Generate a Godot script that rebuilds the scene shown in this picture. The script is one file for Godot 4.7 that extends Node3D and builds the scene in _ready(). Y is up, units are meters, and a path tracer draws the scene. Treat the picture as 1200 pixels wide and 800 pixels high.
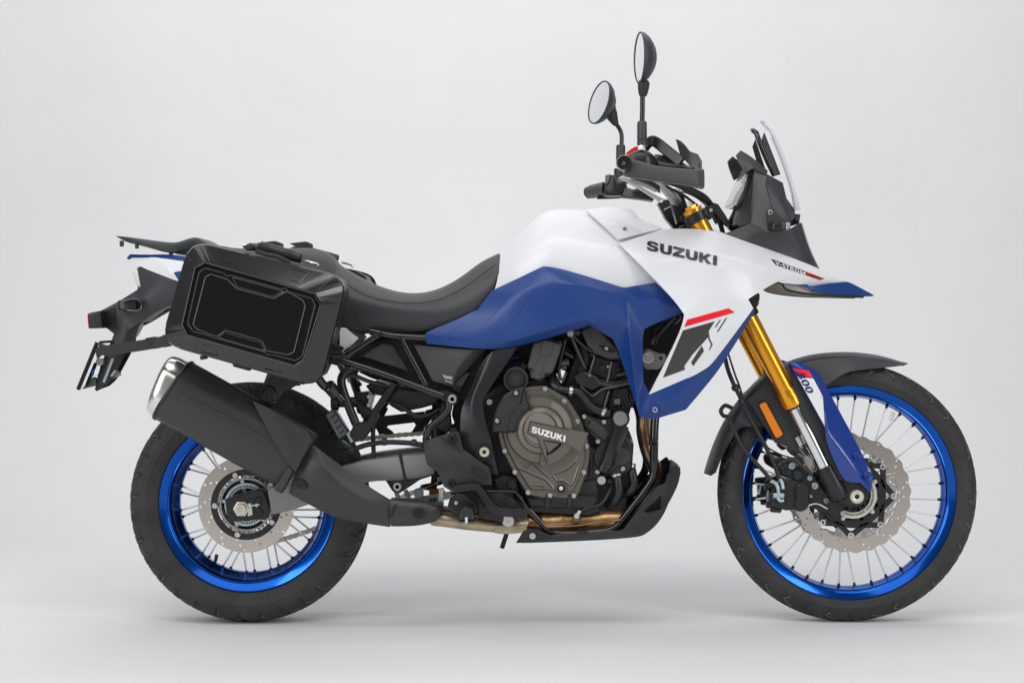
extends Node3D

const SCALE := 0.0023      # metres per photo pixel in the motorcycle's middle plane
const DIST := 4.4          # camera to middle plane
const EYE := 0.8211        # camera height
var side := 1.0            # -1 while the left-hand twin of a part is built
var M := {}
var bike: Node3D
var bolt_meshes := {}


func _ready() -> void:
	# --- camera -------------------------------------------------------------------------------
	var cam := Camera3D.new()
	cam.name = "camera"
	cam.projection = Camera3D.PROJECTION_FRUSTUM
	cam.near = 0.1
	cam.far = 40.0
	cam.size = 2.0 * (400.0 * SCALE) / DIST * cam.near
	cam.frustum_offset = Vector2(0.0, -30.0 * SCALE / DIST * cam.near)
	cam.position = Vector3(0, EYE, DIST)
	add_child(cam)
	cam.current = true
	# --- surroundings and exposure ------------------------------------------------------------
	var env := Environment.new()
	env.background_mode = Environment.BG_COLOR
	env.background_color = Color(0.21, 0.214, 0.226).linear_to_srgb()
	env.tonemap_mode = Environment.TONE_MAPPER_LINEAR
	env.tonemap_exposure = 1.03
	env.sdfgi_enabled = true
	env.ssao_enabled = true
	env.ssil_enabled = true
	var we := WorldEnvironment.new()
	we.name = "surroundings"
	we.environment = env
	add_child(we)
	# --- studio lamps -------------------------------------------------------------------------
	lamp("overhead_softbox", Vector3(-1.0, 3.4, 2.4), Vector3(0.1, 0.2, -0.2), Vector2(4.6, 2.6), 5.2, Color(1, 1, 0.995))
	lamp("overhead_strip", Vector3(-0.2, 2.9, 1.5), Vector3(0, 0.6, 0), Vector2(4.4, 0.28), 2.0, Color(1, 1, 0.995))
	lamp("left_softbox", Vector3(-3.5, 1.9, 3.6), Vector3(-0.3, 0.5, 0), Vector2(1.3, 2.8), 6.2, Color(1, 1, 0.995))
	lamp("right_softbox", Vector3(3.6, 1.9, 3.4), Vector3(0.4, 0.5, 0), Vector2(1.1, 2.8), 5.4, Color(1, 1, 0.995))
	lamp("backdrop_softbox", Vector3(0.2, 4.6, -0.4), Vector3(0.2, 2.6, -2.8), Vector2(7.0, 0.8), 6.2, Color(0.99, 0.995, 1))
	lamp("rear_softbox", Vector3(0.1, 3.5, -1.2), Vector3(0.05, 0.0, -0.5), Vector2(4.2, 0.9), 2.0, Color(1, 1, 0.995))
	materials()
	backdrop()
	bike = Node3D.new()
	bike.name = "motorcycle"
	bike.set_meta("label", "white and blue adventure motorcycle with gold front forks and blue spoked rims")
	bike.set_meta("category", "motorcycle")
	add_child(bike)
	rear_wheel()
	front_wheel()
	swingarm_and_chain()
	frame_tubes()
	engine()
	exhaust()
	foot_controls()
	front_fork()
	front_brake()
	fenders()
	tank_and_seat()
	blue_side_panels()
	front_fairing()
	cowl_and_screen()
	handlebar()
	mirrors()
	tail()
	side_case(1.0, "glossy black hard side case on the near side, facing the viewer")
	side_case(-1.0, "black side case on the far side, mostly hidden behind the seat")


func lamp(called: String, at: Vector3, to: Vector3, size: Vector2, energy: float, tint: Color) -> void:
	var l := AreaLight3D.new()
	l.name = called
	l.area_size = size
	l.light_energy = energy
	l.light_color = tint
	l.area_range = 20.0
	l.shadow_enabled = true
	add_child(l)
	l.look_at_from_position(at, to, Vector3.UP if absf((to - at).normalized().y) < 0.95 else Vector3.FORWARD)


# ---------------------------------------------------------------------------------- geometry kit
func v(x: float, y: float, z: float) -> Vector3:      # a place read off the photograph, at its real depth z
	var k := SCALE * (DIST - z) / DIST
	return Vector3((x - 600.0) * k, EYE + (370.0 - y) * k, z * side)


func px(n: float, z := 0.0) -> float:
	return n * SCALE * (DIST - z) / DIST


func vs(a: Array, z := 0.0) -> Array:                 # [[x, y(, z)], ...] to points
	var o := []
	for p in a:
		o.append(v(p[0], p[1], p[2] if p.size() > 2 else z))
	return o


class MB:
	var P := PackedVector3Array()
	var T := PackedInt32Array()
	var starts := []

	func solid(pts: Array, tris: Array) -> void:      # a closed piece, turned outside out
		var c := Vector3.ZERO
		for p in pts:
			c += p
		c /= maxi(pts.size(), 1)
		var vol := 0.0
		for i in range(0, tris.size(), 3):
			vol += (pts[tris[i]] - c).dot((pts[tris[i + 1]] - c).cross(pts[tris[i + 2]] - c))
		var base := P.size()
		starts.append([base, T.size()])
		for p in pts:
			P.append(p)
		for i in range(0, tris.size(), 3):
			T.append(base + tris[i])
			T.append(base + tris[i + (1 if vol > 0 else 2)])
			T.append(base + tris[i + (2 if vol > 0 else 1)])

	func mesh(angle := 38.0) -> ArrayMesh:
		var n := T.size() / 3
		var fn := PackedVector3Array()
		var fu := PackedVector3Array()
		fn.resize(n)
		fu.resize(n)
		var start := PackedInt32Array()
		start.resize(P.size() + 1)
		for i in n:
			var w := (P[T[3 * i + 1]] - P[T[3 * i]]).cross(P[T[3 * i + 2]] - P[T[3 * i]])
			fn[i] = w
			fu[i] = w / maxf(w.length(), 1e-14)
		for t in T:
			start[t + 1] += 1
		for i in P.size():
			start[i + 1] += start[i]
		var fill := start.duplicate()
		var adj := PackedInt32Array()
		adj.resize(T.size())
		for i in T.size():
			adj[fill[T[i]]] = i
			fill[T[i]] += 1
		var pos := PackedVector3Array()
		var nor := PackedVector3Array()
		pos.resize(T.size())
		nor.resize(T.size())
		var lim := cos(deg_to_rad(angle))
		var slot := [0, 2, 1]
		for vi in P.size():
			for a in range(start[vi], start[vi + 1]):
				var c: int = adj[a]
				var f := c / 3
				var s := fn[f]
				var u := fu[f]
				for b in range(start[vi], start[vi + 1]):
					var g: int = adj[b] / 3
					if g != f and u.dot(fu[g]) > lim:
						s += fn[g]
				var at: int = f * 3 + slot[c % 3]
				pos[at] = P[vi]
				nor[at] = s.normalized()
		var arr := []
		arr.resize(Mesh.ARRAY_MAX)
		arr[Mesh.ARRAY_VERTEX] = pos
		arr[Mesh.ARRAY_NORMAL] = nor
		var m := ArrayMesh.new()
		m.add_surface_from_arrays(Mesh.PRIMITIVE_TRIANGLES, arr)
		return m


func numbered(parent: Node, called: String) -> String:
	if not parent.has_node(called):
		return called
	var i := 1
	while parent.has_node("%s_%03d" % [called, i]):
		i += 1
	return "%s_%03d" % [called, i]


func put(parent: Node3D, called: String, m, mat: Material, angle := 38.0) -> MeshInstance3D:
	var o := MeshInstance3D.new()
	o.mesh = m.mesh(angle) if m is MB else m
	o.material_override = mat
	o.name = numbered(parent, called)
	parent.add_child(o, true)
	return o


func pieces(parent: Node3D, called: String, mb: MB, mat_: Material, angle := 38.0) -> void:      # every closed piece a part of its own
	for k in mb.starts.size():
		var last: bool = k == mb.starts.size() - 1
		var one := MB.new()
		var p0: int = mb.starts[k][0]
		one.P = mb.P.slice(p0, mb.P.size() if last else mb.starts[k + 1][0])
		for i in range(mb.starts[k][1], mb.T.size() if last else mb.starts[k + 1][1]):
			one.T.append(mb.T[i] - p0)
		put(parent, called, one, mat_, angle)


func group(parent: Node3D, called: String) -> Node3D:
	var o := Node3D.new()
	o.name = numbered(parent, called)
	parent.add_child(o, true)
	return o


func both(f: Callable) -> void:
	for s in [1.0, -1.0]:
		side = s
		f.call()
	side = 1.0


func ek(a: int, b: int) -> int:
	return mini(a, b) * 1000000 + maxi(a, b)


func subd(V0: Array, F0: Array, C0: Dictionary, levels: int, corner_deg := 24.0) -> Array:   # Catmull-Clark with soft creases
	var V := V0.duplicate()
	var F := F0
	var C := C0.duplicate()
	var K := {}
	for lv in levels:
		var E := {}
		var fp := []
		for fi in F.size():
			var f: Array = F[fi]
			var c := Vector3.ZERO
			for i in f.size():
				c += V[f[i]]
				var k := ek(f[i], f[(i + 1) % f.size()])
				if E.has(k):
					E[k][3] = fi
				else:
					E[k] = [f[i], f[(i + 1) % f.size()], fi, -1]
			fp.append(c / f.size())
		if lv == 0:
			var bn := {}
			for k in E:
				if E[k][3] < 0:
					for w in 2:
						if not bn.has(E[k][w]):
							bn[E[k][w]] = []
						bn[E[k][w]].append(E[k][1 - w])
			for vi in bn:
				if bn[vi].size() == 2 and (V[vi] - V[bn[vi][0]]).normalized().dot((V[bn[vi][1]] - V[vi]).normalized()) < cos(deg_to_rad(corner_deg)):
					K[vi] = true
		var n := V.size()
		var sf := []
		var sm := []
		var nf := []
		var ne := []
		var sc := []
		var ss := []
		var sp := []
		for i in n:
			sf.append(Vector3.ZERO)
			sm.append(Vector3.ZERO)
			sp.append(Vector3.ZERO)
			nf.append(0)
			ne.append(0)
			sc.append(0)
			ss.append(0.0)
		for fi in F.size():
			for i in F[fi]:
				sf[i] += fp[fi]
				nf[i] += 1
		var W := []
		W.resize(n)
		var ei := {}
		var C2 := {}
		for k in E:
			var e: Array = E[k]
			var mid: Vector3 = (V[e[0]] + V[e[1]]) * 0.5
			var s: float = 99.0 if e[3] < 0 else float(C.get(k, 0.0))
			var p := mid
			if s < 1.0:
				p = ((V[e[0]] + V[e[1]] + fp[e[2]] + fp[e[3]]) * 0.25).lerp(mid, s)
			ei[k] = W.size()
			W.append(p)
			for w in 2:
				sm[e[w]] += mid
				ne[e[w]] += 1
				if s > 0.0:
					sc[e[w]] += 1
					ss[e[w]] += minf(s, 1.0)
					sp[e[w]] += V[e[1 - w]]
				if s > 1.0 and e[3] >= 0:
					C2[ek(e[w], ei[k])] = s - 1.0
		for i in n:
			if nf[i] == 0:
				W[i] = V[i]
				continue
			var smooth: Vector3 = V[i]
			if ne[i] >= 3:
				smooth = (sf[i] / nf[i] + 2.0 * sm[i] / ne[i] + (ne[i] - 3.0) * V[i]) / ne[i]
			if K.has(i):
				W[i] = V[i]
			elif sc[i] == 2:
				W[i] = smooth.lerp((sp[i] + 6.0 * V[i]) / 8.0, ss[i] / 2.0)
			elif sc[i] > 2:
				W[i] = smooth.lerp(V[i], ss[i] / sc[i])
			else:
				W[i] = smooth
		var first := W.size()
		W.append_array(fp)
		var F2 := []
		for fi in F.size():
			var f: Array = F[fi]
			var m := f.size()
			for i in m:
				F2.append([f[i], ei[ek(f[i], f[(i + 1) % m])], first + fi, ei[ek(f[(i + m - 1) % m], f[i])]])
		V = W
		F = F2
		C = C2
	return [V, F]


func tris_of(F: Array) -> Array:
	var t := []
	for f in F:
		for i in range(1, f.size() - 1):
			t.append_array([f[0], f[i], f[i + 1]])
	return t


func shell(mb: MB, V: Array, F: Array, t: float, inside: Vector3) -> void:      # a sheet given thickness t away from its outer face
	var N := []
	var flow := 0.0
	for p in V:
		N.append(Vector3.ZERO)
	for f in F:
		var w: Vector3 = (V[f[2]] - V[f[0]]).cross(V[f[f.size() - 1]] - V[f[1]])
		flow += w.dot(V[f[0]] - inside)
		for i in f:
			N[i] += w
	var dir := -signf(flow) * t
	var pts := V.duplicate()
	for i in V.size():
		pts.append(V[i] + N[i].normalized() * dir)
	var n := V.size()
	var t2 := tris_of(F)
	var back := []
	for i in range(0, t2.size(), 3):
		back.append_array([n + t2[i], n + t2[i + 2], n + t2[i + 1]])
	var E := {}
	for f in F:
		for i in f.size():
			var a: int = f[i]
			var b: int = f[(i + 1) % f.size()]
			var k := ek(a, b)
			if E.has(k):
				E[k] = null
			else:
				E[k] = [a, b]
	t2.append_array(back)
	for k in E:
		if E[k]:
			var a: int = E[k][0]
			var b: int = E[k][1]
			t2.append_array([b, a, n + a, b, n + a, n + b])
	mb.solid(pts, t2)


func crease_map(C: Array) -> Dictionary:
	var d := {}
	for c in C:
		for i in range(0, c.size() - 2):
			d[ek(c[i], c[i + 1])] = float(c[c.size() - 1])
	return d


func panel(mb: MB, pts: Array, F: Array, C := [], t := 0.004, levels := 3, inside = null, corner := 24.0) -> Array:   # facing outwards (+z, or -z for the twin)
	var V := vs(pts)
	var G := []
	for f in F:
		var w := Vector3.ZERO
		for i in range(1, f.size() - 1):
			w += (V[f[i]] - V[f[0]]).cross(V[f[i + 1]] - V[f[0]])
		var g: Array = f.duplicate()
		if w.z * side < 0:
			g.reverse()
		G.append(g)
	var r := subd(V, G, crease_map(C), levels, corner)
	var c := Vector3.ZERO
	for p in V:
		c += p
	c /= V.size()
	shell(mb, r[0], r[1], t, inside if inside != null else Vector3(c.x, c.y, c.z - side * 0.5))
	return r


func grid(mb: MB, rows: Array, row_crease := {}, col_crease := {}, t := 0.004, levels := 2, inside = null, corner := 38.0, loop := false) -> Array:
	var V := []
	var nc: int = rows[0].size()
	for r in rows:
		V.append_array(r)
	var F := []
	var C := {}
	for i in rows.size() - 1:
		for j in (nc if loop else nc - 1):
			var j2 := (j + 1) % nc
			F.append([i * nc + j, i * nc + j2, (i + 1) * nc + j2, (i + 1) * nc + j])
	for i in row_crease:
		for j in (nc if loop else nc - 1):
			C[ek(i * nc + j, i * nc + (j + 1) % nc)] = float(row_crease[i])
	for j in col_crease:
		for i in rows.size() - 1:
			C[ek(i * nc + j, (i + 1) * nc + j)] = float(col_crease[j])
	var capped := t < 0.0
	if capped:                                     # a closed body: lids on both ends
		var a := []
		var b := []
		for j in nc:
			a.append(nc - 1 - j)
			b.append((rows.size() - 1) * nc + j)
		F.append(a)
		F.append(b)
		for j in nc:
			C[ek(j, (j + 1) % nc)] = maxf(C.get(ek(j, (j + 1) % nc), 0.0), 1.6)
			var k := ek(b[j], b[(j + 1) % nc])
			C[k] = maxf(C.get(k, 0.0), 1.6)
	var s := subd(V, F, C, levels, corner)
	if capped:
		mb.solid(s[0], tris_of(s[1]))
	else:
		var c := Vector3.ZERO
		for p in V:
			c += p
		c /= V.size()
		shell(mb, s[0], s[1], t, inside if inside != null else Vector3(c.x, c.y, 0))
	return s


func spline(path: Array, n: int, closed := false) -> Array:
	var o := []
	var m := path.size()
	if n <= 1 or m < 3:
		return path.duplicate()
	for i in (m if closed else m - 1):
		var a: Vector3 = path[(i - 1 + m) % m] if closed or i > 0 else path[0] * 2.0 - path[1]
		var b: Vector3 = path[i]
		var c: Vector3 = path[(i + 1) % m]
		var d: Vector3 = path[(i + 2) % m] if closed or i < m - 2 else path[m - 1] * 2.0 - path[m - 2]
		for k in n:
			o.append(b.cubic_interpolate(c, a, d, float(k) / n))
	if not closed:
		o.append(path[m - 1])
	return o


func sweep(mb: MB, path: Array, section: Array, scales = null, closed := false, up = null, bevel := 0.0) -> void:   # section: Vector2 list; path: points
	var pts := []
	var n := section.size()
	var m := path.size()
	var tangents := []
	for i in m:
		var a: Vector3 = path[(i - 1 + m) % m] if closed or i > 0 else path[i]
		var b: Vector3 = path[(i + 1) % m] if closed or i < m - 1 else path[i]
		tangents.append((b - a).normalized())
	var nrm: Vector3 = up if up != null else (Vector3.UP if absf(tangents[0].y) < 0.9 else Vector3.RIGHT)
	var rings := []
	for i in m:
		nrm = up if up != null else nrm
		nrm = (nrm - tangents[i] * nrm.dot(tangents[i])).normalized()
		var bi: Vector3 = tangents[i].cross(nrm)
		var sc = 1.0 if scales == null else scales[i * (scales.size() - 1) / maxi(m - 1, 1)] if scales.size() != m else scales[i]
		rings.append([path[i], bi, nrm, sc])
	if bevel > 0.0 and not closed:
		var big := 0.0
		for q in section:
			big = maxf(big, q.length())
		var r0: Array = rings[0].duplicate()
		var r1: Array = rings[m - 1].duplicate()
		var f := 1.0 - bevel / big
		r0[3] = r0[3] * f
		r1[3] = r1[3] * f
		rings[0][0] = path[0] + tangents[0] * bevel
		rings[m - 1][0] = path[m - 1] - tangents[m - 1] * bevel
		rings.push_front(r0)
		rings.append(r1)
	for r in rings:
		for q in section:
			pts.append(r[0] + (r[1] * q.x + r[2] * q.y) * r[3])
	var t := []
	var rc := rings.size()
	for i in (rc if closed else rc - 1):
		var i2 := (i + 1) % rc
		for j in n:
			var j2 := (j + 1) % n
			t.append_array([i * n + j, i * n + j2, i2 * n + j2, i * n + j, i2 * n + j2, i2 * n + j])
	if not closed:
		for j in range(1, n - 1):
			t.append_array([0, j + 1, j, (rc - 1) * n, (rc - 1) * n + j, (rc - 1) * n + j + 1])
	mb.solid(pts, t)


func circle(r: float, n: int, sx := 1.0) -> Array:
	var o := []
	for i in n:
		o.append(Vector2(cos(TAU * i / n) * sx, sin(TAU * i / n)) * r)
	return o


func rect(w: float, h: float, b: float) -> Array:     # full width and height, corners cut by b
	w *= 0.5
	h *= 0.5
	return [Vector2(w - b, h), Vector2(b - w, h), Vector2(-w, h - b), Vector2(-w, b - h), Vector2(b - w, -h), Vector2(w - b, -h), Vector2(w, b - h), Vector2(w, h - b)]


func tube(mb: MB, path: Array, r: float, smooth := 5, seg := 12, closed := false, scales = null, bevel := 0.0) -> void:
	sweep(mb, spline(path, smooth, closed), circle(r, seg), scales, closed, null, bevel if bevel > 0.0 else (0.0 if closed else r * 0.18))


func bar(mb: MB, a: Vector3, b: Vector3, w: float, h: float, bevel := 0.002, up = null) -> void:   # w across, h along up
	sweep(mb, [a, b], rect(w, h, bevel), null, false, up if up != null else Vector3.BACK, bevel)


func lathe(mb: MB, at: Vector3, axis: Vector3, profile: Array, seg := 32, closed := false) -> void:   # profile: [radius, height along axis]
	axis = axis.normalized()
	var x := (Vector3.UP if absf(axis.y) < 0.9 else Vector3.RIGHT).cross(axis).normalized()
	var y := axis.cross(x)
	var pts := []
	var idx := []
	for p in profile:
		if p[0] < 1e-6:
			idx.append([pts.size(), true])
			pts.append(at + axis * p[1])
		else:
			idx.append([pts.size(), false])
			for i in seg:
				pts.append(at + (x * cos(TAU * i / seg) + y * sin(TAU * i / seg)) * p[0] + axis * p[1])
	var t := []
	for k in (idx.size() if closed else idx.size() - 1):
		var a: Array = idx[k]
		var b: Array = idx[(k + 1) % idx.size()]
		for i in seg:
			var j := (i + 1) % seg
			if a[1] and b[1]:
				continue
			elif a[1]:
				t.append_array([a[0], b[0] + j, b[0] + i])
			elif b[1]:
				t.append_array([a[0] + i, a[0] + j, b[0]])
			else:
				t.append_array([a[0] + i, a[0] + j, b[0] + j, a[0] + i, b[0] + j, b[0] + i])
	mb.solid(pts, t)


func cyl(mb: MB, a: Vector3, b: Vector3, r: float, r2 := -1.0, seg := 20, bev := 0.15) -> void:
	var h := a.distance_to(b)
	if r2 < 0.0:
		r2 = r
	var e := minf(minf(r, r2) * bev, h * 0.4)
	lathe(mb, a, b - a, [[0, 0], [r - e, 0], [r, e], [r2, h - e], [r2 - e, h], [0, h]], seg)


func disc_z(mb: MB, x: float, y: float, z0: float, z1: float, r: float, seg := 28, bev := 0.12) -> void:   # round boss pointing at the viewer, r in pixels
	cyl(mb, flat(v(x, y, z1), z0), v(x, y, z1), px(r, z1), -1.0, seg, bev)


func flat(p: Vector3, z: float) -> Vector3:
	return Vector3(p.x, p.y, z * side)


func rounded(p: Array, r: float, n := 3) -> PackedVector2Array:      # polygon with its corners rounded by r (metres)
	var o := PackedVector2Array()
	var m := p.size()
	for i in m:
		var b: Vector2 = p[i]
		var a: Vector2 = p[(i + m - 1) % m]
		var c: Vector2 = p[(i + 1) % m]
		var l := minf(r, minf(a.distance_to(b), c.distance_to(b)) * 0.45)
		if l < 1e-5:
			o.append(b)
			continue
		var s := b + (a - b).normalized() * l
		var e := b + (c - b).normalized() * l
		for k in n + 1:
			var t := float(k) / n
			o.append(s.lerp(b, t).lerp(b.lerp(e, t), t))
	return o


func inset(p: PackedVector2Array, d: float) -> PackedVector2Array:
	var o := PackedVector2Array()
	var m := p.size()
	var area := 0.0
	for i in m:
		area += p[i].cross(p[(i + 1) % m])
	for i in m:
		var e1 := (p[i] - p[(i + m - 1) % m]).normalized()
		var e2 := (p[(i + 1) % m] - p[i]).normalized()
		var n1 := Vector2(-e1.y, e1.x) * signf(area)
		var n2 := Vector2(-e2.y, e2.x) * signf(area)
		var b := (n1 + n2)
		b /= maxf(b.length_squared() * 0.5, 0.35)
		o.append(p[i] + b * d)
	return o


func plate(mb: MB, pts: Array, z0: float, z1: float, bevel := 0.002, round_px := 0.0, dome := 0.0) -> void:   # photo outline [[x, y], ...] with its near face at z1
	var w := []
	for p in pts:
		var q := v(p[0], p[1], z1)
		w.append(Vector2(q.x, q.y))
	extrude(mb, rounded(w, px(round_px, z1)) if round_px > 0.0 else PackedVector2Array(w), z0 * side, z1 * side, bevel)


func extrude(mb: MB, o: PackedVector2Array, z0: float, z1: float, bevel: float, xf := Transform3D()) -> void:
	var s := signf(z1 - z0)
	var inn := inset(o, bevel)
	var n := o.size()
	var pts := []
	for q in inn:
		pts.append(xf * Vector3(q.x, q.y, z1))
	for q in o:
		pts.append(xf * Vector3(q.x, q.y, z1 - s * bevel))
	for q in o:
		pts.append(xf * Vector3(q.x, q.y, z0))
	var tri := Geometry2D.triangulate_polygon(inn)
	if tri.is_empty():
		tri = Geometry2D.triangulate_polygon(o)
	var area := 0.0
	for i in n:
		area += o[i].cross(o[(i + 1) % n])
	var t := []
	for i in range(0, tri.size(), 3):
		var a := tri[i]
		var b := tri[i + 1]
		var c := tri[i + 2]
		if ((o[b] - o[a]).cross(o[c] - o[a]) > 0.0) != (area > 0.0):
			b = tri[i + 2]
			c = tri[i + 1]
		t.append_array([a, b, c, 2 * n + a, 2 * n + c, 2 * n + b])
	for k in 2:
		for i in n:
			var j := (i + 1) % n
			t.append_array([k * n + j, k * n + i, k * n + n + i, k * n + j, k * n + n + i, k * n + n + j])
	mb.solid(pts, t)


func slab(mb: MB, pts: Array, t: float, bevel := 0.0015, up = null) -> void:      # a flat polygon of points in space, thickened to both sides by t / 2
	var w := Vector3.ZERO
	for i in range(1, pts.size() - 1):
		w += (pts[i] - pts[0]).cross(pts[i + 1] - pts[0])
	w = w.normalized()
	var x: Vector3 = (pts[1] - pts[0])
	x = (x - w * x.dot(w)).normalized()
	var xf := Transform3D(Basis(x, w.cross(x), w), pts[0])
	var inv := xf.affine_inverse()
	var o := PackedVector2Array()
	for p in pts:
		var q: Vector3 = inv * p
		o.append(Vector2(q.x, q.y))
	extrude(mb, o, -t * 0.5, t * 0.5, bevel, xf)


func bolt(parent: Node3D, x: float, y: float, z: float, r: float, mat: Material, called := "bolt", stem := 0.006) -> void:   # socket-head bolt facing the viewer, r in pixels
	var m := px(r, z)
	var key := "%.4f/%.3f" % [m, stem]
	if not bolt_meshes.has(key):
		var mb := MB.new()
		lathe(mb, Vector3.ZERO, Vector3.BACK, [[0, 0], [m, 0], [m, stem - m * 0.22], [m * 0.82, stem], [m * 0.5, stem], [m * 0.42, stem - m * 0.12], [m * 0.38, stem - m * 0.6], [0, stem - m * 0.6]], 14)
		bolt_meshes[key] = mb.mesh(30)
	var o := put(parent, called, bolt_meshes[key], mat)
	o.position = v(x, y, z)
	if side < 0:
		o.rotation.y = PI


# letters and flat marks laid onto a surface ------------------------------------------------------
func depth_at(srf: Array, x: float, y: float, fallback: float) -> float:      # near-most z of a subdivided sheet at world x, y
	var best := -1e9
	for f in srf[1]:
		for i in range(1, f.size() - 1):
			var a: Vector3 = srf[0][f[0]]
			var b: Vector3 = srf[0][f[i]]
			var c: Vector3 = srf[0][f[i + 1]]
			if x < minf(a.x, minf(b.x, c.x)) - 1e-6 or x > maxf(a.x, maxf(b.x, c.x)) + 1e-6:
				continue
			var d := (b.x - a.x) * (c.y - a.y) - (c.x - a.x) * (b.y - a.y)
			if absf(d) < 1e-12:
				continue
			var s := ((x - a.x) * (c.y - a.y) - (c.x - a.x) * (y - a.y)) / d
			var t := ((b.x - a.x) * (y - a.y) - (x - a.x) * (b.y - a.y)) / d
			if s > -0.02 and t > -0.02 and s + t < 1.02:
				best = maxf(best, a.z + s * (b.z - a.z) + t * (c.z - a.z))
	return best if best > -1e8 else fallback


func on_surface(srf: Array, x: float, y: float, z: float) -> Vector3:
	for i in 3:
		var q := v(x, y, z)
		z = depth_at(srf, q.x, q.y, z)
	return v(x, y, z)


func decal(mb: MB, poly: Array, srf: Array, z: float, lift := 0.0007, step := 7.0) -> void:   # thin film over the sheet; poly: Vector2 pixels
	var o := PackedVector2Array(poly)
	var tri := Geometry2D.triangulate_polygon(o)
	var todo := []
	for i in range(0, tri.size(), 3):
		todo.append([o[tri[i]], o[tri[i + 1]], o[tri[i + 2]]])
	decal_tris(mb, todo, srf, z, lift, step)


func decal_tris(mb: MB, todo: Array, srf: Array, z: float, lift: float, step: float) -> void:
	var seen := {}
	while todo.size():
		var t: Array = todo.pop_back()
		var far := 0
		for i in 3:
			if t[i].distance_to(t[(i + 1) % 3]) > t[far].distance_to(t[(far + 1) % 3]):
				far = i
		var a: Vector2 = t[far]
		var b: Vector2 = t[(far + 1) % 3]
		var c: Vector2 = t[(far + 2) % 3]
		if a.distance_to(b) > step:
			todo.append([a, (a + b) * 0.5, c])
			todo.append([(a + b) * 0.5, b, c])
			continue
		var base := mb.P.size()
		var w := []
		for q in t:
			if not seen.has(q):
				seen[q] = on_surface(srf, q.x, q.y, z)
			w.append(seen[q])
		var n: Vector3 = (w[1] - w[0]).cross(w[2] - w[0])
		if n.z < 0:
			w = [w[0], w[2], w[1]]
		for q in w:
			mb.P.append(q + Vector3(0, 0, lift))
		mb.T.append_array(PackedInt32Array([base, base + 1, base + 2]))


func logo_word() -> Array:      # the maker's six letters on the tank as outlines in a 10 x 10 box each: [polygon, left edge]
	var S := [[10, 3.1], [7, 3.1], [6.5, 2.2], [3.7, 2.2], [3.2, 2.9], [3.8, 3.6], [7.5, 4.2], [9.5, 5.2], [10, 6.8], [9.3, 9], [7, 10], [3, 10], [0.7, 9], [0, 6.9], [3, 6.9], [3.5, 7.8], [6.4, 7.8], [6.9, 7.1], [6.3, 6.4], [2.6, 5.7], [0.6, 4.7], [0.2, 3.2], [0.9, 1], [3, 0], [7, 0], [9.2, 1]]
	var U := [[0, 0], [3.2, 0], [3.2, 6.8], [3.9, 7.6], [6.1, 7.6], [6.8, 6.8], [6.8, 0], [10, 0], [10, 7], [9, 9.2], [7, 10], [3, 10], [1, 9.2], [0, 7]]
	var Z := [[0.2, 0], [9.8, 0], [9.8, 2.2], [4.4, 7.5], [10, 7.5], [10, 10], [0, 10], [0, 7.8], [5.4, 2.5], [0.2, 2.5]]
	var K := [[0, 0], [3.2, 0], [3.2, 3.8], [6.4, 0], [10.2, 0], [6, 4.7], [10.6, 10], [6.8, 10], [3.8, 6.2], [3.2, 6.8], [3.2, 10], [0, 10]]
	var I := [[0, 0], [3.3, 0], [3.3, 10], [0, 10]]
	return [[S, 0.0], [U, 11.2], [Z, 22.0], [U, 33.0], [K, 44.2], [I, 56.0]]


# ------------------------------------------------------------------------------------- materials
func noise_tex(seed_: int, freq: float, oct: int, normal := false, bump := 4.0, ramp: Gradient = null, size := 512, kind := FastNoiseLite.TYPE_SIMPLEX_SMOOTH) -> NoiseTexture2D:
	var n := FastNoiseLite.new()
	n.seed = seed_
	n.noise_type = kind
	n.frequency = freq
	n.fractal_octaves = oct
	var t := NoiseTexture2D.new()
	t.width = size
	t.height = size
	t.seamless = true
	t.noise = n
	t.as_normal_map = normal
	t.bump_strength = bump
	if ramp:
		t.color_ramp = ramp
	return t


func ramp(stops: Array) -> Gradient:
	var g := Gradient.new()
	var o := PackedFloat32Array()
	var c := PackedColorArray()
	for s in stops:
		o.append(s[0])
		c.append(Color(s[1], s[2], s[3]).linear_to_srgb())
	g.offsets = o
	g.colors = c
	return g


func mat(called: String, r: float, g: float, b: float, rough: float, metal := 0.0) -> StandardMaterial3D:   # linear base colour
	var m := StandardMaterial3D.new()
	m.resource_name = called
	m.albedo_color = Color(r, g, b).linear_to_srgb()
	m.roughness = rough
	m.metallic = metal
	M[called] = m
	return m


func grain(m: StandardMaterial3D, t: Texture2D, scale: float, strength: float) -> void:
	m.normal_enabled = true
	m.normal_texture = t
	m.normal_scale = strength
	m.uv1_triplanar = true
	m.uv1_scale = Vector3.ONE * scale


func tint(m: StandardMaterial3D, t: Texture2D, scale := 0.0) -> void:
	m.albedo_texture = t
	m.albedo_color = Color.WHITE
	m.uv1_triplanar = true
	if scale > 0.0:
		m.uv1_scale = Vector3.ONE * scale


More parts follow.
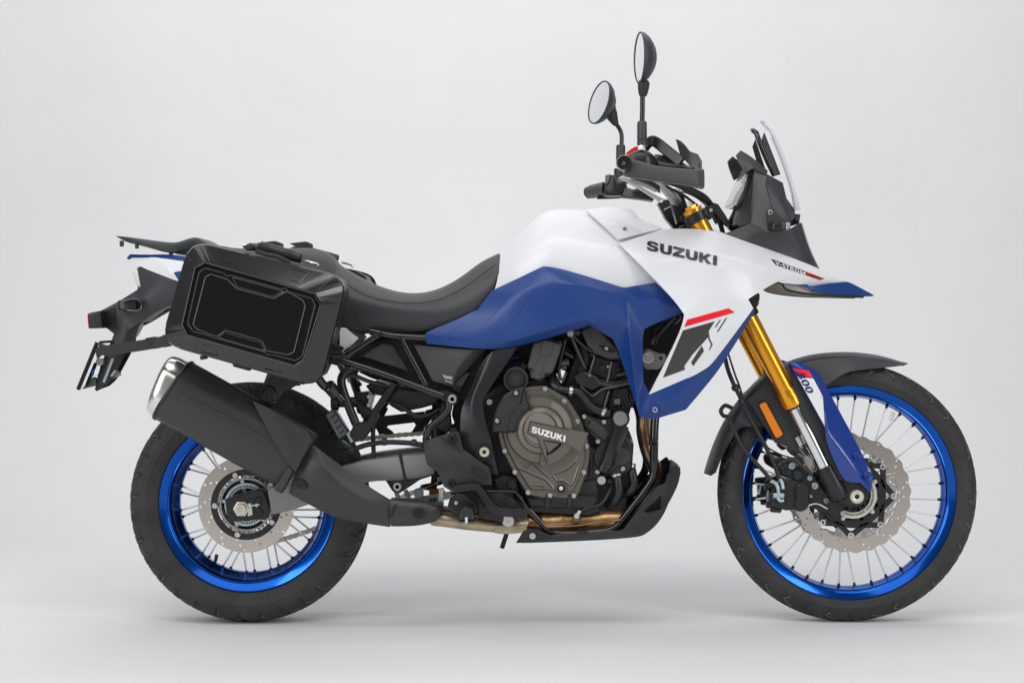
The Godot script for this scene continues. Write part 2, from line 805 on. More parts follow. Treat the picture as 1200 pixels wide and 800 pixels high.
func materials() -> void:
	var fine := noise_tex(3, 0.09, 3, true, 5.0)
	var leather := noise_tex(5, 0.07, 2, true, 6.0, null, 512, FastNoiseLite.TYPE_CELLULAR)
	var cast := noise_tex(9, 0.12, 4, true, 8.0)
	var wavy := noise_tex(21, 0.012, 2, true, 1.5)
	var m := mat("white_paint", 0.75, 0.765, 0.785, 0.32)
	m.clearcoat_enabled = true
	m.clearcoat = 0.35
	m.clearcoat_roughness = 0.16
	m.metallic_specular = 0.35
	m = mat("cowl_grey", 0.085, 0.083, 0.083, 0.42)
	grain(m, fine, 12.0, 0.3)
	m = mat("white_film", 0.8, 0.81, 0.83, 0.3)
	m = mat("blue_cover", 0.006, 0.041, 0.205, 0.36)
	grain(m, fine, 9.0, 0.16)
	m = mat("blue_gloss", 0.002, 0.032, 0.25, 0.22)
	m.clearcoat_enabled = true
	m.clearcoat = 0.6
	m.clearcoat_roughness = 0.06
	m = mat("blue_rim", 0.0, 0.08, 0.44, 0.17, 1.0)
	m.clearcoat_enabled = true
	m.clearcoat = 0.35
	m.clearcoat_roughness = 0.05
	m = mat("black_plastic", 0.020, 0.021, 0.023, 0.42)
	grain(m, fine, 12.0, 0.35)
	m = mat("grey_plastic", 0.058, 0.057, 0.057, 0.45)
	grain(m, fine, 12.0, 0.35)
	m = mat("cowl_plastic", 0.038, 0.040, 0.045, 0.4)
	grain(m, fine, 12.0, 0.3)
	m = mat("muffler_coat", 0.036, 0.034, 0.033, 0.38)
	grain(m, fine, 14.0, 0.25)
	m = mat("seat_vinyl", 0.034, 0.037, 0.041, 0.46)
	grain(m, leather, 16.0, 0.3)
	m = mat("stitch", 0.02, 0.021, 0.023, 0.7)
	m = mat("case_shell", 0.007, 0.007, 0.0075, 0.2)
	grain(m, leather, 40.0, 0.06)
	m.clearcoat_enabled = true
	m.clearcoat = 0.5
	m.clearcoat_roughness = 0.1
	m = mat("case_panel", 0.004, 0.004, 0.005, 0.08)
	m = mat("case_side", 0.016, 0.016, 0.017, 0.42)
	grain(m, leather, 26.0, 0.2)
	m = mat("black_frame", 0.010, 0.010, 0.011, 0.19)
	m.clearcoat_enabled = true
	m.clearcoat = 0.5
	m.clearcoat_roughness = 0.12
	m = mat("black_satin", 0.014, 0.014, 0.0155, 0.28)
	grain(m, cast, 10.0, 0.12)
	m = mat("engine_black", 0.023, 0.023, 0.024, 0.27, 0.2)
	grain(m, cast, 12.0, 0.22)
	m = mat("engine_dark", 0.007, 0.007, 0.0075, 0.5)
	m = mat("engine_grey", 0.07, 0.069, 0.068, 0.3, 0.6)
	grain(m, cast, 12.0, 0.2)
	m = mat("engine_bronze", 0.20, 0.183, 0.157, 0.34, 0.75)
	grain(m, cast, 14.0, 0.12)
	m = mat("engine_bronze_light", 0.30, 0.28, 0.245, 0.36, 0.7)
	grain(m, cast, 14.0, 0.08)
	m = mat("cast_grey", 0.25, 0.243, 0.232, 0.42, 0.5)
	grain(m, cast, 16.0, 0.35)
	m = mat("rubber", 0.03, 0.03, 0.03, 0.62)
	tint(m, noise_tex(31, 0.006, 4, false, 1.0, ramp([[0.0, 0.016, 0.016, 0.017], [0.5, 0.025, 0.025, 0.025], [0.8, 0.036, 0.035, 0.033], [1.0, 0.066, 0.061, 0.052]])), 2.6)
	grain(m, fine, 2.6, 0.5)
	m = mat("hose_rubber", 0.013, 0.014, 0.015, 0.36)
	m = mat("steel", 0.56, 0.55, 0.53, 0.3, 1.0)
	m = mat("disc_steel", 0.55, 0.505, 0.465, 0.22, 1.0)
	m = mat("zinc", 0.72, 0.72, 0.70, 0.3, 0.9)
	m = mat("zinc_blue", 0.50, 0.60, 0.64, 0.35, 0.85)
	m = mat("chrome", 0.82, 0.82, 0.83, 0.07, 1.0)
	m = mat("spoke_steel", 0.78, 0.78, 0.78, 0.3, 0.4)
	m = mat("tip_steel", 0.80, 0.77, 0.73, 0.2, 1.0)
	grain(m, wavy, 6.0, 0.12)
	m = mat("aluminium", 0.66, 0.66, 0.66, 0.36, 0.9)
	m = mat("gold", 0.88, 0.37, 0.015, 0.27, 0.85)
	m.clearcoat_enabled = true
	m.clearcoat = 0.4
	m.clearcoat_roughness = 0.1
	m = mat("cream_steel", 0.74, 0.70, 0.60, 0.35, 0.6)
	m = mat("amber", 0.95, 0.26, 0.008, 0.22)
	grain(m, noise_tex(50, 0.15, 1, true, 12.0, null, 256, FastNoiseLite.TYPE_CELLULAR), 30.0, 0.6)
	m = mat("red", 0.86, 0.004, 0.012, 0.32)
	m = mat("red_lens", 0.6, 0.01, 0.01, 0.2)
	m = mat("decal_dark", 0.012, 0.012, 0.013, 0.3)
	m = mat("decal_grey", 0.042, 0.040, 0.036, 0.32)
	m = mat("decal_letter", 0.055, 0.062, 0.075, 0.22, 0.3)
	m = mat("decal_blue", 0.006, 0.012, 0.10, 0.3)
	m = mat("letter_white", 0.82, 0.82, 0.82, 0.4)
	m = mat("emblem_chrome", 0.34, 0.42, 0.5, 0.25, 0.8)
	m = mat("lens_white", 0.72, 0.73, 0.74, 0.2)
	m = mat("meter_glass", 0.45, 0.46, 0.47, 0.12, 0.2)
	m = mat("mirror", 0.86, 0.88, 0.89, 0.02, 1.0)
	m = mat("webbing", 0.03, 0.031, 0.034, 0.8)
	grain(m, cast, 30.0, 0.5)
	m = mat("plate_grey", 0.13, 0.13, 0.13, 0.6)
	m = mat("blue_bit", 0.01, 0.16, 0.6, 0.4)
	m = mat("shield_inner", 0.42, 0.40, 0.37, 0.55)
	m = mat("clear_screen", 0.30, 0.31, 0.34, 0.03)
	m.transparency = BaseMaterial3D.TRANSPARENCY_ALPHA
	m.albedo_color.a = 0.16
	m = mat("screen_rim", 0.40, 0.41, 0.52, 0.06)
	m = mat("case_bead", 0.27, 0.27, 0.28, 0.17, 0.9)
	m = mat("blue_groove", 0.003, 0.018, 0.09, 0.7)
	m = mat("case_notch", 0.09, 0.09, 0.092, 0.16, 0.9)
	m = mat("tread_dust", 0.13, 0.11, 0.08, 0.8)
	m = mat("smoky_plastic", 0.10, 0.11, 0.12, 0.2)
	m = mat("pipe_gold", 0.5, 0.3, 0.12, 0.3, 0.85)
	tint(m, noise_tex(60, 0.008, 4, false, 1.0, ramp([[0.0, 0.10, 0.055, 0.035], [0.35, 0.30, 0.16, 0.06], [0.6, 0.50, 0.30, 0.12], [0.85, 0.62, 0.44, 0.24], [1.0, 0.4, 0.24, 0.2]])), 6.0)
	grain(m, wavy, 3.0, 0.15)
	m = mat("pipe_pale", 0.5, 0.42, 0.3, 0.38, 0.8)
	tint(m, noise_tex(61, 0.009, 4, false, 1.0, ramp([[0.0, 0.30, 0.22, 0.12], [0.5, 0.48, 0.40, 0.27], [1.0, 0.62, 0.55, 0.42]])), 3.0)
	m = mat("pipe_brown", 0.26, 0.17, 0.12, 0.3, 0.85)
	tint(m, noise_tex(62, 0.008, 3, false, 1.0, ramp([[0.0, 0.13, 0.075, 0.06], [0.5, 0.28, 0.17, 0.10], [1.0, 0.46, 0.30, 0.14]])), 3.0)
	m = mat("chain_steel", 0.66, 0.60, 0.48, 0.36, 0.6)
	m = mat("copper_band", 0.5, 0.2, 0.08, 0.35, 0.8)
	m = mat("backdrop_paper", 0.80, 0.80, 0.805, 0.95)
	m.specular_mode = BaseMaterial3D.SPECULAR_DISABLED
	tint(m, noise_tex(70, 0.004, 3, false, 1.0, ramp([[0.0, 0.775, 0.776, 0.782], [1.0, 0.82, 0.82, 0.824]])), 0.3)


# ---------------------------------------------------------------------------------------- studio
func backdrop() -> void:
	var mb := MB.new()
	var prof := []
	prof.append(Vector2(5.6, 0))
	prof.append(Vector2(0, 0))
	for i in 21:
		var a := PI * 0.5 * i / 20.0
		prof.append(Vector2(-1.5 - sin(a) * 1.3, 1.3 - cos(a) * 1.3))
	prof.append(Vector2(-2.8, 6.0))
	var pts := []
	for s in [-7.0, 7.0]:
		for p in prof:
			pts.append(Vector3(s, p.y, p.x))
	for s in [-7.0, 7.0]:
		for i in prof.size():
			var p: Vector2 = prof[i]
			var out := Vector2(0, -0.02) if i < 2 else Vector2(-sin(PI * 0.5 * minf(i - 2, 20) / 20.0), -cos(PI * 0.5 * minf(i - 2, 20) / 20.0)) * 0.02
			pts.append(Vector3(s, p.y + out.y, p.x + out.x))
	var n := prof.size()
	var t := []
	for i in n - 1:
		t.append_array([i, i + 1, n + i + 1, i, n + i + 1, n + i])
		t.append_array([2 * n + i, 3 * n + i + 1, 2 * n + i + 1, 2 * n + i, 3 * n + i, 3 * n + i + 1])
	mb.solid(pts, t)
	var o := put(self, "backdrop", mb, M.backdrop_paper)
	o.set_meta("kind", "structure")
	o.set_meta("label", "seamless pale grey studio backdrop curving from floor to wall")


# ---------------------------------------------------------------------------------------- wheels
func tyre(parent: Node3D, c: Vector3, R: float, prof: Array, blocks: int, skew: float, zig: float, depth: float, N := 640) -> void:   # prof: [radius, z, tread place 0 (middle) .. 1 (shoulder edge), 2 below]
	var side_ := prof.duplicate()
	var all := []
	for i in range(side_.size() - 1, -1, -1):
		all.append([side_[i][0], -side_[i][1], side_[i][2], -1.0])
	for i in range(1, side_.size()):
		all.append([side_[i][0], side_[i][1], side_[i][2], 1.0])
	var m := all.size()
	var pts := PackedVector3Array()
	for i in N:
		var a := TAU * i / N
		for j in m:
			var q: Array = all[j]
			var r: float = q[0]
			if q[2] < 1.35:
				var s: float = q[2]
				var ph := fposmod(a / TAU * blocks + q[3] * 0.25 + skew * s * q[3] + zig * absf(fposmod(s * 2.2, 1.0) - 0.5), 1.0)
				var w: float = 0.13 if s > 0.35 else 0.07
				var g := 1.0 - smoothstep(w * 0.6, w, absf(ph - 0.5))
				g *= 1.0 - smoothstep(1.12, 1.35, s)
				if s < 0.3:
					g *= smoothstep(0.06, 0.18, s)
				var ph2 := fposmod(ph + 0.5, 1.0)
				if s > 0.25 and s < 0.7:
					g = maxf(g, 0.7 * (1.0 - smoothstep(0.03, 0.05, absf(ph2 - 0.5))))
				if absf(s - 0.30) < 0.035:
					g = maxf(g, 0.8)
				r -= depth * g
			pts.append(c + Vector3(cos(a) * r, sin(a) * r, q[1]))
	var mb := MB.new()
	var t := []
	for i in N:
		var i2 := (i + 1) % N
		for j in m - 1:
			t.append_array([i * m + j, i * m + j + 1, i2 * m + j + 1, i * m + j, i2 * m + j + 1, i2 * m + j])
	mb.solid(Array(pts), t)
	put(parent, "tyre", mb, M.rubber, 30)
	mb = MB.new()                        # dust caught along the edges of the tread blocks
	for i in blocks:
		for sd in [1.0, -1.0]:
			if (i * 5 + int(sd)) % 7 == 2:
				continue
			var line := []
			for q in prof:
				if q[2] > 0.45 and q[2] < 1.3:
					var ph: float = 0.565 - sd * 0.25 - skew * q[2] * sd - zig * absf(fposmod(q[2] * 2.2, 1.0) - 0.5)
					var a: float = TAU * (i + ph) / blocks
					line.append(c + Vector3(cos(a), sin(a), 0) * (q[0] - 0.0012) + Vector3(0, 0, q[1] * sd))
			tube(mb, line.slice((i * 3) % 3, 2 + (i * 7 + 3) % 5) if i % 4 and line.size() > 5 else line, 0.0019, 1, 5)
	put(parent, "tread_dust", mb, M.tread_dust).set_meta("kind", "stuff")


func perforated(mb: MB, c: Vector3, r0: float, r1: float, cells: int, rows: int, hole: float, every: int, wave_n: int, wave: float, t: float, wave_in := 0.0) -> void:   # a brake disc with real holes and a wavy edge
	var z := t * 0.5
	var h: float = (r1 - r0) / rows
	for i in cells:
		for j in rows:
			var a0 := TAU * i / cells
			var a1 := TAU * (i + 1) / cells
			var ring := []
			for uv in [[0, 0], [0.5, 0], [1, 0], [1, 0.5], [1, 1], [0.75, 1], [0.5, 1], [0.25, 1], [0, 1], [0, 0.5]]:
				var a := lerpf(a0, a1, uv[0])
				var r: float = r0 + h * (j + uv[1])
				if j == rows - 1 and uv[1] == 1:
					r += wave * sin(a * wave_n)
				if j == 0 and uv[1] == 0:
					r += wave_in * sin(a * wave_n)
				ring.append(Vector2(cos(a) * r, sin(a) * r))
			var n := ring.size()
			var pts := []
			var tr := []
			var mid := Vector2(cos((a0 + a1) * 0.5), sin((a0 + a1) * 0.5)) * (r0 + h * (j + 0.5))
			var holed := hole > 0.0 and (i * 2 + j * 3) % every == 0
			var inner := []
			for q in ring:
				inner.append(mid + (q - mid).normalized() * hole if holed else mid)
			for k in 2:
				var zz := z if k == 0 else -z
				for q in ring:
					pts.append(c + Vector3(q.x, q.y, zz))
				for q in inner:
					pts.append(c + Vector3(q.x, q.y, zz))
			for k in n:
				var l := (k + 1) % n
				tr.append_array([k, l, n + k, l, n + l, n + k])
				tr.append_array([2 * n + l, 2 * n + k, 3 * n + k, 2 * n + l, 3 * n + k, 3 * n + l])
				if holed:
					tr.append_array([n + k, n + l, 3 * n + l, n + k, 3 * n + l, 3 * n + k])
				var outer: bool = (j == rows - 1 and k >= 4 and k < 8) or (j == 0 and k < 2)
				if outer:
					tr.append_array([l, k, 2 * n + k, l, 2 * n + k, 2 * n + l])
			var base := mb.P.size()
			for p in pts:
				mb.P.append(p)
			for q in tr:
				mb.T.append(base + q)


func spokes(parent: Node3D, c: Vector3, n: int, hub_r: float, hub_z: float, rim_r: float, rim_z: float, lean: float, r := 0.0024, pair := 0.0) -> void:
	var mb := MB.new()
	for i in n:
		var a := TAU * (i + 0.5) / n + (pair if i % 2 == 0 else -pair)
		var s := 1.0 if i % 2 == 0 else -1.0
		var l := lean * (1.0 if (i / 2) % 2 == 0 else -1.0)
		var b := a + l
		var p0 := c + Vector3(cos(b) * hub_r, sin(b) * hub_r, hub_z * s)
		var p1 := c + Vector3(cos(a) * rim_r, sin(a) * rim_r, rim_z * s)
		var sp := MB.new()
		cyl(sp, p0, p1, r, -1.0, 7, 0.1)
		put(parent, "spoke", sp, M.spoke_steel, 60)
		cyl(mb, p1.lerp(p0, 0.035), p1 + (p1 - p0).normalized() * 0.004, r * 1.5, r * 1.9, 6, 0.2)
		var rad := Vector3(cos(a), sin(a), 0)
		cyl(mb, p1 - rad * 0.002, p1 + rad * 0.005, 0.0052, 0.0066, 10, 0.2)
	var o := put(parent, "spoke_nipples", mb, M.blue_nipple if M.has("blue_nipple") else mat("blue_nipple", 0.01, 0.02, 0.05, 0.3, 0.7))
	o.set_meta("kind", "stuff")


func toothed(mb: MB, c: Vector3, r0: float, r1: float, r2: float, n: int, t: float, open := 0.45) -> void:   # sensor ring: two rims joined by bars
	perforated(mb, c, r0, r0 + (r1 - r0) * 0.22, n, 1, 0.0, 1, 1, 0.0, t)
	perforated(mb, c, r1 - (r1 - r0) * 0.22, r2, n, 1, 0.0, 1, 1, 0.0, t)
	for i in n:
		var a := TAU * i / n
		var d := Vector3(cos(a), sin(a), 0)
		bar(mb, c + d * (r0 + (r1 - r0) * 0.1), c + d * (r1 - (r1 - r0) * 0.1), TAU * r0 / n * (1.0 - open), t * 0.9, t * 0.1)


func rear_wheel() -> void:
	var w := group(bike, "rear_wheel")
	var c := v(293.5, 587.3, 0)
	tyre(w, c, 0.321, [[0.3215, 0, 0], [0.3213, 0.008, 0.12], [0.3208, 0.016, 0.22], [0.3203, 0.0195, 0.27], [0.32, 0.0215, 0.3], [0.3197, 0.0235, 0.33], [0.319, 0.028, 0.4], [0.317, 0.036, 0.52], [0.3145, 0.044, 0.64], [0.311, 0.0515, 0.76], [0.3065, 0.0585, 0.88], [0.3005, 0.0655, 1.0], [0.2945, 0.0700, 1.1], [0.288, 0.0728, 1.2], [0.280, 0.0743, 1.34], [0.270, 0.0742, 2], [0.2675, 0.0748, 2], [0.2645, 0.0730, 2], [0.256, 0.0712, 2], [0.246, 0.0675, 2], [0.240, 0.0655, 2], [0.2375, 0.0635, 2], [0.234, 0.0600, 2], [0.228, 0.053, 2]], 32, 0.55, 0.25, 0.007)
	var mb := MB.new()
	var half := [[0.2355, 0.0560], [0.2368, 0.0590], [0.2355, 0.0625], [0.2335, 0.0640], [0.2308, 0.0633], [0.2145, 0.0552], [0.2120, 0.0525], [0.2092, 0.0530], [0.2068, 0.0512], [0.2045, 0.0480], [0.2030, 0.0440], [0.1990, 0.0300], [0.1905, 0.0130], [0.1890, 0.0080], [0.1888, 0.0020]]
	var pr := []
	for q in half:
		pr.append(q)
	for i in range(half.size() - 1, -1, -1):
		pr.append([half[i][0], -half[i][1]])
	for q in [[0.228, -0.051], [0.2080, -0.040], [0.1960, -0.010], [0.1960, 0.010], [0.2080, 0.040], [0.228, 0.051]]:
		pr.append(q)
	lathe(mb, c, Vector3.BACK, pr, 144, true)
	put(w, "rim", mb, M.blue_rim, 26)
	mb = MB.new()
	lathe(mb, c, Vector3.BACK, [[0, -0.075], [0.055, -0.075], [0.06, -0.06], [0.062, -0.045], [0.048, -0.038], [0.034, -0.02], [0.034, 0.02], [0.048, 0.034], [0.066, 0.04], [0.068, 0.048], [0.05, 0.052], [0, 0.052]], 48)
	put(w, "hub", mb, M.engine_black)
	spokes(w, c, 36, 0.064, 0.043, 0.1895, 0.008, 0.34, 0.0024, 0.035)
	# brake disc, its black carrier, bright inner ring and sensor ring
	var cd := c + Vector3(0, 0, 0.072)
	mb = MB.new()
	perforated(mb, cd, 0.0925, 0.1275, 64, 3, 0.0034, 5, 1, 0.0, 0.005)
	put(w, "brake_disc", mb, M.disc_steel, 20)
	mb = MB.new()
	perforated(mb, cd + Vector3(0, 0, 0.001), 0.0775, 0.0935, 48, 1, 0.0, 1, 6, 0.0, 0.0075, 0.0)
	put(w, "disc_carrier", mb, M.black_satin, 20)
	mb = MB.new()
	lathe(mb, cd, Vector3.BACK, [[0.0655, -0.01], [0.0705, -0.01], [0.0705, 0.0035], [0.069, 0.005], [0.067, 0.005], [0.0655, 0.0035]], 64, true)
	for i in 5:
		var a := TAU * i / 5 + 0.5
		var d := Vector3(cos(a), sin(a), 0)
		bar(mb, cd + d * 0.03 - Vector3(0, 0, 0.008), cd + d * 0.067 - Vector3(0, 0, 0.006), 0.012, 0.008, 0.002)
		bar(mb, cd + d.rotated(Vector3.BACK, 0.4) * 0.067 - Vector3(0, 0, 0.006), cd + d * 0.088 - Vector3(0, 0, 0.006), 0.006, 0.006, 0.001)
		bar(mb, cd + d.rotated(Vector3.BACK, -0.4) * 0.067 - Vector3(0, 0, 0.006), cd + d * 0.088 - Vector3(0, 0, 0.006), 0.006, 0.006, 0.001)
	put(w, "bright_carrier_ring", mb, M.steel)
	mb = MB.new()
	toothed(mb, cd + Vector3(0, 0, 0.004), 0.044, 0.054, 0.057, 48, 0.003)
	put(w, "sensor_ring", mb, M.zinc_blue, 20)
	for i in 5:
		var a := TAU * i / 5 - 1.85
		var o := MB.new()
		lathe(o, cd + Vector3(cos(a) * 0.0825, sin(a) * 0.0825, 0.004), Vector3.BACK, [[0, 0], [0.008, 0], [0.008, 0.004], [0.006, 0.006], [0.003, 0.006], [0.0025, 0.003], [0, 0.003]], 16)
		put(w, "bolt", o, M.zinc)
	mb = MB.new()
	toothed(mb, c + Vector3(0, 0, -0.08), 0.06, 0.098, 0.106, 44, 0.006, 0.6)
	put(w, "sprocket", mb, M.chain_steel, 20)
	mb = MB.new()
	var q := v(252, 654.5, 0.0)
	cyl(mb, q + Vector3(-0.003, -0.02, 0), q + Vector3(0.001, -0.006, 0.003), 0.0032, -1, 10)
	cyl(mb, q + Vector3(0.001, -0.006, 0.003), q + Vector3(0.005, 0.012, 0.006), 0.0048, -1, 12)
	put(w, "valve", mb, M.hose_rubber)


func front_wheel() -> void:
	var w := group(bike, "front_wheel")
	var c := v(992.5, 575.6, 0)
	tyre(w, c, 0.348, [[0.3485, 0, 0], [0.3483, 0.005, 0.12], [0.348, 0.009, 0.22], [0.3475, 0.0112, 0.27], [0.3473, 0.0124, 0.3], [0.347, 0.0136, 0.33], [0.346, 0.017, 0.42], [0.344, 0.022, 0.54], [0.341, 0.0275, 0.68], [0.337, 0.033, 0.82], [0.3315, 0.0385, 0.95], [0.3255, 0.0425, 1.06], [0.319, 0.0448, 1.18], [0.313, 0.0458, 1.34], [0.309, 0.0462, 2], [0.307, 0.0468, 2], [0.3045, 0.0455, 2], [0.298, 0.0438, 2], [0.292, 0.0412, 2], [0.289, 0.0402, 2], [0.2875, 0.039, 2], [0.285, 0.0360, 2], [0.280, 0.031, 2]], 34, 0.5, 0.9, 0.006)
	var mb := MB.new()
	var half := [[0.2855, 0.0335], [0.2875, 0.036], [0.2865, 0.0392], [0.2845, 0.0404], [0.2825, 0.0399], [0.2695, 0.0332], [0.2668, 0.0312], [0.2645, 0.0318], [0.2628, 0.0308], [0.2605, 0.0280], [0.2580, 0.0170], [0.2550, 0.0080], [0.2542, 0.0050], [0.2541, 0.0010]]
	var pr := []
	for q in half:
		pr.append(q)
	for i in range(half.size() - 1, -1, -1):
		pr.append([half[i][0], -half[i][1]])
	for q in [[0.28, -0.029], [0.263, -0.017], [0.261, -0.006], [0.261, 0.006], [0.263, 0.017], [0.28, 0.029]]:
		pr.append(q)
	lathe(mb, c, Vector3.BACK, pr, 160, true)
	put(w, "rim", mb, M.blue_rim, 26)
	mb = MB.new()
	lathe(mb, c, Vector3.BACK, [[0, -0.07], [0.05, -0.07], [0.052, -0.06], [0.045, -0.052], [0.045, -0.036], [0.03, -0.03], [0.026, -0.01], [0.026, 0.01], [0.03, 0.03], [0.045, 0.036], [0.045, 0.052], [0.05, 0.06], [0.05, 0.07], [0, 0.07]], 40)
	put(w, "hub", mb, M.engine_black)
	spokes(w, c, 36, 0.043, 0.043, 0.2545, 0.004, 0.42)
	for s in [1.0, -1.0]:
		var cd: Vector3 = c + Vector3(0, 0, 0.075 * s)
		mb = MB.new()
		perforated(mb, cd, 0.119, 0.1535, 72, 3, 0.0031, 5, 24, 0.0024, 0.005, 0.0014)
		put(w, "brake_disc", mb, M.disc_steel, 20)
		mb = MB.new()
		for i in 8:                          # star-shaped carrier: an arm with a triangular window to each rivet
			var a := TAU * i / 8 - 0.04
			var tip := cd + Vector3(cos(a), sin(a), 0) * 0.110
			var l := cd + Vector3(cos(a - 0.40), sin(a - 0.40), 0) * 0.086
			var r := cd + Vector3(cos(a + 0.40), sin(a + 0.40), 0) * 0.086
			for e in [l, r]:
				bar(mb, e, tip, 0.015, 0.006, 0.0012, Vector3.BACK)
		lathe(mb, cd, Vector3.BACK, [[0.068, -0.003], [0.089, -0.003], [0.089, 0.0024], [0.0884, 0.003], [0.0686, 0.003], [0.068, 0.0024]], 64, true)
		for i in 8:
			var a := TAU * (i + 0.5) / 8 - 0.04
			var d := Vector3(cos(a), sin(a), 0)
			bar(mb, cd + d.rotated(Vector3.BACK, 0.28) * 0.04, cd + d * 0.075, 0.015, 0.007, 0.0012, Vector3.BACK)
			bar(mb, cd + d.rotated(Vector3.BACK, -0.28) * 0.04, cd + d * 0.075, 0.015, 0.007, 0.0012, Vector3.BACK)
		put(w, "disc_carrier", mb, M.black_satin)
		for i in 8:
			var a := TAU * i / 8 - 0.04
			var o := MB.new()
			lathe(o, cd + Vector3(cos(a) * 0.1085, sin(a) * 0.1085, 0.002 * s), Vector3(0, 0, s), [[0, 0], [0.0088, 0], [0.0088, 0.0035], [0.0075, 0.005], [0.0042, 0.005], [0.0035, 0.001], [0, 0.001]], 18)
			put(w, "rivet", o, M.zinc)
	mb = MB.new()
	toothed(mb, c + Vector3(0, 0, 0.083), 0.047, 0.0585, 0.063, 60, 0.0026, 0.5)
	for i in 5:
		var a := TAU * i / 5 - 0.72
		var d := Vector3(cos(a), sin(a), 0)
		bar(mb, c + d * 0.058 + Vector3(0, 0, 0.083), c + d * 0.071 + Vector3(0, 0, 0.083), 0.012, 0.0024, 0.0004, Vector3.BACK)
	put(w, "sensor_ring", mb, M.cream_steel, 20)
	for i in 5:
		var a := TAU * i / 5 - 0.72
		var o := MB.new()
		lathe(o, c + Vector3(cos(a) * 0.068, sin(a) * 0.068, 0.084), Vector3.BACK, [[0, 0], [0.0062, 0], [0.0062, 0.003], [0.005, 0.0045], [0, 0.0045]], 6)
		put(w, "bolt", o, M.zinc, 20)
	mb = MB.new()
	cyl(mb, v(878, 584, 0.0), v(889, 583, 0.0), 0.0042, -1, 12)
	put(w, "valve", mb, M.hose_rubber)
	mb = MB.new()
	cyl(mb, v(1047.5, 483, 0.004), v(1044, 492.5, 0.008), 0.0052, 0.004, 12)
	put(w, "balance_weight", mb, M.zinc)


# ----------------------------------------------------------------------------- running gear, frame
func body(mb: MB, st: Array, crease := 1.3, levels := 2) -> Array:      # a bar of changing section; station: [top x, top y, bottom x, bottom y, far z, near z, bulge]
	var rows := []
	for s in st:
		var tn := v(s[0], s[1], s[5])
		var bn := v(s[2], s[3], s[5])
		var b: float = s[6] if s.size() > 6 else 0.0
		var mn := (tn + bn) * 0.5 + Vector3(0, 0, b * side)
		var bf := flat(bn, s[4])
		var tf := flat(tn, s[4])
		rows.append([tn, mn, bn, bf, (bf + tf) * 0.5, tf])
	return grid(mb, rows, {}, {0: crease, 2: crease, 3: crease, 5: crease}, -1.0, levels, null, 38.0, true)


func add_bolts(parent: Node3D, list: Array, m: Material, called := "bolt") -> void:      # [x, y, z, radius]
	for b in list:
		bolt(parent, b[0], b[1], b[2], b[3], m, called)


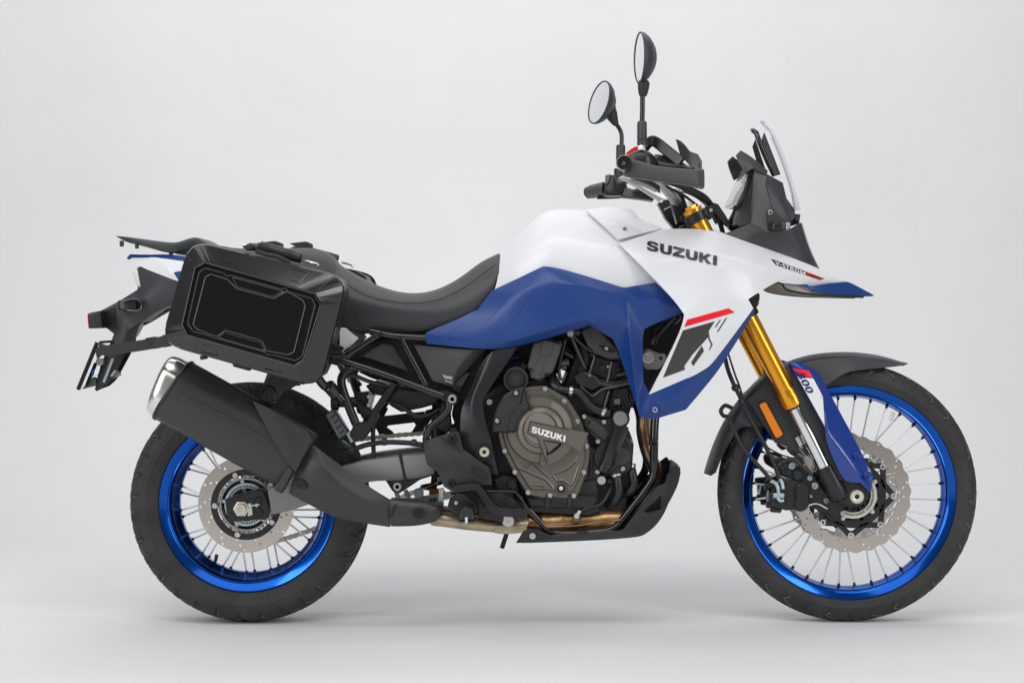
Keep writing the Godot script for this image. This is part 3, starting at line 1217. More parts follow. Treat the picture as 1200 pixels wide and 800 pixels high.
func swingarm_and_chain() -> void:
	var arm := group(bike, "swingarm")
	for s in [1.0, -1.0]:
		side = s
		var mb := MB.new()
		body(mb, [[508, 530, 508, 556, 0.09, 0.135, 0.004], [492, 531, 494, 560, 0.09, 0.135, 0.006], [466, 534, 468, 564, 0.09, 0.137, 0.008], [432, 538, 436, 563, 0.09, 0.137, 0.008], [397, 546, 404, 572, 0.09, 0.137, 0.006], [352, 563, 358, 594, 0.095, 0.137, 0.005], [312, 572, 318, 604, 0.10, 0.14, 0.004]])
		put(arm, "arm", mb, M.cast_grey)
		mb = MB.new()
		plate(mb, [[263, 585], [300, 574], [308, 574], [315, 592], [312, 609], [300, 609], [269, 612], [265, 601]], 0.10, 0.142, 0.003, 2)
		put(arm, "axle_plate", mb, M.black_satin)
		mb = MB.new()
		plate(mb, [[451, 562], [462, 560], [478, 560], [508, 550], [508, 557], [492, 562], [476, 573], [468, 578], [460, 576]], 0.09, 0.128, 0.003, 2)
		put(arm, "link_lug", mb, M.engine_black)
	side = 1.0
	var mb := MB.new()
	bar(mb, v(468.5, 531, 0.1395), v(475, 563, 0.1395), 0.008, 0.006, 0.0015)
	put(arm, "seam_rib", mb, M.black_satin)
	mb = MB.new()
	bar(mb, v(440, 548, -0.1), v(440, 548, 0.1), 0.05, 0.06, 0.006, Vector3.UP)
	put(arm, "cross_brace", mb, M.cast_grey)
	bolt(arm, 465.5, 570, 0.128, 5.2, M.zinc)
	mb = MB.new()
	cyl(mb, v(291.5, 589.5, -0.15), v(282, 596, 0.158), px(5.2), -1, 20)
	lathe(mb, v(282.5, 596, 0.146), Vector3.BACK, [[0.0, 0], [0.021, 0], [0.021, 0.004], [0.0165, 0.005], [0.0165, 0.014], [0.0145, 0.0165], [0.0095, 0.0165], [0.0085, 0.008], [0, 0.008]], 6)
	put(arm, "axle_nut", mb, M.cream_steel, 20)
	mb = MB.new()
	plate(mb, [[289, 590], [294, 589], [296, 603], [290, 605]], 0.14, 0.1455, 0.001)
	put(arm, "washer_plate", mb, M.zinc)
	mb = MB.new()
	plate(mb, [[298, 583], [305, 581], [307, 587], [304, 590], [304, 596], [308, 600], [307, 604], [299, 605]], 0.14, 0.1465, 0.0012)
	put(arm, "adjuster_block", mb, M.engine_dark)
	mb = MB.new()
	cyl(mb, v(294, 592.5, 0.149), v(304, 591, 0.149), 0.0028, -1, 10)
	cyl(mb, v(299, 592, 0.149), v(302, 591.5, 0.149), 0.005, -1, 6)
	put(arm, "adjuster_screw", mb, M.zinc_blue)
	mb = MB.new()                        # hugger and chain guard
	plate(mb, [[443, 488], [470, 485], [500, 481.5], [508, 483], [516, 480], [507, 489], [496, 505], [482, 506.5], [487, 498], [485, 495], [455, 498.5], [453, 500.5], [460, 505.5], [462, 509], [444, 509], [438, 497]], -0.085, -0.079, 0.001)
	put(arm, "chain_guard", mb, M.black_plastic)
	# chain: links round both sprockets, on the far side
	mb = MB.new()
	var path := []
	var top := [v(283, 541, -0.08), v(330, 534, -0.08), v(400, 518, -0.08), v(450, 511.5, -0.08), v(500, 507, -0.08), v(545, 503, -0.08)]
	var low := [v(556, 540, -0.08), v(500, 570, -0.08), v(430, 598, -0.08), v(370, 619, -0.08), v(330, 632, -0.08), v(296, 637, -0.08)]
	path = spline(top, 40)
	path.append_array(spline(low, 40))
	var last: Vector3 = path[0]
	var flip := false
	for p in path:
		if last.distance_to(p) >= 0.0158:
			if last.distance_to(p) < 0.03:
				var d: Vector3 = (p - last).normalized()
				for zz in [-0.0075, 0.0075]:
					var o: Vector3 = Vector3(0, 0, zz * (1.3 if flip else 1.0))
					sweep(mb, [last - d * 0.005 + o, last + o, (last + p) * 0.5 + o, p + o, p + d * 0.005 + o], rect(0.002, 0.013, 0.0005), [0.45, 1.0, 0.72, 1.0, 0.45], false, Vector3.UP)
				cyl(mb, last + Vector3(0, 0, -0.011), last + Vector3(0, 0, 0.011), 0.0036, -1, 8)
				flip = not flip
			last = p
	var ch := put(arm, "chain", mb, M.chain_steel, 25)
	ch.set_meta("kind", "stuff")
	# rear shock: spring, damper, linkage
	var sh := group(bike, "rear_shock")
	mb = MB.new()
	var coil := []
	for i in 161:
		var a := TAU * 8.5 * i / 160.0
		var c0 := v(516, 440, -0.005).lerp(v(507, 588, -0.005), i / 160.0)
		coil.append(c0 + Vector3(cos(a) * 0.032, 0, sin(a) * 0.032))
	tube(mb, coil, 0.0058, 1, 9)
	put(sh, "spring", mb, M.black_frame)
	mb = MB.new()
	cyl(mb, v(517, 420, -0.005), v(512, 520, -0.005), 0.019)
	cyl(mb, v(512, 520, -0.005), v(506, 600, -0.005), 0.009)
	put(sh, "damper", mb, M.engine_black)
	mb = MB.new()
	cyl(mb, v(511, 573, -0.005), v(509, 581, -0.005), 0.017)
	put(sh, "bump_stop", mb, M.copper_band)
	mb = MB.new()
	bar(mb, v(463, 572, 0.03), v(472, 600, 0.03), 0.012, 0.016, 0.002)
	bar(mb, v(475, 574, 0.03), v(486, 600, 0.03), 0.012, 0.006, 0.002)
	bar(mb, v(470, 590, 0.02), v(545, 577, 0.02), 0.02, 0.02, 0.004)
	bar(mb, v(480, 588, 0.04), v(520, 590, 0.04), 0.01, 0.03, 0.003)
	cyl(mb, v(490.5, 578, 0.0), v(490.5, 578, 0.05), px(6.0))
	pieces(sh, "linkage", mb, M.zinc_blue)
	mb = MB.new()
	plate(mb, [[514, 573], [520, 572], [520, 587], [514, 588]], 0.11, 0.128, 0.0015, 1)
	put(sh, "link_clip", mb, M.cream_steel)


func frame_tubes() -> void:
	var fr := group(bike, "frame")
	var core := MB.new()                 # dark inner frame, airbox and battery box seen between the tubes
	plate(core, [[402, 418], [447, 396], [500, 398], [575, 400], [560, 440], [545, 470], [520, 466], [480, 448]], -0.10, 0.095, 0.004)
	put(fr, "battery_box", core, M.engine_dark)
	for s in [1.0, -1.0]:
		side = s
		var mb := MB.new()
		tube(mb, [v(433, 388, 0.13), v(444, 390, 0.135), v(462, 393.5, 0.14), v(505, 396, 0.14), v(575, 398, 0.12)], px(4.2))
		put(fr, "seat_rail", mb, M.black_frame)
		mb = MB.new()
		tube(mb, [v(446, 391, 0.137), v(402, 418.5, 0.142)], px(3.9))
		put(fr, "diagonal_tube", mb, M.black_frame)
		mb = MB.new()
		tube(mb, [v(469.5, 395, 0.14), v(499.5, 453.5, 0.146)], px(3.9))
		put(fr, "diagonal_tube", mb, M.black_frame)
		mb = MB.new()
		tube(mb, [v(330, 398, 0.13), v(392, 420, 0.142), v(440, 435, 0.146), v(520, 464.5, 0.150)], px(4.6))
		put(fr, "lower_tube", mb, M.black_frame)
		mb = MB.new()
		for w in [[446, 391, 0.137, 5.2], [402, 418.5, 0.142, 5.4], [469.5, 395.5, 0.14, 5.4], [499.5, 453, 0.146, 5.6]]:
			cyl(mb, v(w[0] - 1.5, w[1] - 1, w[2]), v(w[0] + 1.5, w[1] + 1, w[2]), px(w[3]), -1, 16, 0.4)
		pieces(fr, "weld_joint", mb, M.black_frame)
		mb = MB.new()
		plate(mb, [[515, 458], [522, 457], [535, 462], [538, 470], [535, 475], [524, 474], [515, 468]], 0.13, 0.158, 0.003, 2)
		put(fr, "tube_clamp", mb, M.black_frame)
		mb = MB.new()                # underside rail beside the lower tube
		tube(mb, [v(403, 428, 0.13), v(420, 430, 0.13), v(450, 441, 0.13), v(470, 450, 0.13)], px(2.8))
		tube(mb, [v(412, 438, 0.12), v(430, 446, 0.12), v(452, 452, 0.12)], px(2.4))
		pieces(fr, "side_rail", mb, M.black_frame)
		mb = MB.new()                # Y-shaped passenger peg bracket
		tube(mb, [v(411, 432, 0.15), v(402, 439, 0.155), v(400, 450, 0.158), v(407, 472, 0.16), v(417, 497, 0.16)], px(5.0), 6, 10)
		put(fr, "peg_bracket_arm", mb, M.black_satin)
		mb = MB.new()
		bar(mb, v(462, 449, 0.155), v(436, 487, 0.158), px(7.5), px(9), 0.002)
		put(fr, "peg_bracket_arm", mb, M.black_satin)
		mb = MB.new()
		plate(mb, [[411, 488], [418, 495], [429, 494], [436, 480], [444, 487], [438, 498], [430, 511], [424, 516], [414, 517], [409, 510], [413, 500]], 0.145, 0.165, 0.003, 1.5)
		put(fr, "peg_bracket", mb, M.black_satin)
		mb = MB.new()                # main spar down to the swingarm pivot
		panel(mb, [[578, 411, 0.165], [606, 406, 0.16], [598, 420, 0.165], [582, 442, 0.172], [566, 468, 0.178], [565, 480, 0.178], [575, 514, 0.18], [579, 532, 0.18], [584, 557, 0.178], [570, 552, 0.175], [551, 533, 0.172], [541, 521, 0.168], [538, 490, 0.165], [544, 468, 0.165], [557, 444, 0.162], [560, 432, 0.160], [569, 418, 0.160], [558, 500, 0.180], [549, 470, 0.178], [566, 440, 0.176]],
			[[0, 1, 2, 19], [19, 2, 3, 4], [18, 19, 4], [18, 4, 5], [17, 18, 5, 6], [17, 6, 7, 10], [7, 8, 9, 10], [11, 12, 17, 10], [12, 13, 18, 17], [13, 14, 15, 19, 18], [15, 16, 0, 19]], [[19, 18, 1.5], [18, 17, 1.5], [0, 19, 1.2], [2, 19, 0.8]], 0.03, 3)
		put(fr, "spar", mb, M.black_satin)
		mb = MB.new()                # down tube and cradle under the engine
		tube(mb, [v(776, 440, 0.10), v(768, 490, 0.115), v(766.5, 530, 0.12), v(766, 556, 0.12), v(757, 574, 0.122), v(727, 612, 0.125), v(718, 620, 0.125), v(705, 623, 0.125), v(660, 625.5, 0.125), v(643, 622, 0.125), v(634, 613, 0.125), v(616, 593, 0.125), v(606, 578, 0.125)], px(4.9), 6)
		put(fr, "down_tube", mb, M.black_frame)
		mb = MB.new()
		lathe(mb, v(765.5, 519, 0.112), Vector3(0, 0, s), [[0, 0], [px(5.4), 0], [px(5.4), 0.02], [px(4.8), 0.023], [px(2.2), 0.023], [px(1.8), 0.015], [0, 0.015]], 20)
		put(fr, "tube_lug", mb, M.black_frame)
	side = 1.0
	bolt(fr, 530, 467.5, 0.158, 5.6, M.zinc)
	bolt(fr, 573.5, 471.0, 0.14, 3.6, M.cream_steel)
	var mb := MB.new()
	lathe(mb, v(567.5, 530, 0.168), Vector3.BACK, [[0, 0], [px(10.2), 0], [px(10.2), 0.012], [px(9.4), 0.015], [px(7.5), 0.015], [px(6.8), 0.009], [0, 0.009]], 32)
	put(fr, "pivot_ring", mb, M.engine_dark)
	mb = MB.new()
	lathe(mb, v(567.5, 529.5, 0.176), Vector3.BACK, [[0, 0], [px(6), 0], [px(6), 0.004], [px(5.2), 0.006], [px(3.8), 0.006], [px(3.6), 0.004], [px(2.4), 0.004], [px(2.2), 0.0], [0, 0.0]], 24)
	put(fr, "pivot_bolt", mb, M.cream_steel)
	# grey infill panel between the tubes and the grey side cover with its emblem
	mb = MB.new()
	plate(mb, [[447, 402], [461, 404], [479, 436], [422, 418], [424, 416]], 0.09, 0.112, 0.003, 1.5)
	put(fr, "infill_panel", mb, M.grey_plastic)
	mb = MB.new()
	var r := panel(mb, [[485, 404, 0.135], [569, 409, 0.128], [564, 416, 0.125], [534, 448, 0.120], [531, 453, 0.125], [507, 446, 0.14], [535, 427, 0.15], [554, 410, 0.148], [520, 412, 0.146]], [[0, 8, 6, 5], [0, 7, 8], [8, 7, 6], [7, 1, 2, 6], [6, 2, 3], [6, 3, 4], [5, 6, 4]], [[7, 6, 2.2], [6, 4, 2.2]], 0.02, 3)
	put(fr, "side_cover", mb, M.grey_plastic)
	mb = MB.new()
	decal(mb, [Vector2(518.5, 438.5), Vector2(523, 440), Vector2(530, 441), Vector2(530, 445), Vector2(520.5, 443)], r, 0.14)
	decal(mb, [Vector2(522, 444.8), Vector2(525.5, 446.3), Vector2(530, 447), Vector2(530, 449.6), Vector2(526, 448.4), Vector2(521, 447)], r, 0.14)
	put(fr, "emblem", mb, M.emblem_chrome)
	mb = MB.new()
	plate(mb, [[534, 448], [546, 437], [552, 436], [546, 446], [541, 455], [540, 460], [533, 459], [530, 455]], 0.11, 0.128, 0.002, 1)
	put(fr, "cover_lug", mb, M.black_plastic)
	bolt(fr, 536, 454, 0.128, 3.6, M.engine_dark)
	# parts seen below the seat rail: preload adjuster, fluid bottle, hugger
	mb = MB.new()
	plate(mb, [[452, 470], [466, 454], [500, 458], [516, 466], [512, 473], [495, 478], [470, 483], [458, 476]], -0.08, 0.07, 0.006, 2)
	put(fr, "inner_fender", mb, M.black_plastic)
	mb = MB.new()
	plate(mb, [[428, 452], [440, 446], [456, 452], [448, 464], [436, 462]], -0.05, 0.07, 0.005, 2)
	plate(mb, [[414, 461], [430, 459], [436, 470], [430, 488], [418, 484]], 0.02, 0.10, 0.004, 2)
	plate(mb, [[415, 470], [436, 480], [432, 492], [424, 490]], 0.08, 0.13, 0.003, 1)
	pieces(fr, "rear_bracketry", mb, M.engine_black)
	mb = MB.new()
	plate(mb, [[428, 463], [440, 461], [436, 470], [434, 478], [430, 477], [431, 468]], 0.07, 0.118, 0.002, 1)
	put(fr, "cable_clip", mb, M.steel)
	add_bolts(fr, [[432, 464.5, 0.118, 2.2], [432, 474.5, 0.118, 2.6]], M.zinc)
	mb = MB.new()
	cyl(mb, v(388, 470.5, 0.12), v(397, 470.5, 0.12), px(9.5), -1, 22, 0.1)
	cyl(mb, v(396, 471, 0.12), v(418, 471, 0.12), px(6), -1, 18)
	for i in 14:
		var a := TAU * i / 14
		bar(mb, v(388.5, 470.5, 0.12) + Vector3(0, cos(a), sin(a)) * px(9.4), v(396.5, 470.5, 0.12) + Vector3(0, cos(a), sin(a)) * px(9.4), 0.004, 0.003, 0.001)
	put(fr, "preload_knob", mb, M.black_plastic)
	mb = MB.new()
	body(mb, [[392, 478, 381, 486, 0.12, 0.155], [409, 506, 397, 515, 0.12, 0.155]], 1.6)
	put(fr, "fluid_bottle", mb, M.smoky_plastic)
	mb = MB.new()
	for i in 5:
		var f := i / 4.0
		bar(mb, v(384 + 14 * f, 484 + 24 * f, 0.157), v(389 + 14 * f, 480 + 24 * f, 0.157), 0.003, 0.002, 0.0006)
	bar(mb, v(390, 478.5, 0.157), v(408.5, 506, 0.157), 0.004, 0.004, 0.001)
	bar(mb, v(397, 517, 0.14), v(409, 507, 0.14), 0.008, 0.02, 0.002)
	body(mb, [[399, 515, 397, 518, 0.125, 0.15], [411, 524, 406, 528, 0.125, 0.15]], 1.6)
	put(fr, "bottle_mount", mb, M.black_satin)
	mb = MB.new()
	plate(mb, [[405, 508], [411, 504], [417, 515], [411, 519]], 0.14, 0.152, 0.001)
	put(fr, "bottle_clip", mb, M.zinc_blue)
	mb = MB.new()
	tube(mb, [v(388, 534, 0.14), v(410, 528, 0.142), v(430, 521, 0.145), v(452, 518, 0.147), v(480, 519, 0.147), v(500, 522, 0.145)], px(3.0))
	tube(mb, [v(438, 494, 0.12), v(437, 510, 0.12), v(438, 536, 0.12)], px(2.6))
	tube(mb, [v(454, 470, 0.1), v(470, 476, 0.1), v(485, 486, 0.1), v(500, 487, 0.1), v(516, 479, 0.1)], px(2.6))
	pieces(fr, "cable", mb, M.hose_rubber)
	mb = MB.new()
	tube(mb, [v(526, 468, 0.15), v(525, 480, 0.155), v(517, 490, 0.16), v(504, 501, 0.165), v(499.5, 512, 0.17), v(500, 522, 0.165)], px(4.2), 6, 14)
	put(fr, "breather_hose", mb, M.hose_rubber)
	mb = MB.new()
	plate(mb, [[517, 471], [527, 474], [529, 500], [524, 508], [506, 498], [504, 494], [514, 488]], 0.08, 0.12, 0.003, 2)
	put(fr, "mudflap", mb, M.black_plastic)
	for b in [[450, 517.5, 0.15], [485, 518.5, 0.15], [412, 528, 0.148]]:
		mb = MB.new()
		cyl(mb, v(b[0] - 3, b[1], b[2]), v(b[0] + 3, b[1] + 0.3, b[2]), px(4.2), -1, 14)
		put(fr, "cable_clamp", mb, M.black_plastic)


# ------------------------------------------------------------------------------------------ engine
func arc_pts(cx: float, cy: float, r: float, a0: float, a1: float, n: int) -> Array:
	var o := []
	for i in n + 1:
		var a := deg_to_rad(lerpf(a0, a1, float(i) / n))
		o.append([cx + r * cos(a), cy + r * sin(a)])
	return o


func engine() -> void:
	var en := group(bike, "engine")
	# dark castings
	var mb := MB.new()
	plate(mb, [[560, 470], [590, 448], [640, 440], [690, 470], [739, 515], [741, 560], [736, 600], [700, 606], [614, 603], [590, 575], [560, 560]], -0.16, 0.105, 0.008, 4)
	put(en, "crankcase", mb, M.engine_dark)
	mb = MB.new()
	plate(mb, [[660, 452], [676, 408], [694, 392], [738, 420], [742, 470], [728, 520], [690, 500]], -0.12, 0.085, 0.006, 4)
	put(en, "front_cylinder", mb, M.engine_dark)
	mb = MB.new()
	plate(mb, [[585, 415], [612, 398], [650, 402], [660, 425], [648, 446], [600, 452]], -0.12, 0.03, 0.006, 4)
	put(en, "rear_cylinder", mb, M.engine_dark)
	mb = MB.new()
	plate(mb, [[556, 404], [640, 392], [702, 380], [712, 440], [672, 440], [650, 428], [622, 434], [596, 438], [572, 440]], -0.12, 0.01, 0.004, 4)
	put(en, "airbox", mb, M.engine_dark)
	mb = MB.new()
	plate(mb, [[546, 446], [566, 412], [604, 402], [602, 450], [584, 470], [566, 500], [556, 540], [536, 506], [529, 486], [532, 470]], -0.1, 0.0, 0.004, 3)
	put(en, "frame_backing", mb, M.engine_dark)
	mb = MB.new()
	plate(mb, [[536, 572], [576, 566], [606, 560], [618, 596], [600, 606], [560, 608], [530, 598]], 0.0, 0.12, 0.004, 3)
	put(en, "rear_casting", mb, M.engine_dark)
	mb = MB.new()
	plate(mb, [[614, 574], [700, 560], [704, 600], [690, 605], [622, 600]], -0.1, 0.135, 0.004, 2)
	put(en, "oil_sump", mb, M.engine_black)
	mb = MB.new()
	plate(mb, [[616, 582], [700, 580], [699, 590], [690, 596], [622, 594]], 0.1, 0.148, 0.003, 1)
	for x in [641.5, 667.5]:
		cyl(mb, v(x, 579, 0.146), v(x, 595, 0.146), px(3.6), -1, 12)
	pieces(en, "sump_flange", mb, M.engine_black)
	mb = MB.new()
	plate(mb, [[688, 520], [704, 530], [702, 586], [686, 592], [680, 575]], 0.07, 0.13, 0.003, 1.5)
	put(en, "side_casting", mb, M.engine_black)
	# clutch cover: flange, main cover, stepped drum, recesses, ribs
	var flange := [[603, 461], [620, 453], [640, 452], [652, 459], [665, 466], [674, 480], [681, 492], [688, 512], [692, 524], [691, 540], [687, 556], [678, 580], [672, 584], [658, 584], [645, 582], [640, 584], [618, 580], [602, 554], [588, 528], [583, 509], [584, 488], [591, 470]]
	mb = MB.new()
	plate(mb, flange, 0.09, 0.152, 0.003, 4)
	put(en, "clutch_flange", mb, M.engine_bronze)
	mb = MB.new()
	plate(mb, [[606, 464], [622, 457.5], [640, 458], [651, 465], [662, 473], [671, 486], [678, 500], [684, 515], [687, 526], [686, 540], [681, 556], [673, 576], [660, 577], [645, 575], [621, 574], [607, 552], [594, 528], [588, 509], [589, 488], [595, 474]], 0.14, 0.164, 0.004, 5)
	put(en, "clutch_cover", mb, M.engine_bronze)
	mb = MB.new()
	disc_z(mb, 633, 503.5, 0.15, 0.178, 40, 72, 0.07)
	put(en, "clutch_drum", mb, M.engine_bronze)
	mb = MB.new()
	lathe(mb, v(633, 503.5, 0.176), Vector3.BACK, [[0, 0], [px(38.2), 0], [px(38.2), 0.003], [px(36.5), 0.0075], [px(27.2), 0.0075], [px(26.6), 0.0055], [px(25.8), 0.0055], [px(25.2), 0.012], [px(20.4), 0.0155], [px(19.6), 0.014], [px(18.8), 0.0165], [px(16), 0.0175], [0, 0.0175]], 96)
	put(en, "clutch_dome", mb, M.engine_bronze)
	mb = MB.new()
	disc_z(mb, 632.5, 502.0, 0.18, 0.1955, 18.6, 56, 0.06)
	put(en, "clutch_centre", mb, M.engine_bronze_light)
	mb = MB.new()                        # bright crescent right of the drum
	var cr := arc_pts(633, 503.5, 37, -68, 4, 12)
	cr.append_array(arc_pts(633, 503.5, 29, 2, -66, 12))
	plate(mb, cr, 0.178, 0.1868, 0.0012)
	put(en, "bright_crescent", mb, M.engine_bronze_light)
	mb = MB.new()                        # name plate with its foot
	plate(mb, [[621.5, 493.6], [690, 507], [681, 530], [664, 519.5], [657, 519], [640, 516], [641, 526], [641, 543], [636, 536], [630, 513.5], [618, 507.5]], 0.18, 0.1985, 0.0012)
	put(en, "name_plate", mb, M.engine_bronze)
	mb = MB.new()                        # lower sweep of the cover that overlaps the drum
	var sw := arc_pts(633, 503.5, 43, 18, 92, 12)
	sw.append_array(arc_pts(633, 503.5, 29, 90, 20, 10))
	plate(mb, sw, 0.165, 0.192, 0.004)
	put(en, "lower_sweep", mb, M.engine_bronze)
	mb = MB.new()
	plate(mb, [[637, 516], [656, 519.5], [643, 531]], 0.18, 0.1996, 0.001)
	put(en, "triangle_boss", mb, M.engine_bronze)
	mb = MB.new()
	for g in [[[621.5, 493.6], [667, 503.6]], [[621.3, 494], [618, 507.3]], [[618, 507.5], [630, 513]], [[630, 513], [641, 543]], [[637, 516], [656, 519.5]], [[637, 516], [643, 531]], [[656, 519.5], [643, 531]]]:
		var z := 0.1992
		bar(mb, v(g[0][0], g[0][1], z), v(g[1][0], g[1][1], z), 0.0018, 0.0014, 0.0004, Vector3.BACK)
	put(en, "plate_outline", mb, M.engine_dark)
	mb = MB.new()                        # raised ribs on the lower cover
	for g in [[[606, 546], [640, 561], [648, 570], [654, 577]], [[608, 540], [616, 547], [622, 541], [643, 558]], [[648, 556], [652, 562.5], [660, 562], [669, 568], [672, 564], [678, 546]], [[648, 555], [664, 549], [674, 540], [678, 532]]]:
		var q := []
		for p in g:
			q.append(v(p[0], p[1], 0.1645))
		tube(mb, q, 0.0013, 1, 6)
	for g in [[625, 569], [637.5, 570.5], [637.5, 574.5], [625, 573]]:
		pass
	put(en, "cover_rib", mb, M.engine_bronze_light)
	mb = MB.new()
	for g in [[[605, 548], [639, 563], [647, 572]], [[610, 541.5], [617, 548.5], [622.5, 542.5], [643, 560]], [[647, 557], [652, 564], [660, 563.5], [669, 570], [673, 565], [679, 546]], [[649, 556.3], [664.5, 550.5], [675, 541]], [[625, 569], [637.5, 570.5], [637.5, 574.5]]]:
		var q := []
		for p in g:
			q.append(v(p[0], p[1], 0.1642))
		tube(mb, q, 0.0012, 1, 6)
	put(en, "cover_groove", mb, M.engine_dark)
	mb = MB.new()                        # black guard over the upper left of the drum
	var gd := [[615, 452.5], [617, 464], [622, 477.5]]
	gd.append_array(arc_pts(633, 503.5, 28.5, -112, -183, 10))
	gd.append_array([[604, 507], [577, 507], [578, 492], [582, 478], [590, 464], [602, 456]])
	plate(mb, gd, 0.155, 0.196, 0.004, 1.0)
	put(en, "clutch_guard", mb, M.black_plastic)
	mb = MB.new()
	var gi := arc_pts(633, 503.5, 29, -114, -182, 10)
	gi.append_array(arc_pts(633, 503.5, 38, -182, -116, 10))
	plate(mb, gi, 0.19, 0.2005, 0.002)
	put(en, "guard_lip", mb, M.black_plastic)
	mb = MB.new()
	for q in [[604.5, 460.5], [582.5, 493]]:
		plate(mb, [[q[0] - 4, q[1] - 3], [q[0] + 3, q[1] - 4.5], [q[0] + 4.5, q[1] + 3.5], [q[0] - 2, q[1] + 5.5]], 0.19, 0.1978, 0.001, 0.5)
	pieces(en, "guard_recess", mb, M.engine_dark)
	add_bolts(en, [[604.7, 460.5, 0.1972, 2.6], [582.5, 493, 0.1972, 2.6]], M.zinc)
	add_bolts(en, [[638.8, 455.5, 0.152, 3.2], [661.5, 470, 0.152, 3.2], [676.5, 493.5, 0.152, 3.2], [687.2, 522.6, 0.152, 3.2], [684.3, 553, 0.152, 3.1], [672.5, 580.6, 0.152, 3.1], [644.7, 580, 0.152, 3.1], [618.7, 576.7, 0.152, 3.1], [603.4, 553, 0.152, 3.1], [591.5, 528, 0.152, 3.1]], M.zinc)
	mb = MB.new()
	lathe(mb, v(657.6, 572, 0.16), Vector3.BACK, [[0, 0], [px(7.4), 0], [px(7.4), 0.006], [px(6.4), 0.009], [px(5.4), 0.009], [px(5), 0.006], [0, 0.006]], 28)
	put(en, "oil_window", mb, M.engine_bronze)
	mb = MB.new()
	lathe(mb, v(657.6, 572, 0.164), Vector3.BACK, [[0, 0], [px(5.2), 0], [px(5.2), 0.003], [0, 0.003]], 28)
	for i in 6:
		var a := TAU * i / 6
		var d := Vector3(cos(a), sin(a), 0)
		bar(mb, v(657.6, 572, 0.167) + d * px(2.6), v(657.6, 572, 0.167) + d * px(4.8), 0.003, 0.002, 0.0005, Vector3.BACK)
	put(en, "oil_glass", mb, M.engine_dark)
	mb = MB.new()
	disc_z(mb, 657.6, 572, 0.164, 0.1685, 2.4, 16)
	put(en, "oil_filler", mb, M.lens_white)
	# embossed maker's name
	mb = MB.new()
	var u := Vector2(39.5, 11.4) / 59.3
	var w := Vector2(-1.1, 7.2) / 10.0
	for l in logo_word():
		var o := PackedVector2Array()
		for q in l[0]:
			var p: Vector2 = Vector2(623.6, 499.2) + u * (q[0] + l[1]) + w * q[1]
			var g := v(p.x, p.y, 0.2002)
			o.append(Vector2(g.x, g.y))
		extrude(mb, o, 0.198, 0.2002, 0.0001)
	put(en, "name_lettering", mb, M.letter_white)
	# round cap above left
	mb = MB.new()
	lathe(mb, v(604.4, 443, 0.06), Vector3.BACK, [[0, 0], [px(15), 0], [px(15), 0.085], [px(14), 0.09], [px(11.5), 0.09], [px(11), 0.086], [px(9.5), 0.086], [px(8.6), 0.094], [px(7.4), 0.094], [px(7), 0.090], [0, 0.090]], 40)
	put(en, "starter_cap", mb, M.black_plastic)
	# ignition or sensor box under the side cover
	mb = MB.new()
	plate(mb, [[625, 402], [640, 398], [650, 401], [659, 402], [656, 414], [648, 436], [640, 441], [632, 446], [622, 443], [621, 434], [618, 430]], 0.09, 0.15, 0.003, 2)
	put(en, "relay_cover", mb, M.grey_plastic)
	mb = MB.new()
	plate(mb, [[636, 398], [650, 401], [645, 419], [632, 416]], 0.14, 0.1525, 0.0015, 2.5)
	plate(mb, [[629, 423], [639, 425], [632, 445], [623, 442]], 0.14, 0.1525, 0.0015, 1.5)
	pieces(en, "relay_panel", mb, M.grey_plastic)
	add_bolts(en, [[656, 401, 0.15, 2.2], [621.5, 432.5, 0.15, 2.2], [640.5, 439, 0.15, 2.4]], M.engine_black)
	# throttle linkage and pipes left of the front cylinder
	mb = MB.new()
	tube(mb, [v(669, 393, 0.13), v(678, 414, 0.13), v(686, 432, 0.13)], px(2.2))
	tube(mb, [v(671, 392, 0.13), v(683, 404, 0.13), v(694, 412, 0.13)], px(2.2))
	tube(mb, [v(663, 397, 0.125), v(657, 420, 0.125), v(655, 436, 0.125), v(658, 446, 0.125)], px(2.2))
	tube(mb, [v(641, 400, 0.06), v(662, 412, 0.06), v(676, 420, 0.06)], px(5.5))
	pieces(en, "bracing_rod", mb, M.black_frame)
	bolt(en, 668.3, 390.8, 0.135, 4.2, M.zinc)
	mb = MB.new()
	cyl(mb, v(670, 390, 0.11), v(680, 390, 0.11), px(2.4))
	cyl(mb, v(655, 427, 0.06), v(667, 424, 0.06), px(5))
	cyl(mb, v(658, 431, 0.07), v(664, 430, 0.07), px(3))
	pieces(en, "fuel_fitting", mb, M.cast_grey)
	mb = MB.new()                        # finned valve cover pieces on the front cylinder
	var tilt := Vector2(12.5, 10.5).normalized()
	plate(mb, [[672, 440], [684, 434], [706, 444], [722, 446], [740, 442], [741, 450], [722, 455], [704, 453], [694, 458], [676, 450]], 0.06, 0.118, 0.003, 1)
	plate(mb, [[678, 402], [687, 404], [692, 418], [686, 440], [676, 436], [684, 418]], 0.05, 0.105, 0.003, 1.5)
	plate(mb, [[695, 416], [728, 425], [724, 446], [712, 446], [700, 441], [690, 436]], 0.05, 0.095, 0.003, 2)
	plate(mb, [[681, 454], [694, 460], [704, 455], [712, 456], [706, 480], [698, 488], [684, 474], [678, 462]], 0.05, 0.112, 0.003, 1.5)
	plate(mb, [[718, 456], [736, 452], [738, 470], [726, 482], [712, 482]], 0.04, 0.10, 0.003, 2)
	pieces(en, "cylinder_casting", mb, M.engine_black)
	mb = MB.new()
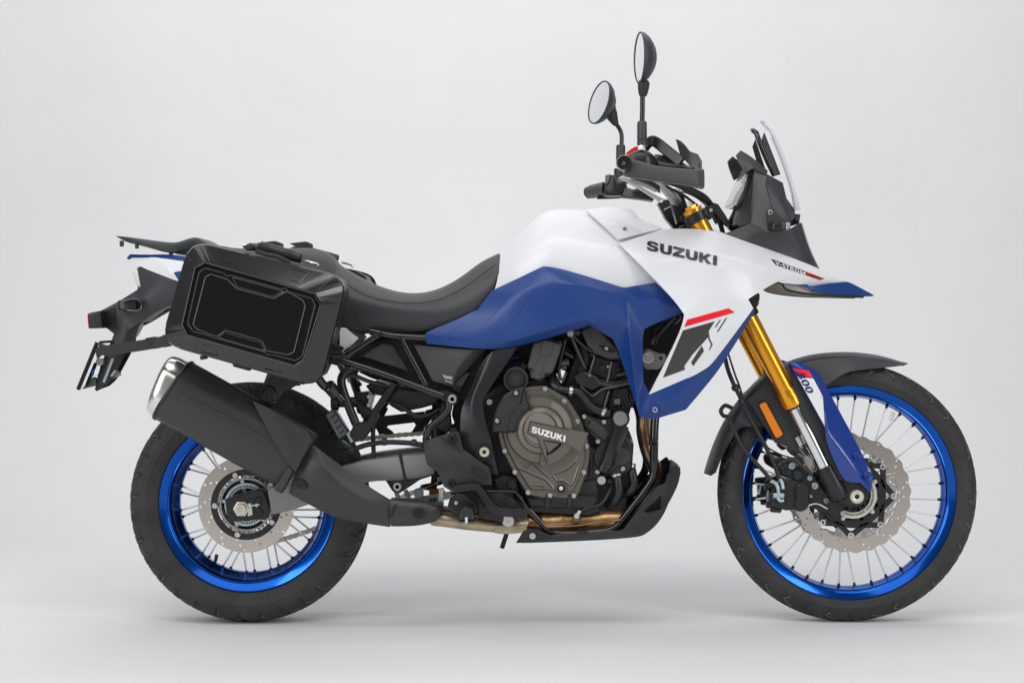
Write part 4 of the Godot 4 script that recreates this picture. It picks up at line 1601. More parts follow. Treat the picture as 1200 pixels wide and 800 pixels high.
	for g in [[[684, 436], [698, 442], [704, 449], [722, 452], [740, 448]], [[692, 415], [697, 418], [691, 437]], [[717, 424], [712, 448]], [[680, 452], [694, 464], [706, 456], [724, 453]], [[681, 455], [682, 470], [693, 484]], [[714, 458], [707, 482]], [[723, 440], [738, 436]]]:
		var q := []
		for p in g:
			q.append(v(p[0], p[1], 0.117))
		tube(mb, q, px(1.7), 3, 8)
	for k in 5:
		bar(mb, v(722 + k * 4.0, 468 - k * 1.6, 0.104), v(729 + k * 3.2, 484 - k * 2.8, 0.104), 0.004, 0.008, 0.001)
	pieces(en, "casting_rib", mb, M.engine_grey)
	add_bolts(en, [[705.5, 431.5, 0.098, 3.8], [724, 433, 0.095, 2.8], [695, 424, 0.108, 2.4]], M.engine_grey)
	add_bolts(en, [[712.5, 429.5, 0.096, 1.8], [691, 439.5, 0.115, 1.8]], M.zinc)
	mb = MB.new()
	plate(mb, [[681, 387], [692, 382], [702, 385], [722, 408], [728, 420], [714, 421], [697, 414], [690, 407]], 0.09, 0.135, 0.004, 3)
	put(en, "horn_shield", mb, M.grey_plastic)
	mb = MB.new()
	plate(mb, [[701, 404], [710, 405], [722, 410], [720, 413.5], [707, 411]], 0.13, 0.1365, 0.001, 1)
	put(en, "shield_slot", mb, M.engine_dark)
	bolt(en, 710.8, 408.2, 0.1365, 2.2, M.cream_steel)
	mb = MB.new()                        # radiator fins peeping out behind the shield
	for k in 9:
		bar(mb, v(700 + k * 2.6, 386 + k * 2.4, 0.10), v(706 + k * 2.6, 390 + k * 2.4, 0.10), 0.002, 0.03, 0.0005)
	bar(mb, v(696, 380, 0.075), v(728, 410, 0.075), 0.02, 0.02, 0.002)
	put(en, "radiator_fins", mb, M.engine_black)
	# water pump cover, its pipe and hoses
	mb = MB.new()
	plate(mb, [[681, 487], [687, 484], [698, 489], [708, 490], [722, 486], [738, 505], [743, 520], [741, 548], [734, 556], [714, 556], [700, 548], [697, 532], [702, 520], [690, 508], [683, 498]], 0.09, 0.134, 0.004, 3)
	put(en, "water_pump_cover", mb, M.engine_black)
	mb = MB.new()
	lathe(mb, v(712, 535, 0.128), Vector3.BACK, [[0, 0], [px(16), 0], [px(16), 0.006], [px(14.5), 0.010], [px(12), 0.010], [px(11.5), 0.007], [px(8.5), 0.007], [px(8), 0.010], [0, 0.010]], 40)
	lathe(mb, v(728, 534, 0.128), Vector3.BACK, [[0, 0], [px(12), 0], [px(12), 0.005], [px(10), 0.009], [0, 0.009]], 36)
	tube(mb, [v(688, 500, 0.135), v(687.5, 494, 0.135), v(692, 491.5, 0.135), v(712, 505, 0.135)], px(1.3))
	body(mb, [[692, 492, 688, 500, 0.12, 0.139], [716, 508, 710, 516, 0.12, 0.139]], 1.2)
	plate(mb, [[730, 508], [736, 512], [742, 519], [738, 522], [731, 514]], 0.12, 0.142, 0.002, 1)
	pieces(en, "pump_boss", mb, M.engine_grey)
	add_bolts(en, [[684.7, 488, 0.134, 2.8], [708, 494, 0.134, 2.8], [700.7, 517, 0.134, 2.8], [739.5, 517.5, 0.134, 2.8], [700, 552.5, 0.134, 2.8], [730, 549, 0.134, 2.8]], M.zinc)
	mb = MB.new()
	bar(mb, v(728.5, 492, 0.15), v(709, 548, 0.15), px(15), px(12), px(2.6), Vector3.BACK)
	body(mb, [[722, 496, 738, 501, 0.13, 0.158], [714, 520, 729, 525, 0.13, 0.158], [704, 541, 718, 545, 0.13, 0.158]], 1.0)
	disc_z(mb, 727.5, 490.5, 0.12, 0.165, 10.8, 36, 0.2)
	put(en, "coolant_pipe", mb, M.black_frame)
	mb = MB.new()
	cyl(mb, v(710, 541, 0.15), v(706, 553, 0.15), px(6.6))
	put(en, "pipe_end", mb, M.hose_rubber)
	mb = MB.new()
	disc_z(mb, 727.3, 490.3, 0.15, 0.167, 8.6, 36, 0.1)
	put(en, "pipe_cap", mb, M.cast_grey)
	mb = MB.new()
	tube(mb, [v(647, 440, 0.10), v(647, 448, 0.115), v(653, 455, 0.125), v(664, 457.5, 0.13), v(676, 459, 0.132), v(684, 466, 0.135), v(691, 475, 0.138), v(700, 481, 0.14), v(716, 485, 0.14)], px(5.0), 6, 14)
	put(en, "coolant_hose", mb, M.hose_rubber)
	mb = MB.new()
	for k in 7:
		cyl(mb, v(646.3 + k * 1.2, 441 + k * 2.2, 0.105 + k * 0.003), v(646.8 + k * 1.5, 442 + k * 2.2, 0.1055 + k * 0.003), px(6.4), -1, 14, 0.3)
	put(en, "hose_corrugation", mb, M.hose_rubber)
	mb = MB.new()
	tube(mb, [v(722.5, 553, 0.12), v(724.5, 566, 0.13), v(725, 578, 0.13), v(720, 588, 0.12), v(712, 592, 0.10)], px(5.4), 6, 14)
	put(en, "coolant_hose", mb, M.hose_rubber)
	mb = MB.new()
	tube(mb, [v(739, 545, 0.11), v(742, 558, 0.12), v(743, 568, 0.12), v(738, 576, 0.115), v(728, 579, 0.1)], px(5.0), 6, 14)
	put(en, "coolant_hose", mb, M.hose_rubber)
	for q in [[707.5, 482.5, 5.8, 0.9, 0.5, 0.14], [722.7, 556.5, 6.3, 0.1, 1, 0.122], [739.3, 545.5, 5.8, 0.1, 1, 0.111], [669, 458, 5.8, 1, 0.15, 0.131]]:
		mb = MB.new()
		var d := Vector3(q[3], -q[4], 0).normalized() * px(2.2)
		cyl(mb, v(q[0], q[1], q[5]) - d, v(q[0], q[1], q[5]) + d, px(q[2]), -1, 20, 0.1)
		put(en, "hose_clamp", mb, M.zinc)
	mb = MB.new()                        # oil switch, wiring and small fittings
	lathe(mb, v(704.6, 562, 0.12), Vector3.BACK, [[0, 0], [px(5.4), 0], [px(5.4), 0.014], [px(4.6), 0.017], [px(1.6), 0.017], [px(1.2), 0.014], [0, 0.014]], 24)
	put(en, "oil_switch", mb, M.aluminium)
	mb = MB.new()
	cyl(mb, v(711, 563, 0.11), v(718, 564, 0.11), px(4.6), -1, 14)
	cyl(mb, v(719, 590, 0.1), v(728, 580, 0.11), px(4), -1, 14)
	pieces(en, "plug", mb, M.engine_black)
	mb = MB.new()
	tube(mb, [v(678, 600, 0.15), v(690, 595, 0.145), v(705, 590, 0.14), v(713, 578, 0.13), v(718, 568, 0.12)], px(1.8))
	tube(mb, [v(692, 530, 0.135), v(693, 548, 0.135), v(691, 560, 0.13)], px(1.6))
	tube(mb, [v(700, 568, 0.12), v(698, 580, 0.12), v(699, 590, 0.12)], px(1.3))
	pieces(en, "wiring", mb, M.hose_rubber)
	mb = MB.new()
	bar(mb, v(715, 596, 0.06), v(724, 585, 0.06), px(7), px(4), 0.001)
	put(en, "white_clip", mb, M.lens_white)
	mb = MB.new()
	plate(mb, [[612, 425], [618, 429], [614, 434], [609, 430]], 0.05, 0.10, 0.001)
	plate(mb, [[720, 468], [727, 467], [727, 474], [720, 474]], 0.1, 0.119, 0.001)
	pieces(en, "connector", mb, M.plate_grey)
	mb = MB.new()
	cyl(mb, v(599, 420, 0.07), v(611, 418, 0.07), px(4), -1, 12)
	put(en, "blue_connector", mb, M.decal_blue)
	mb = MB.new()                        # black cover under the pivot, behind the foot controls
	plate(mb, [[578, 560], [592, 556], [606, 560], [608, 574], [598, 584], [584, 580]], 0.1, 0.135, 0.003, 3)
	disc_z(mb, 600, 567.5, 0.12, 0.142, 5.6, 22)
	put(en, "drive_cover", mb, M.engine_black)


func exhaust() -> void:
	var ex := group(bike, "exhaust")
	var mb := MB.new()                   # header pipe from the front cylinder, sweeping under the engine
	tube(mb, [v(748, 470, 0.02), v(753, 488, 0.05), v(754, 508, 0.07), v(759, 529, 0.075), v(767, 547, 0.07), v(769, 562, 0.06), v(763, 579, 0.06), v(748, 597, 0.06), v(728, 608, 0.07)], px(7.8), 8, 22)
	put(ex, "header_pipe", mb, M.pipe_brown)
	mb = MB.new()
	tube(mb, [v(751, 470, -0.05), v(755, 490, -0.04), v(756, 508, -0.04), v(760, 529, -0.04), v(768, 547, -0.04), v(770, 562, -0.03), v(763, 579, -0.02), v(748, 597, 0.0), v(728, 606, 0.03)], px(7), 8, 18)
	put(ex, "header_pipe", mb, M.pipe_brown)
	mb = MB.new()
	lathe(mb, v(735, 609, 0.095), v(612, 614, 0.105) - v(735, 609, 0.095), [[0, 0], [px(10), 0], [px(12.6), 0.02], [px(13.4), 0.05], [px(13.4), 0.165], [px(14.4), 0.17], [px(14.4), 0.178], [px(13.6), 0.183], [px(13), 0.25], [px(10), 0.275], [0, 0.275]], 36)
	put(ex, "catalyst_body", mb, M.pipe_gold)
	mb = MB.new()                        # weld seam and sensor boss
	tube(mb, [v(644, 617, 0.137), v(676, 616, 0.138), v(700, 612, 0.138), v(728, 609, 0.136)], px(1.4), 5, 8)
	disc_z(mb, 676, 608, 0.12, 0.142, 5.6, 22, 0.3)
	put(ex, "weld_seam", mb, M.pipe_brown)
	mb = MB.new()
	disc_z(mb, 676, 605, 0.138, 0.152, 3.4, 12, 0.2)
	cyl(mb, v(676, 604, 0.146), v(680, 598, 0.15), px(2.6))
	put(ex, "oxygen_sensor", mb, M.zinc)
	mb = MB.new()
	body(mb, [[500, 597, 504, 617, 0.10, 0.16, 0.012], [518, 599, 522, 619, 0.09, 0.16, 0.016], [545, 604, 545, 622.5, 0.08, 0.16, 0.018], [585, 610, 580, 625.5, 0.07, 0.155, 0.016], [622, 606, 616, 626, 0.06, 0.145, 0.014]], 0.4)
	put(ex, "link_pipe", mb, M.pipe_pale)
	mb = MB.new()
	body(mb, [[496, 592, 500, 607, 0.06, 0.14, 0.012], [540, 598, 540, 611, 0.06, 0.14, 0.012], [600, 604, 598, 616, 0.06, 0.138, 0.01]], 0.4)
	put(ex, "upper_pipe", mb, M.pipe_gold)
	mb = MB.new()
	body(mb, [[582, 615, 578, 624.5, 0.10, 0.168], [598, 614, 592, 626.8, 0.10, 0.17], [612, 616, 614, 624, 0.10, 0.166]], 1.5)
	pieces(ex, "hanger_strap", mb, M.pipe_pale)
	lathe_bolt(ex, 595.5, 610, 0.172, 7.2)
	# heat shield over the link pipe
	mb = MB.new()
	var mp := [[367, 521, 0.235], [400, 546, 0.236], [433, 571, 0.228], [457, 585, 0.222], [457, 617.5, 0.222], [425, 613, 0.226], [395, 606.5, 0.236], [378, 600, 0.24], [338, 578, 0.245], [345, 555, 0.25], [385, 553, 0.262], [412, 580, 0.255], [371, 572, 0.262], [370, 535, 0.255], [440, 595, 0.24]]
	panel(mb, mp, [[0, 1, 10, 13], [1, 2, 11, 10], [2, 3, 14, 11], [3, 4, 5, 14], [14, 5, 6, 11], [11, 6, 7, 12], [12, 7, 8], [12, 8, 9], [9, 13, 10, 12], [10, 11, 12], [9, 0, 13]], [[13, 10, 1.5], [10, 11, 1.2], [11, 14, 1.5], [12, 11, 0.8], [9, 12, 1.5]], 0.012, 3)
	put(ex, "heat_shield", mb, M.muffler_coat)
	mb = MB.new()
	body(mb, [[456, 585, 456, 617.8, 0.15, 0.224, 0.01], [488, 588, 488, 617.5, 0.14, 0.222, 0.012], [508, 589.5, 505, 613.5, 0.14, 0.214, 0.01], [519, 593.5, 512, 611, 0.13, 0.20, 0.008]], 1.2)
	put(ex, "pipe_cover", mb, M.muffler_coat)
	mb = MB.new()
	bar(mb, v(463, 590.5, 0.232), v(457, 606.5, 0.234), 0.002, 0.006, 0.0005)
	plate(mb, [[343, 565], [347, 562], [354, 561.5], [360, 569], [358, 573], [349, 572]], 0.25, 0.2635, 0.001, 1)
	put(ex, "shield_slot", mb, M.engine_dark)
	mb = MB.new()
	lathe(mb, v(490.7, 600.6, 0.229), Vector3.BACK, [[0, 0], [px(6.6), 0], [px(6.6), 0.004], [px(5.6), 0.006], [px(4.6), 0.006], [px(4.4), 0.0045], [px(3), 0.0045], [px(2.8), 0.006], [px(1.6), 0.006], [px(1.2), 0.003], [0, 0.003]], 24)
	put(ex, "cover_bolt", mb, M.engine_dark)
	# silencer: faceted can lying along its axis
	var rows := []
	var cz := 0.205
	for st in [[0.0, 1.0], [0.02, 1.0], [0.5, 1.0], [0.93, 0.99], [1.0, 0.94]]:
		var tp := Vector2(219.5, 425.0).lerp(Vector2(366.0, 506.5), st[0])
		var bp := Vector2(175.5, 492.5).lerp(Vector2(327.0, 578.0), st[0])
		if st[0] >= 1.0:
			tp = Vector2(371, 511)
			bp = Vector2(331, 574)
		var r := []
		var mid := (tp + bp) * 0.5
		for q in [[0.0, 0.015], [0.05, 0.040], [0.26, 0.062], [0.5, 0.068], [0.76, 0.064], [0.95, 0.044], [1.0, 0.015], [1.0, -0.02], [0.9, -0.048], [0.5, -0.058], [0.1, -0.048], [0.0, -0.02]]:
			var p := tp.lerp(bp, q[0])
			p = mid + (p - mid) * st[1]
			var front := v(p.x, p.y, cz + 0.06)
			r.append(Vector3(front.x, front.y, cz + q[1] * st[1]))
		rows.append(r)
	mb = MB.new()
	grid(mb, rows, {}, {2: 1.2, 4: 1.2, 1: 0.5, 5: 0.5}, -1.0, 3, null, 38.0, true)
	put(ex, "silencer", mb, M.muffler_coat)
	mb = MB.new()                        # pressed rib along the can
	var rib := [v(209, 462, cz + 0.0668), v(255, 484, cz + 0.0674), v(306, 512, cz + 0.0664), v(312, 519, cz + 0.0664)]
	sweep(mb, spline(rib, 6), rect(0.007, 0.0012, 0.0005), null, false, Vector3.BACK, 0.001)
	rib = [v(205, 470, cz + 0.0668), v(207, 462, cz + 0.0668), v(213, 459, cz + 0.0664)]
	sweep(mb, spline(rib, 6), rect(0.005, 0.001, 0.0004), null, false, Vector3.BACK, 0.001)
	put(ex, "pressed_rib", mb, M.muffler_coat)
	mb = MB.new()                        # triangular overlay shield with the lower strap
	panel(mb, [[296, 470, 0.262], [320, 480, 0.268], [361, 506, 0.266], [364, 515, 0.266], [346, 553, 0.274], [339, 547, 0.276], [316, 510, 0.279], [338, 512, 0.281]], [[0, 1, 7, 6], [1, 2, 7], [7, 2, 3], [6, 7, 4, 5], [7, 3, 4]], [[0, 6, 1], [1, 7, 1.5], [7, 4, 1.5]], 0.02, 3)
	put(ex, "overlay_shield", mb, M.muffler_coat)
	mb = MB.new()
	body(mb, [[337, 545, 344, 552, 0.2, 0.281], [319, 574, 329, 579, 0.2, 0.272]], 1.0)
	put(ex, "end_strap", mb, M.muffler_coat)
	mb = MB.new()                        # rolled collar and polished end cap
	var ring := func(f0: float, grow: float, zs: float) -> Array:
		var axis := Vector2(77, 42.7).normalized()
		var tp := Vector2(219.5, 425.0) + axis * f0 * (1.0 if f0 > -4.0 else 1.12)
		var bp := Vector2(175.5, 492.5) + axis * f0 * (1.0 if f0 > -4.0 else 0.52)
		var mid := (tp + bp) * 0.5
		var o := []
		for q in [[0.0, 0.015], [0.05, 0.040], [0.26, 0.062], [0.5, 0.068], [0.76, 0.064], [0.95, 0.044], [1.0, 0.015], [1.0, -0.02], [0.9, -0.048], [0.5, -0.058], [0.1, -0.048], [0.0, -0.02]]:
			var p := tp.lerp(bp, q[0])
			p = mid + (p - mid) * grow
			var fr := v(p.x, p.y, cz + 0.06)
			o.append(Vector3(fr.x, fr.y, cz + q[1] * zs))
		return o
	grid(mb, [ring.call(-3.0, 0.98, 0.98), ring.call(-2.0, 1.03, 1.03), ring.call(1.0, 1.04, 1.04), ring.call(2.5, 1.0, 1.0)], {}, {}, -1.0, 2, null, 38.0, true)
	put(ex, "collar", mb, M.black_satin)
	mb = MB.new()
	grid(mb, [ring.call(-1.0, 0.97, 0.97), ring.call(-3.0, 0.97, 0.97), ring.call(-14.0, 0.955, 0.95), ring.call(-21.0, 0.90, 0.90), ring.call(-24.5, 0.80, 0.8), ring.call(-25.5, 0.64, 0.66), ring.call(-25.0, 0.52, 0.5), ring.call(-12.0, 0.50, 0.48)], {2: 0.8, 3: 0.8, 5: 1.5, 6: 1.5}, {2: 0.5, 4: 0.5}, -1.0, 3, null, 38.0, true)
	put(ex, "end_cap", mb, M.tip_steel)
	# hanger between silencer and case rack
	mb = MB.new()
	plate(mb, [[303, 462], [313, 451], [324, 456], [322, 474], [316, 476]], 0.19, 0.24, 0.003, 2)
	put(ex, "hanger_bracket", mb, M.black_satin)
	mb = MB.new()
	lathe(mb, v(314, 461.5, 0.235), Vector3.BACK, [[0, 0], [px(9.6), 0], [px(9.6), 0.008], [px(8.4), 0.011], [px(6.4), 0.011], [px(5.8), 0.008], [px(4.6), 0.008], [px(4.2), 0.012], [px(2.4), 0.012], [px(2), 0.006], [0, 0.006]], 28)
	put(ex, "hanger_bolt", mb, M.black_frame)


func lathe_bolt(parent: Node3D, x: float, y: float, z: float, r: float) -> void:
	var mb := MB.new()
	lathe(mb, v(x, y, z), Vector3.BACK, [[0, 0], [px(r), 0], [px(r), 0.005], [px(r * 0.86), 0.008], [px(r * 0.36), 0.008], [px(r * 0.32), 0.006], [px(r * 0.2), 0.006], [px(r * 0.16), 0.003], [0, 0.003]], 28)
	put(parent, "bolt", mb, M.aluminium)


func foot_controls() -> void:
	var fc := group(bike, "foot_controls")
	for s in [1.0, -1.0]:
		side = s
		var mb := MB.new()
		panel(mb, [[497, 517, 0.19], [514, 511, 0.195], [531, 505.5, 0.20], [537.5, 506, 0.2], [542.5, 526, 0.2], [551, 532, 0.205], [574, 549, 0.205], [577, 568, 0.2], [549, 568, 0.202], [528, 575, 0.2], [520, 570, 0.195], [513, 553, 0.192], [501, 545, 0.19], [497, 533, 0.188], [520, 530, 0.21], [548, 540, 0.212], [540, 556, 0.21]], [[0, 1, 14, 13], [1, 2, 3, 4, 14], [4, 5, 15, 14], [5, 6, 7, 15], [15, 7, 8, 16], [16, 8, 9], [16, 9, 10, 11], [14, 15, 16], [14, 16, 11], [13, 14, 11, 12]], [[14, 15, 1.2], [15, 7, 0.6], [14, 11, 1.0]], 0.014, 3)
		put(fc, "heel_plate", mb, M.black_plastic)
	side = 1.0
	add_bolts(fc, [[529.8, 513.7, 0.206, 5.0], [529, 566, 0.203, 4.8]], M.engine_dark)
	var mb := MB.new()
	var rc := [[553, 547.5], [558, 547], [570, 556], [570, 563.5], [556, 556.5]]
	for i in 5:
		bar(mb, v(rc[i][0], rc[i][1], 0.2135), v(rc[(i + 1) % 5][0], rc[(i + 1) % 5][1], 0.2115), 0.002, 0.003, 0.0006)
	put(fc, "recess_outline", mb, M.engine_dark)
	mb = MB.new()
	bar(mb, v(515, 512, 0.205), v(545, 529, 0.213), 0.0025, 0.003, 0.0006)
	put(fc, "plate_seam", mb, M.engine_dark)
	# brake lever from pivot to toe pad
	mb = MB.new()
	sweep(mb, spline([v(532, 574, 0.212), v(546, 572, 0.216), v(559, 572, 0.22), v(567, 582, 0.222), v(578, 595, 0.225), v(590, 600, 0.227), v(612, 601.5, 0.23)], 6), rect(px(5), px(9), 0.003), null, false, null, 0.003)
	put(fc, "brake_pedal", mb, M.black_satin)
	mb = MB.new()
	plate(mb, [[572, 578], [590, 577], [600, 582], [612, 594], [612, 602], [604, 600], [588, 594], [576, 586]], 0.17, 0.195, 0.003, 2)
	plate(mb, [[560, 592], [574, 595], [590, 602], [590, 612], [578, 610], [562, 604]], 0.15, 0.185, 0.003, 2)
	put(fc, "master_cylinder_bracket", mb, M.engine_black)
	add_bolts(fc, [[592.5, 584.5, 0.195, 4.2], [563, 588, 0.205, 4.0]], M.engine_black)
	mb = MB.new()
	bar(mb, v(604, 600.5, 0.23), v(618, 601.5, 0.23), px(11), px(10), 0.003)
	put(fc, "toe_pad", mb, M.hose_rubber)
	mb = MB.new()
	plate(mb, [[524, 594], [527, 584], [536, 578], [546, 580], [556, 590], [560, 600], [550, 604], [534, 602]], 0.19, 0.235, 0.004, 3)
	put(fc, "peg_hinge", mb, M.black_satin)
	mb = MB.new()                        # footpeg pointing at the viewer, rubber topped
	body(mb, [[539, 594, 538, 611, 0.22, 0.33], [548, 592.5, 547, 610.5, 0.22, 0.335], [555, 596, 556, 610.5, 0.22, 0.33]], 1.3)
	put(fc, "footpeg", mb, M.black_frame)
	mb = MB.new()
	cyl(mb, v(546.5, 605.5, 0.335), v(546.5, 613, 0.335), px(1.8), -1, 12)
	put(fc, "peg_feeler", mb, M.chrome)
	mb = MB.new()
	plate(mb, [[537, 610], [556, 610], [556.5, 612.5], [537.5, 612]], 0.24, 0.335, 0.0015)
	put(fc, "peg_plate", mb, M.engine_black)
	bolt(fc, 534.5, 589, 0.235, 2.2, M.zinc)
	mb = MB.new()
	tube(mb, [v(528, 578, 0.2), v(540, 573, 0.2), v(545, 570, 0.2)], px(2.4))
	tube(mb, [v(540, 576, 0.2), v(552, 585, 0.2), v(560, 598, 0.2)], px(0.8), 5, 6)
	tube(mb, [v(570, 575.5, 0.2), v(600, 576, 0.2), v(607, 580, 0.2), v(620, 598, 0.2)], px(0.9), 5, 6)
	pieces(fc, "return_spring", mb, M.hose_rubber)
	# centre stand foot showing below
	mb = MB.new()
	bar(mb, v(594, 624, -0.08), v(588.5, 641, -0.12), px(5.5), px(5), 0.001)
	put(fc, "stand_foot", mb, M.engine_dark)
	# skid plate
	var sk := group(bike, "skid_plate")
	for s in [1.0, -1.0]:
		side = s
		mb = MB.new()
		panel(mb, [[605, 636, 0.14], [615, 619, 0.15], [630, 620, 0.152], [645, 628, 0.155], [678, 625, 0.158], [722, 623, 0.16], [731, 620, 0.16], [738, 610, 0.16], [770, 570, 0.158], [781, 565.5, 0.156], [783, 556, 0.155], [793, 545.5, 0.135], [798, 552, 0.124], [795.5, 568, 0.124], [783, 591, 0.13], [779, 601, 0.13], [770, 615, 0.13], [757, 626, 0.13], [747, 630, 0.13], [680, 634, 0.13], [754, 599, 0.16], [775, 580, 0.155], [776, 597, 0.15], [760, 601, 0.155], [740, 622, 0.158]],
			[[0, 1, 2, 3], [0, 3, 4, 19], [19, 4, 5], [19, 5, 24, 18], [5, 6, 24], [6, 7, 20, 24], [7, 8, 21, 20], [8, 9, 21], [9, 14, 22, 21], [9, 10, 13, 14], [10, 11, 12, 13], [22, 14, 15, 16], [23, 22, 16], [24, 20, 23], [24, 23, 16, 17], [18, 24, 17]], [[9, 14, 1.6], [5, 24, 1.0], [24, 17, 0.5]], 0.004, 2)
		put(sk, "side_plate", mb, M.black_plastic)
		mb = MB.new()
		plate(mb, [[752, 601], [776, 577], [778, 600]], 0.1, 0.118, 0.001)
		put(sk, "vent_backing", mb, M.engine_dark)
	side = 1.0
	mb = MB.new()
	grid(mb, [[v(610, 636, 0.135), v(610, 636, 0.0), v(622, 636, -0.135)], [v(680, 634, 0.13), v(680, 634, 0.0), v(680, 634, -0.13)], [v(747, 630, 0.13), v(749, 630, 0.0), v(740, 630, -0.13)], [v(770, 615, 0.13), v(772, 613, 0.0), v(770, 610, -0.13)], [v(783, 591, 0.13), v(785, 590, 0.0), v(783, 588, -0.13)], [v(796, 566, 0.122), flat(v(797.5, 566, 0.122), 0.0), flat(v(796, 566, 0.122), -0.122)], [v(797.5, 548, 0.122), flat(v(799, 547, 0.122), 0.0), flat(v(797.5, 548, 0.122), -0.122)]], {}, {}, 0.004, 2, Vector3(0.2, 0.5, 0))
	put(sk, "belly_pan", mb, M.black_plastic)
	lathe_bolt(sk, 624, 627.5, 0.155, 3.9)
	mb = MB.new()
	plate(mb, [[676, 622], [688, 621], [690, 625], [677, 626]], 0.14, 0.165, 0.001)
	put(sk, "pan_clip", mb, M.black_satin)


# ------------------------------------------------------------------------------------- front end
func front_fork() -> void:
	var fk := group(bike, "front_fork")
	var zf := 0.105
	for s in [1.0, -1.0]:
		side = s
		var top := v(812, 247, zf)
		var low := v(931, 475.5, zf)
		var ax := (low - top).normalized()
		var h := top.distance_to(low)
		var mb := MB.new()
		lathe(mb, top, ax, [[0, -0.004], [0.018, -0.004], [0.0245, 0.0], [0.0245, h - 0.05], [0.0265, h - 0.046], [0.0275, h - 0.03], [0.0285, h - 0.028], [0.0285, h - 0.004], [0.026, h], [0, h]], 40)
		put(fk, "fork_tube", mb, M.gold)
		mb = MB.new()
		lathe(mb, low, ax, [[0, 0], [0.025, 0], [0.025, 0.004], [0.021, 0.006], [0, 0.006]], 32)
		put(fk, "dust_seal", mb, M.engine_dark)
		mb = MB.new()
		cyl(mb, low, v(970, 553, zf), 0.0205, -1, 36)
		put(fk, "stanchion", mb, M.chrome)
		mb = MB.new()
		var lo := v(966.5, 546, zf)
		var le := v(987.5, 586.5, zf)
		lathe(mb, lo, le - lo, [[0, 0], [0.024, 0], [0.0265, 0.002], [0.0275, 0.03], [0.0275, 0.075], [0.024, 0.092], [0.014, 0.1], [0, 0.102]], 32)
		put(fk, "fork_foot", mb, M.black_satin)
		mb = MB.new()
		plate(mb, [[975, 560], [994, 563], [1010, 566], [1019, 571], [1018, 584], [1010, 593], [998, 595], [984, 589], [972, 580]], 0.085, 0.118, 0.004, 4)
		put(fk, "axle_clamp", mb, M.black_satin)
		mb = MB.new()
		lathe(mb, v(1004.2, 581.6, 0.114), Vector3(0, 0, s), [[0, 0], [px(8.2), 0], [px(8.2), 0.006], [px(7.2), 0.009], [px(6), 0.009], [px(5.6), 0.011], [px(4.4), 0.011], [px(3), 0.009], [px(2.6), 0.002], [0, 0.002]], 28)
		put(fk, "axle_nut", mb, M.cream_steel)
		mb = MB.new()                    # top clamp ring
		cyl(mb, v(813.2, 249.5, zf), v(818.8, 260, zf), 0.0318, -1, 36, 0.08)
		put(fk, "top_clamp", mb, M.black_satin)
		mb = MB.new()
		cyl(mb, v(811, 245, zf), v(814, 251, zf), 0.0262, -1, 32, 0.08)
		cyl(mb, v(809, 241, zf), v(811.5, 246, zf), 0.0165, -1, 8, 0.1)
		pieces(fk, "preload_cap", mb, M.gold)
		mb = MB.new()
		cyl(mb, v(806.8, 237, zf), v(809.5, 242, zf), 0.0085, -1, 6, 0.15)
		put(fk, "damping_screw", mb, M.zinc)
		mb = MB.new()
		cyl(mb, v(868, 353, zf), v(878, 372, zf), 0.030, -1, 32, 0.06)
		plate(mb, [[873, 351], [888, 344], [891, 345], [890, 356], [884, 364], [874, 362]], 0.07, 0.12, 0.003, 2)
		pieces(fk, "lower_clamp", mb, M.black_satin)
	side = 1.0
	bolt(fk, 887, 353, 0.12, 2.6, M.cream_steel)
	var mb := MB.new()
	bar(mb, v(806, 252, -0.1), v(806, 252, 0.1), 0.03, 0.05, 0.006, Vector3(0.5, 0.86, 0))
	bar(mb, v(872, 358, -0.1), v(872, 358, 0.1), 0.03, 0.05, 0.006, Vector3(0.5, 0.86, 0))
	cyl(mb, v(806, 260, 0), v(862, 366, 0), 0.03)
	pieces(fk, "yoke", mb, M.black_satin)


func hose(parent: Node3D, called: String, pts: Array, r: float, m: Material) -> void:
	var mb := MB.new()
	tube(mb, vs(pts), px(r), 6, 10)
	put(parent, called, mb, m)


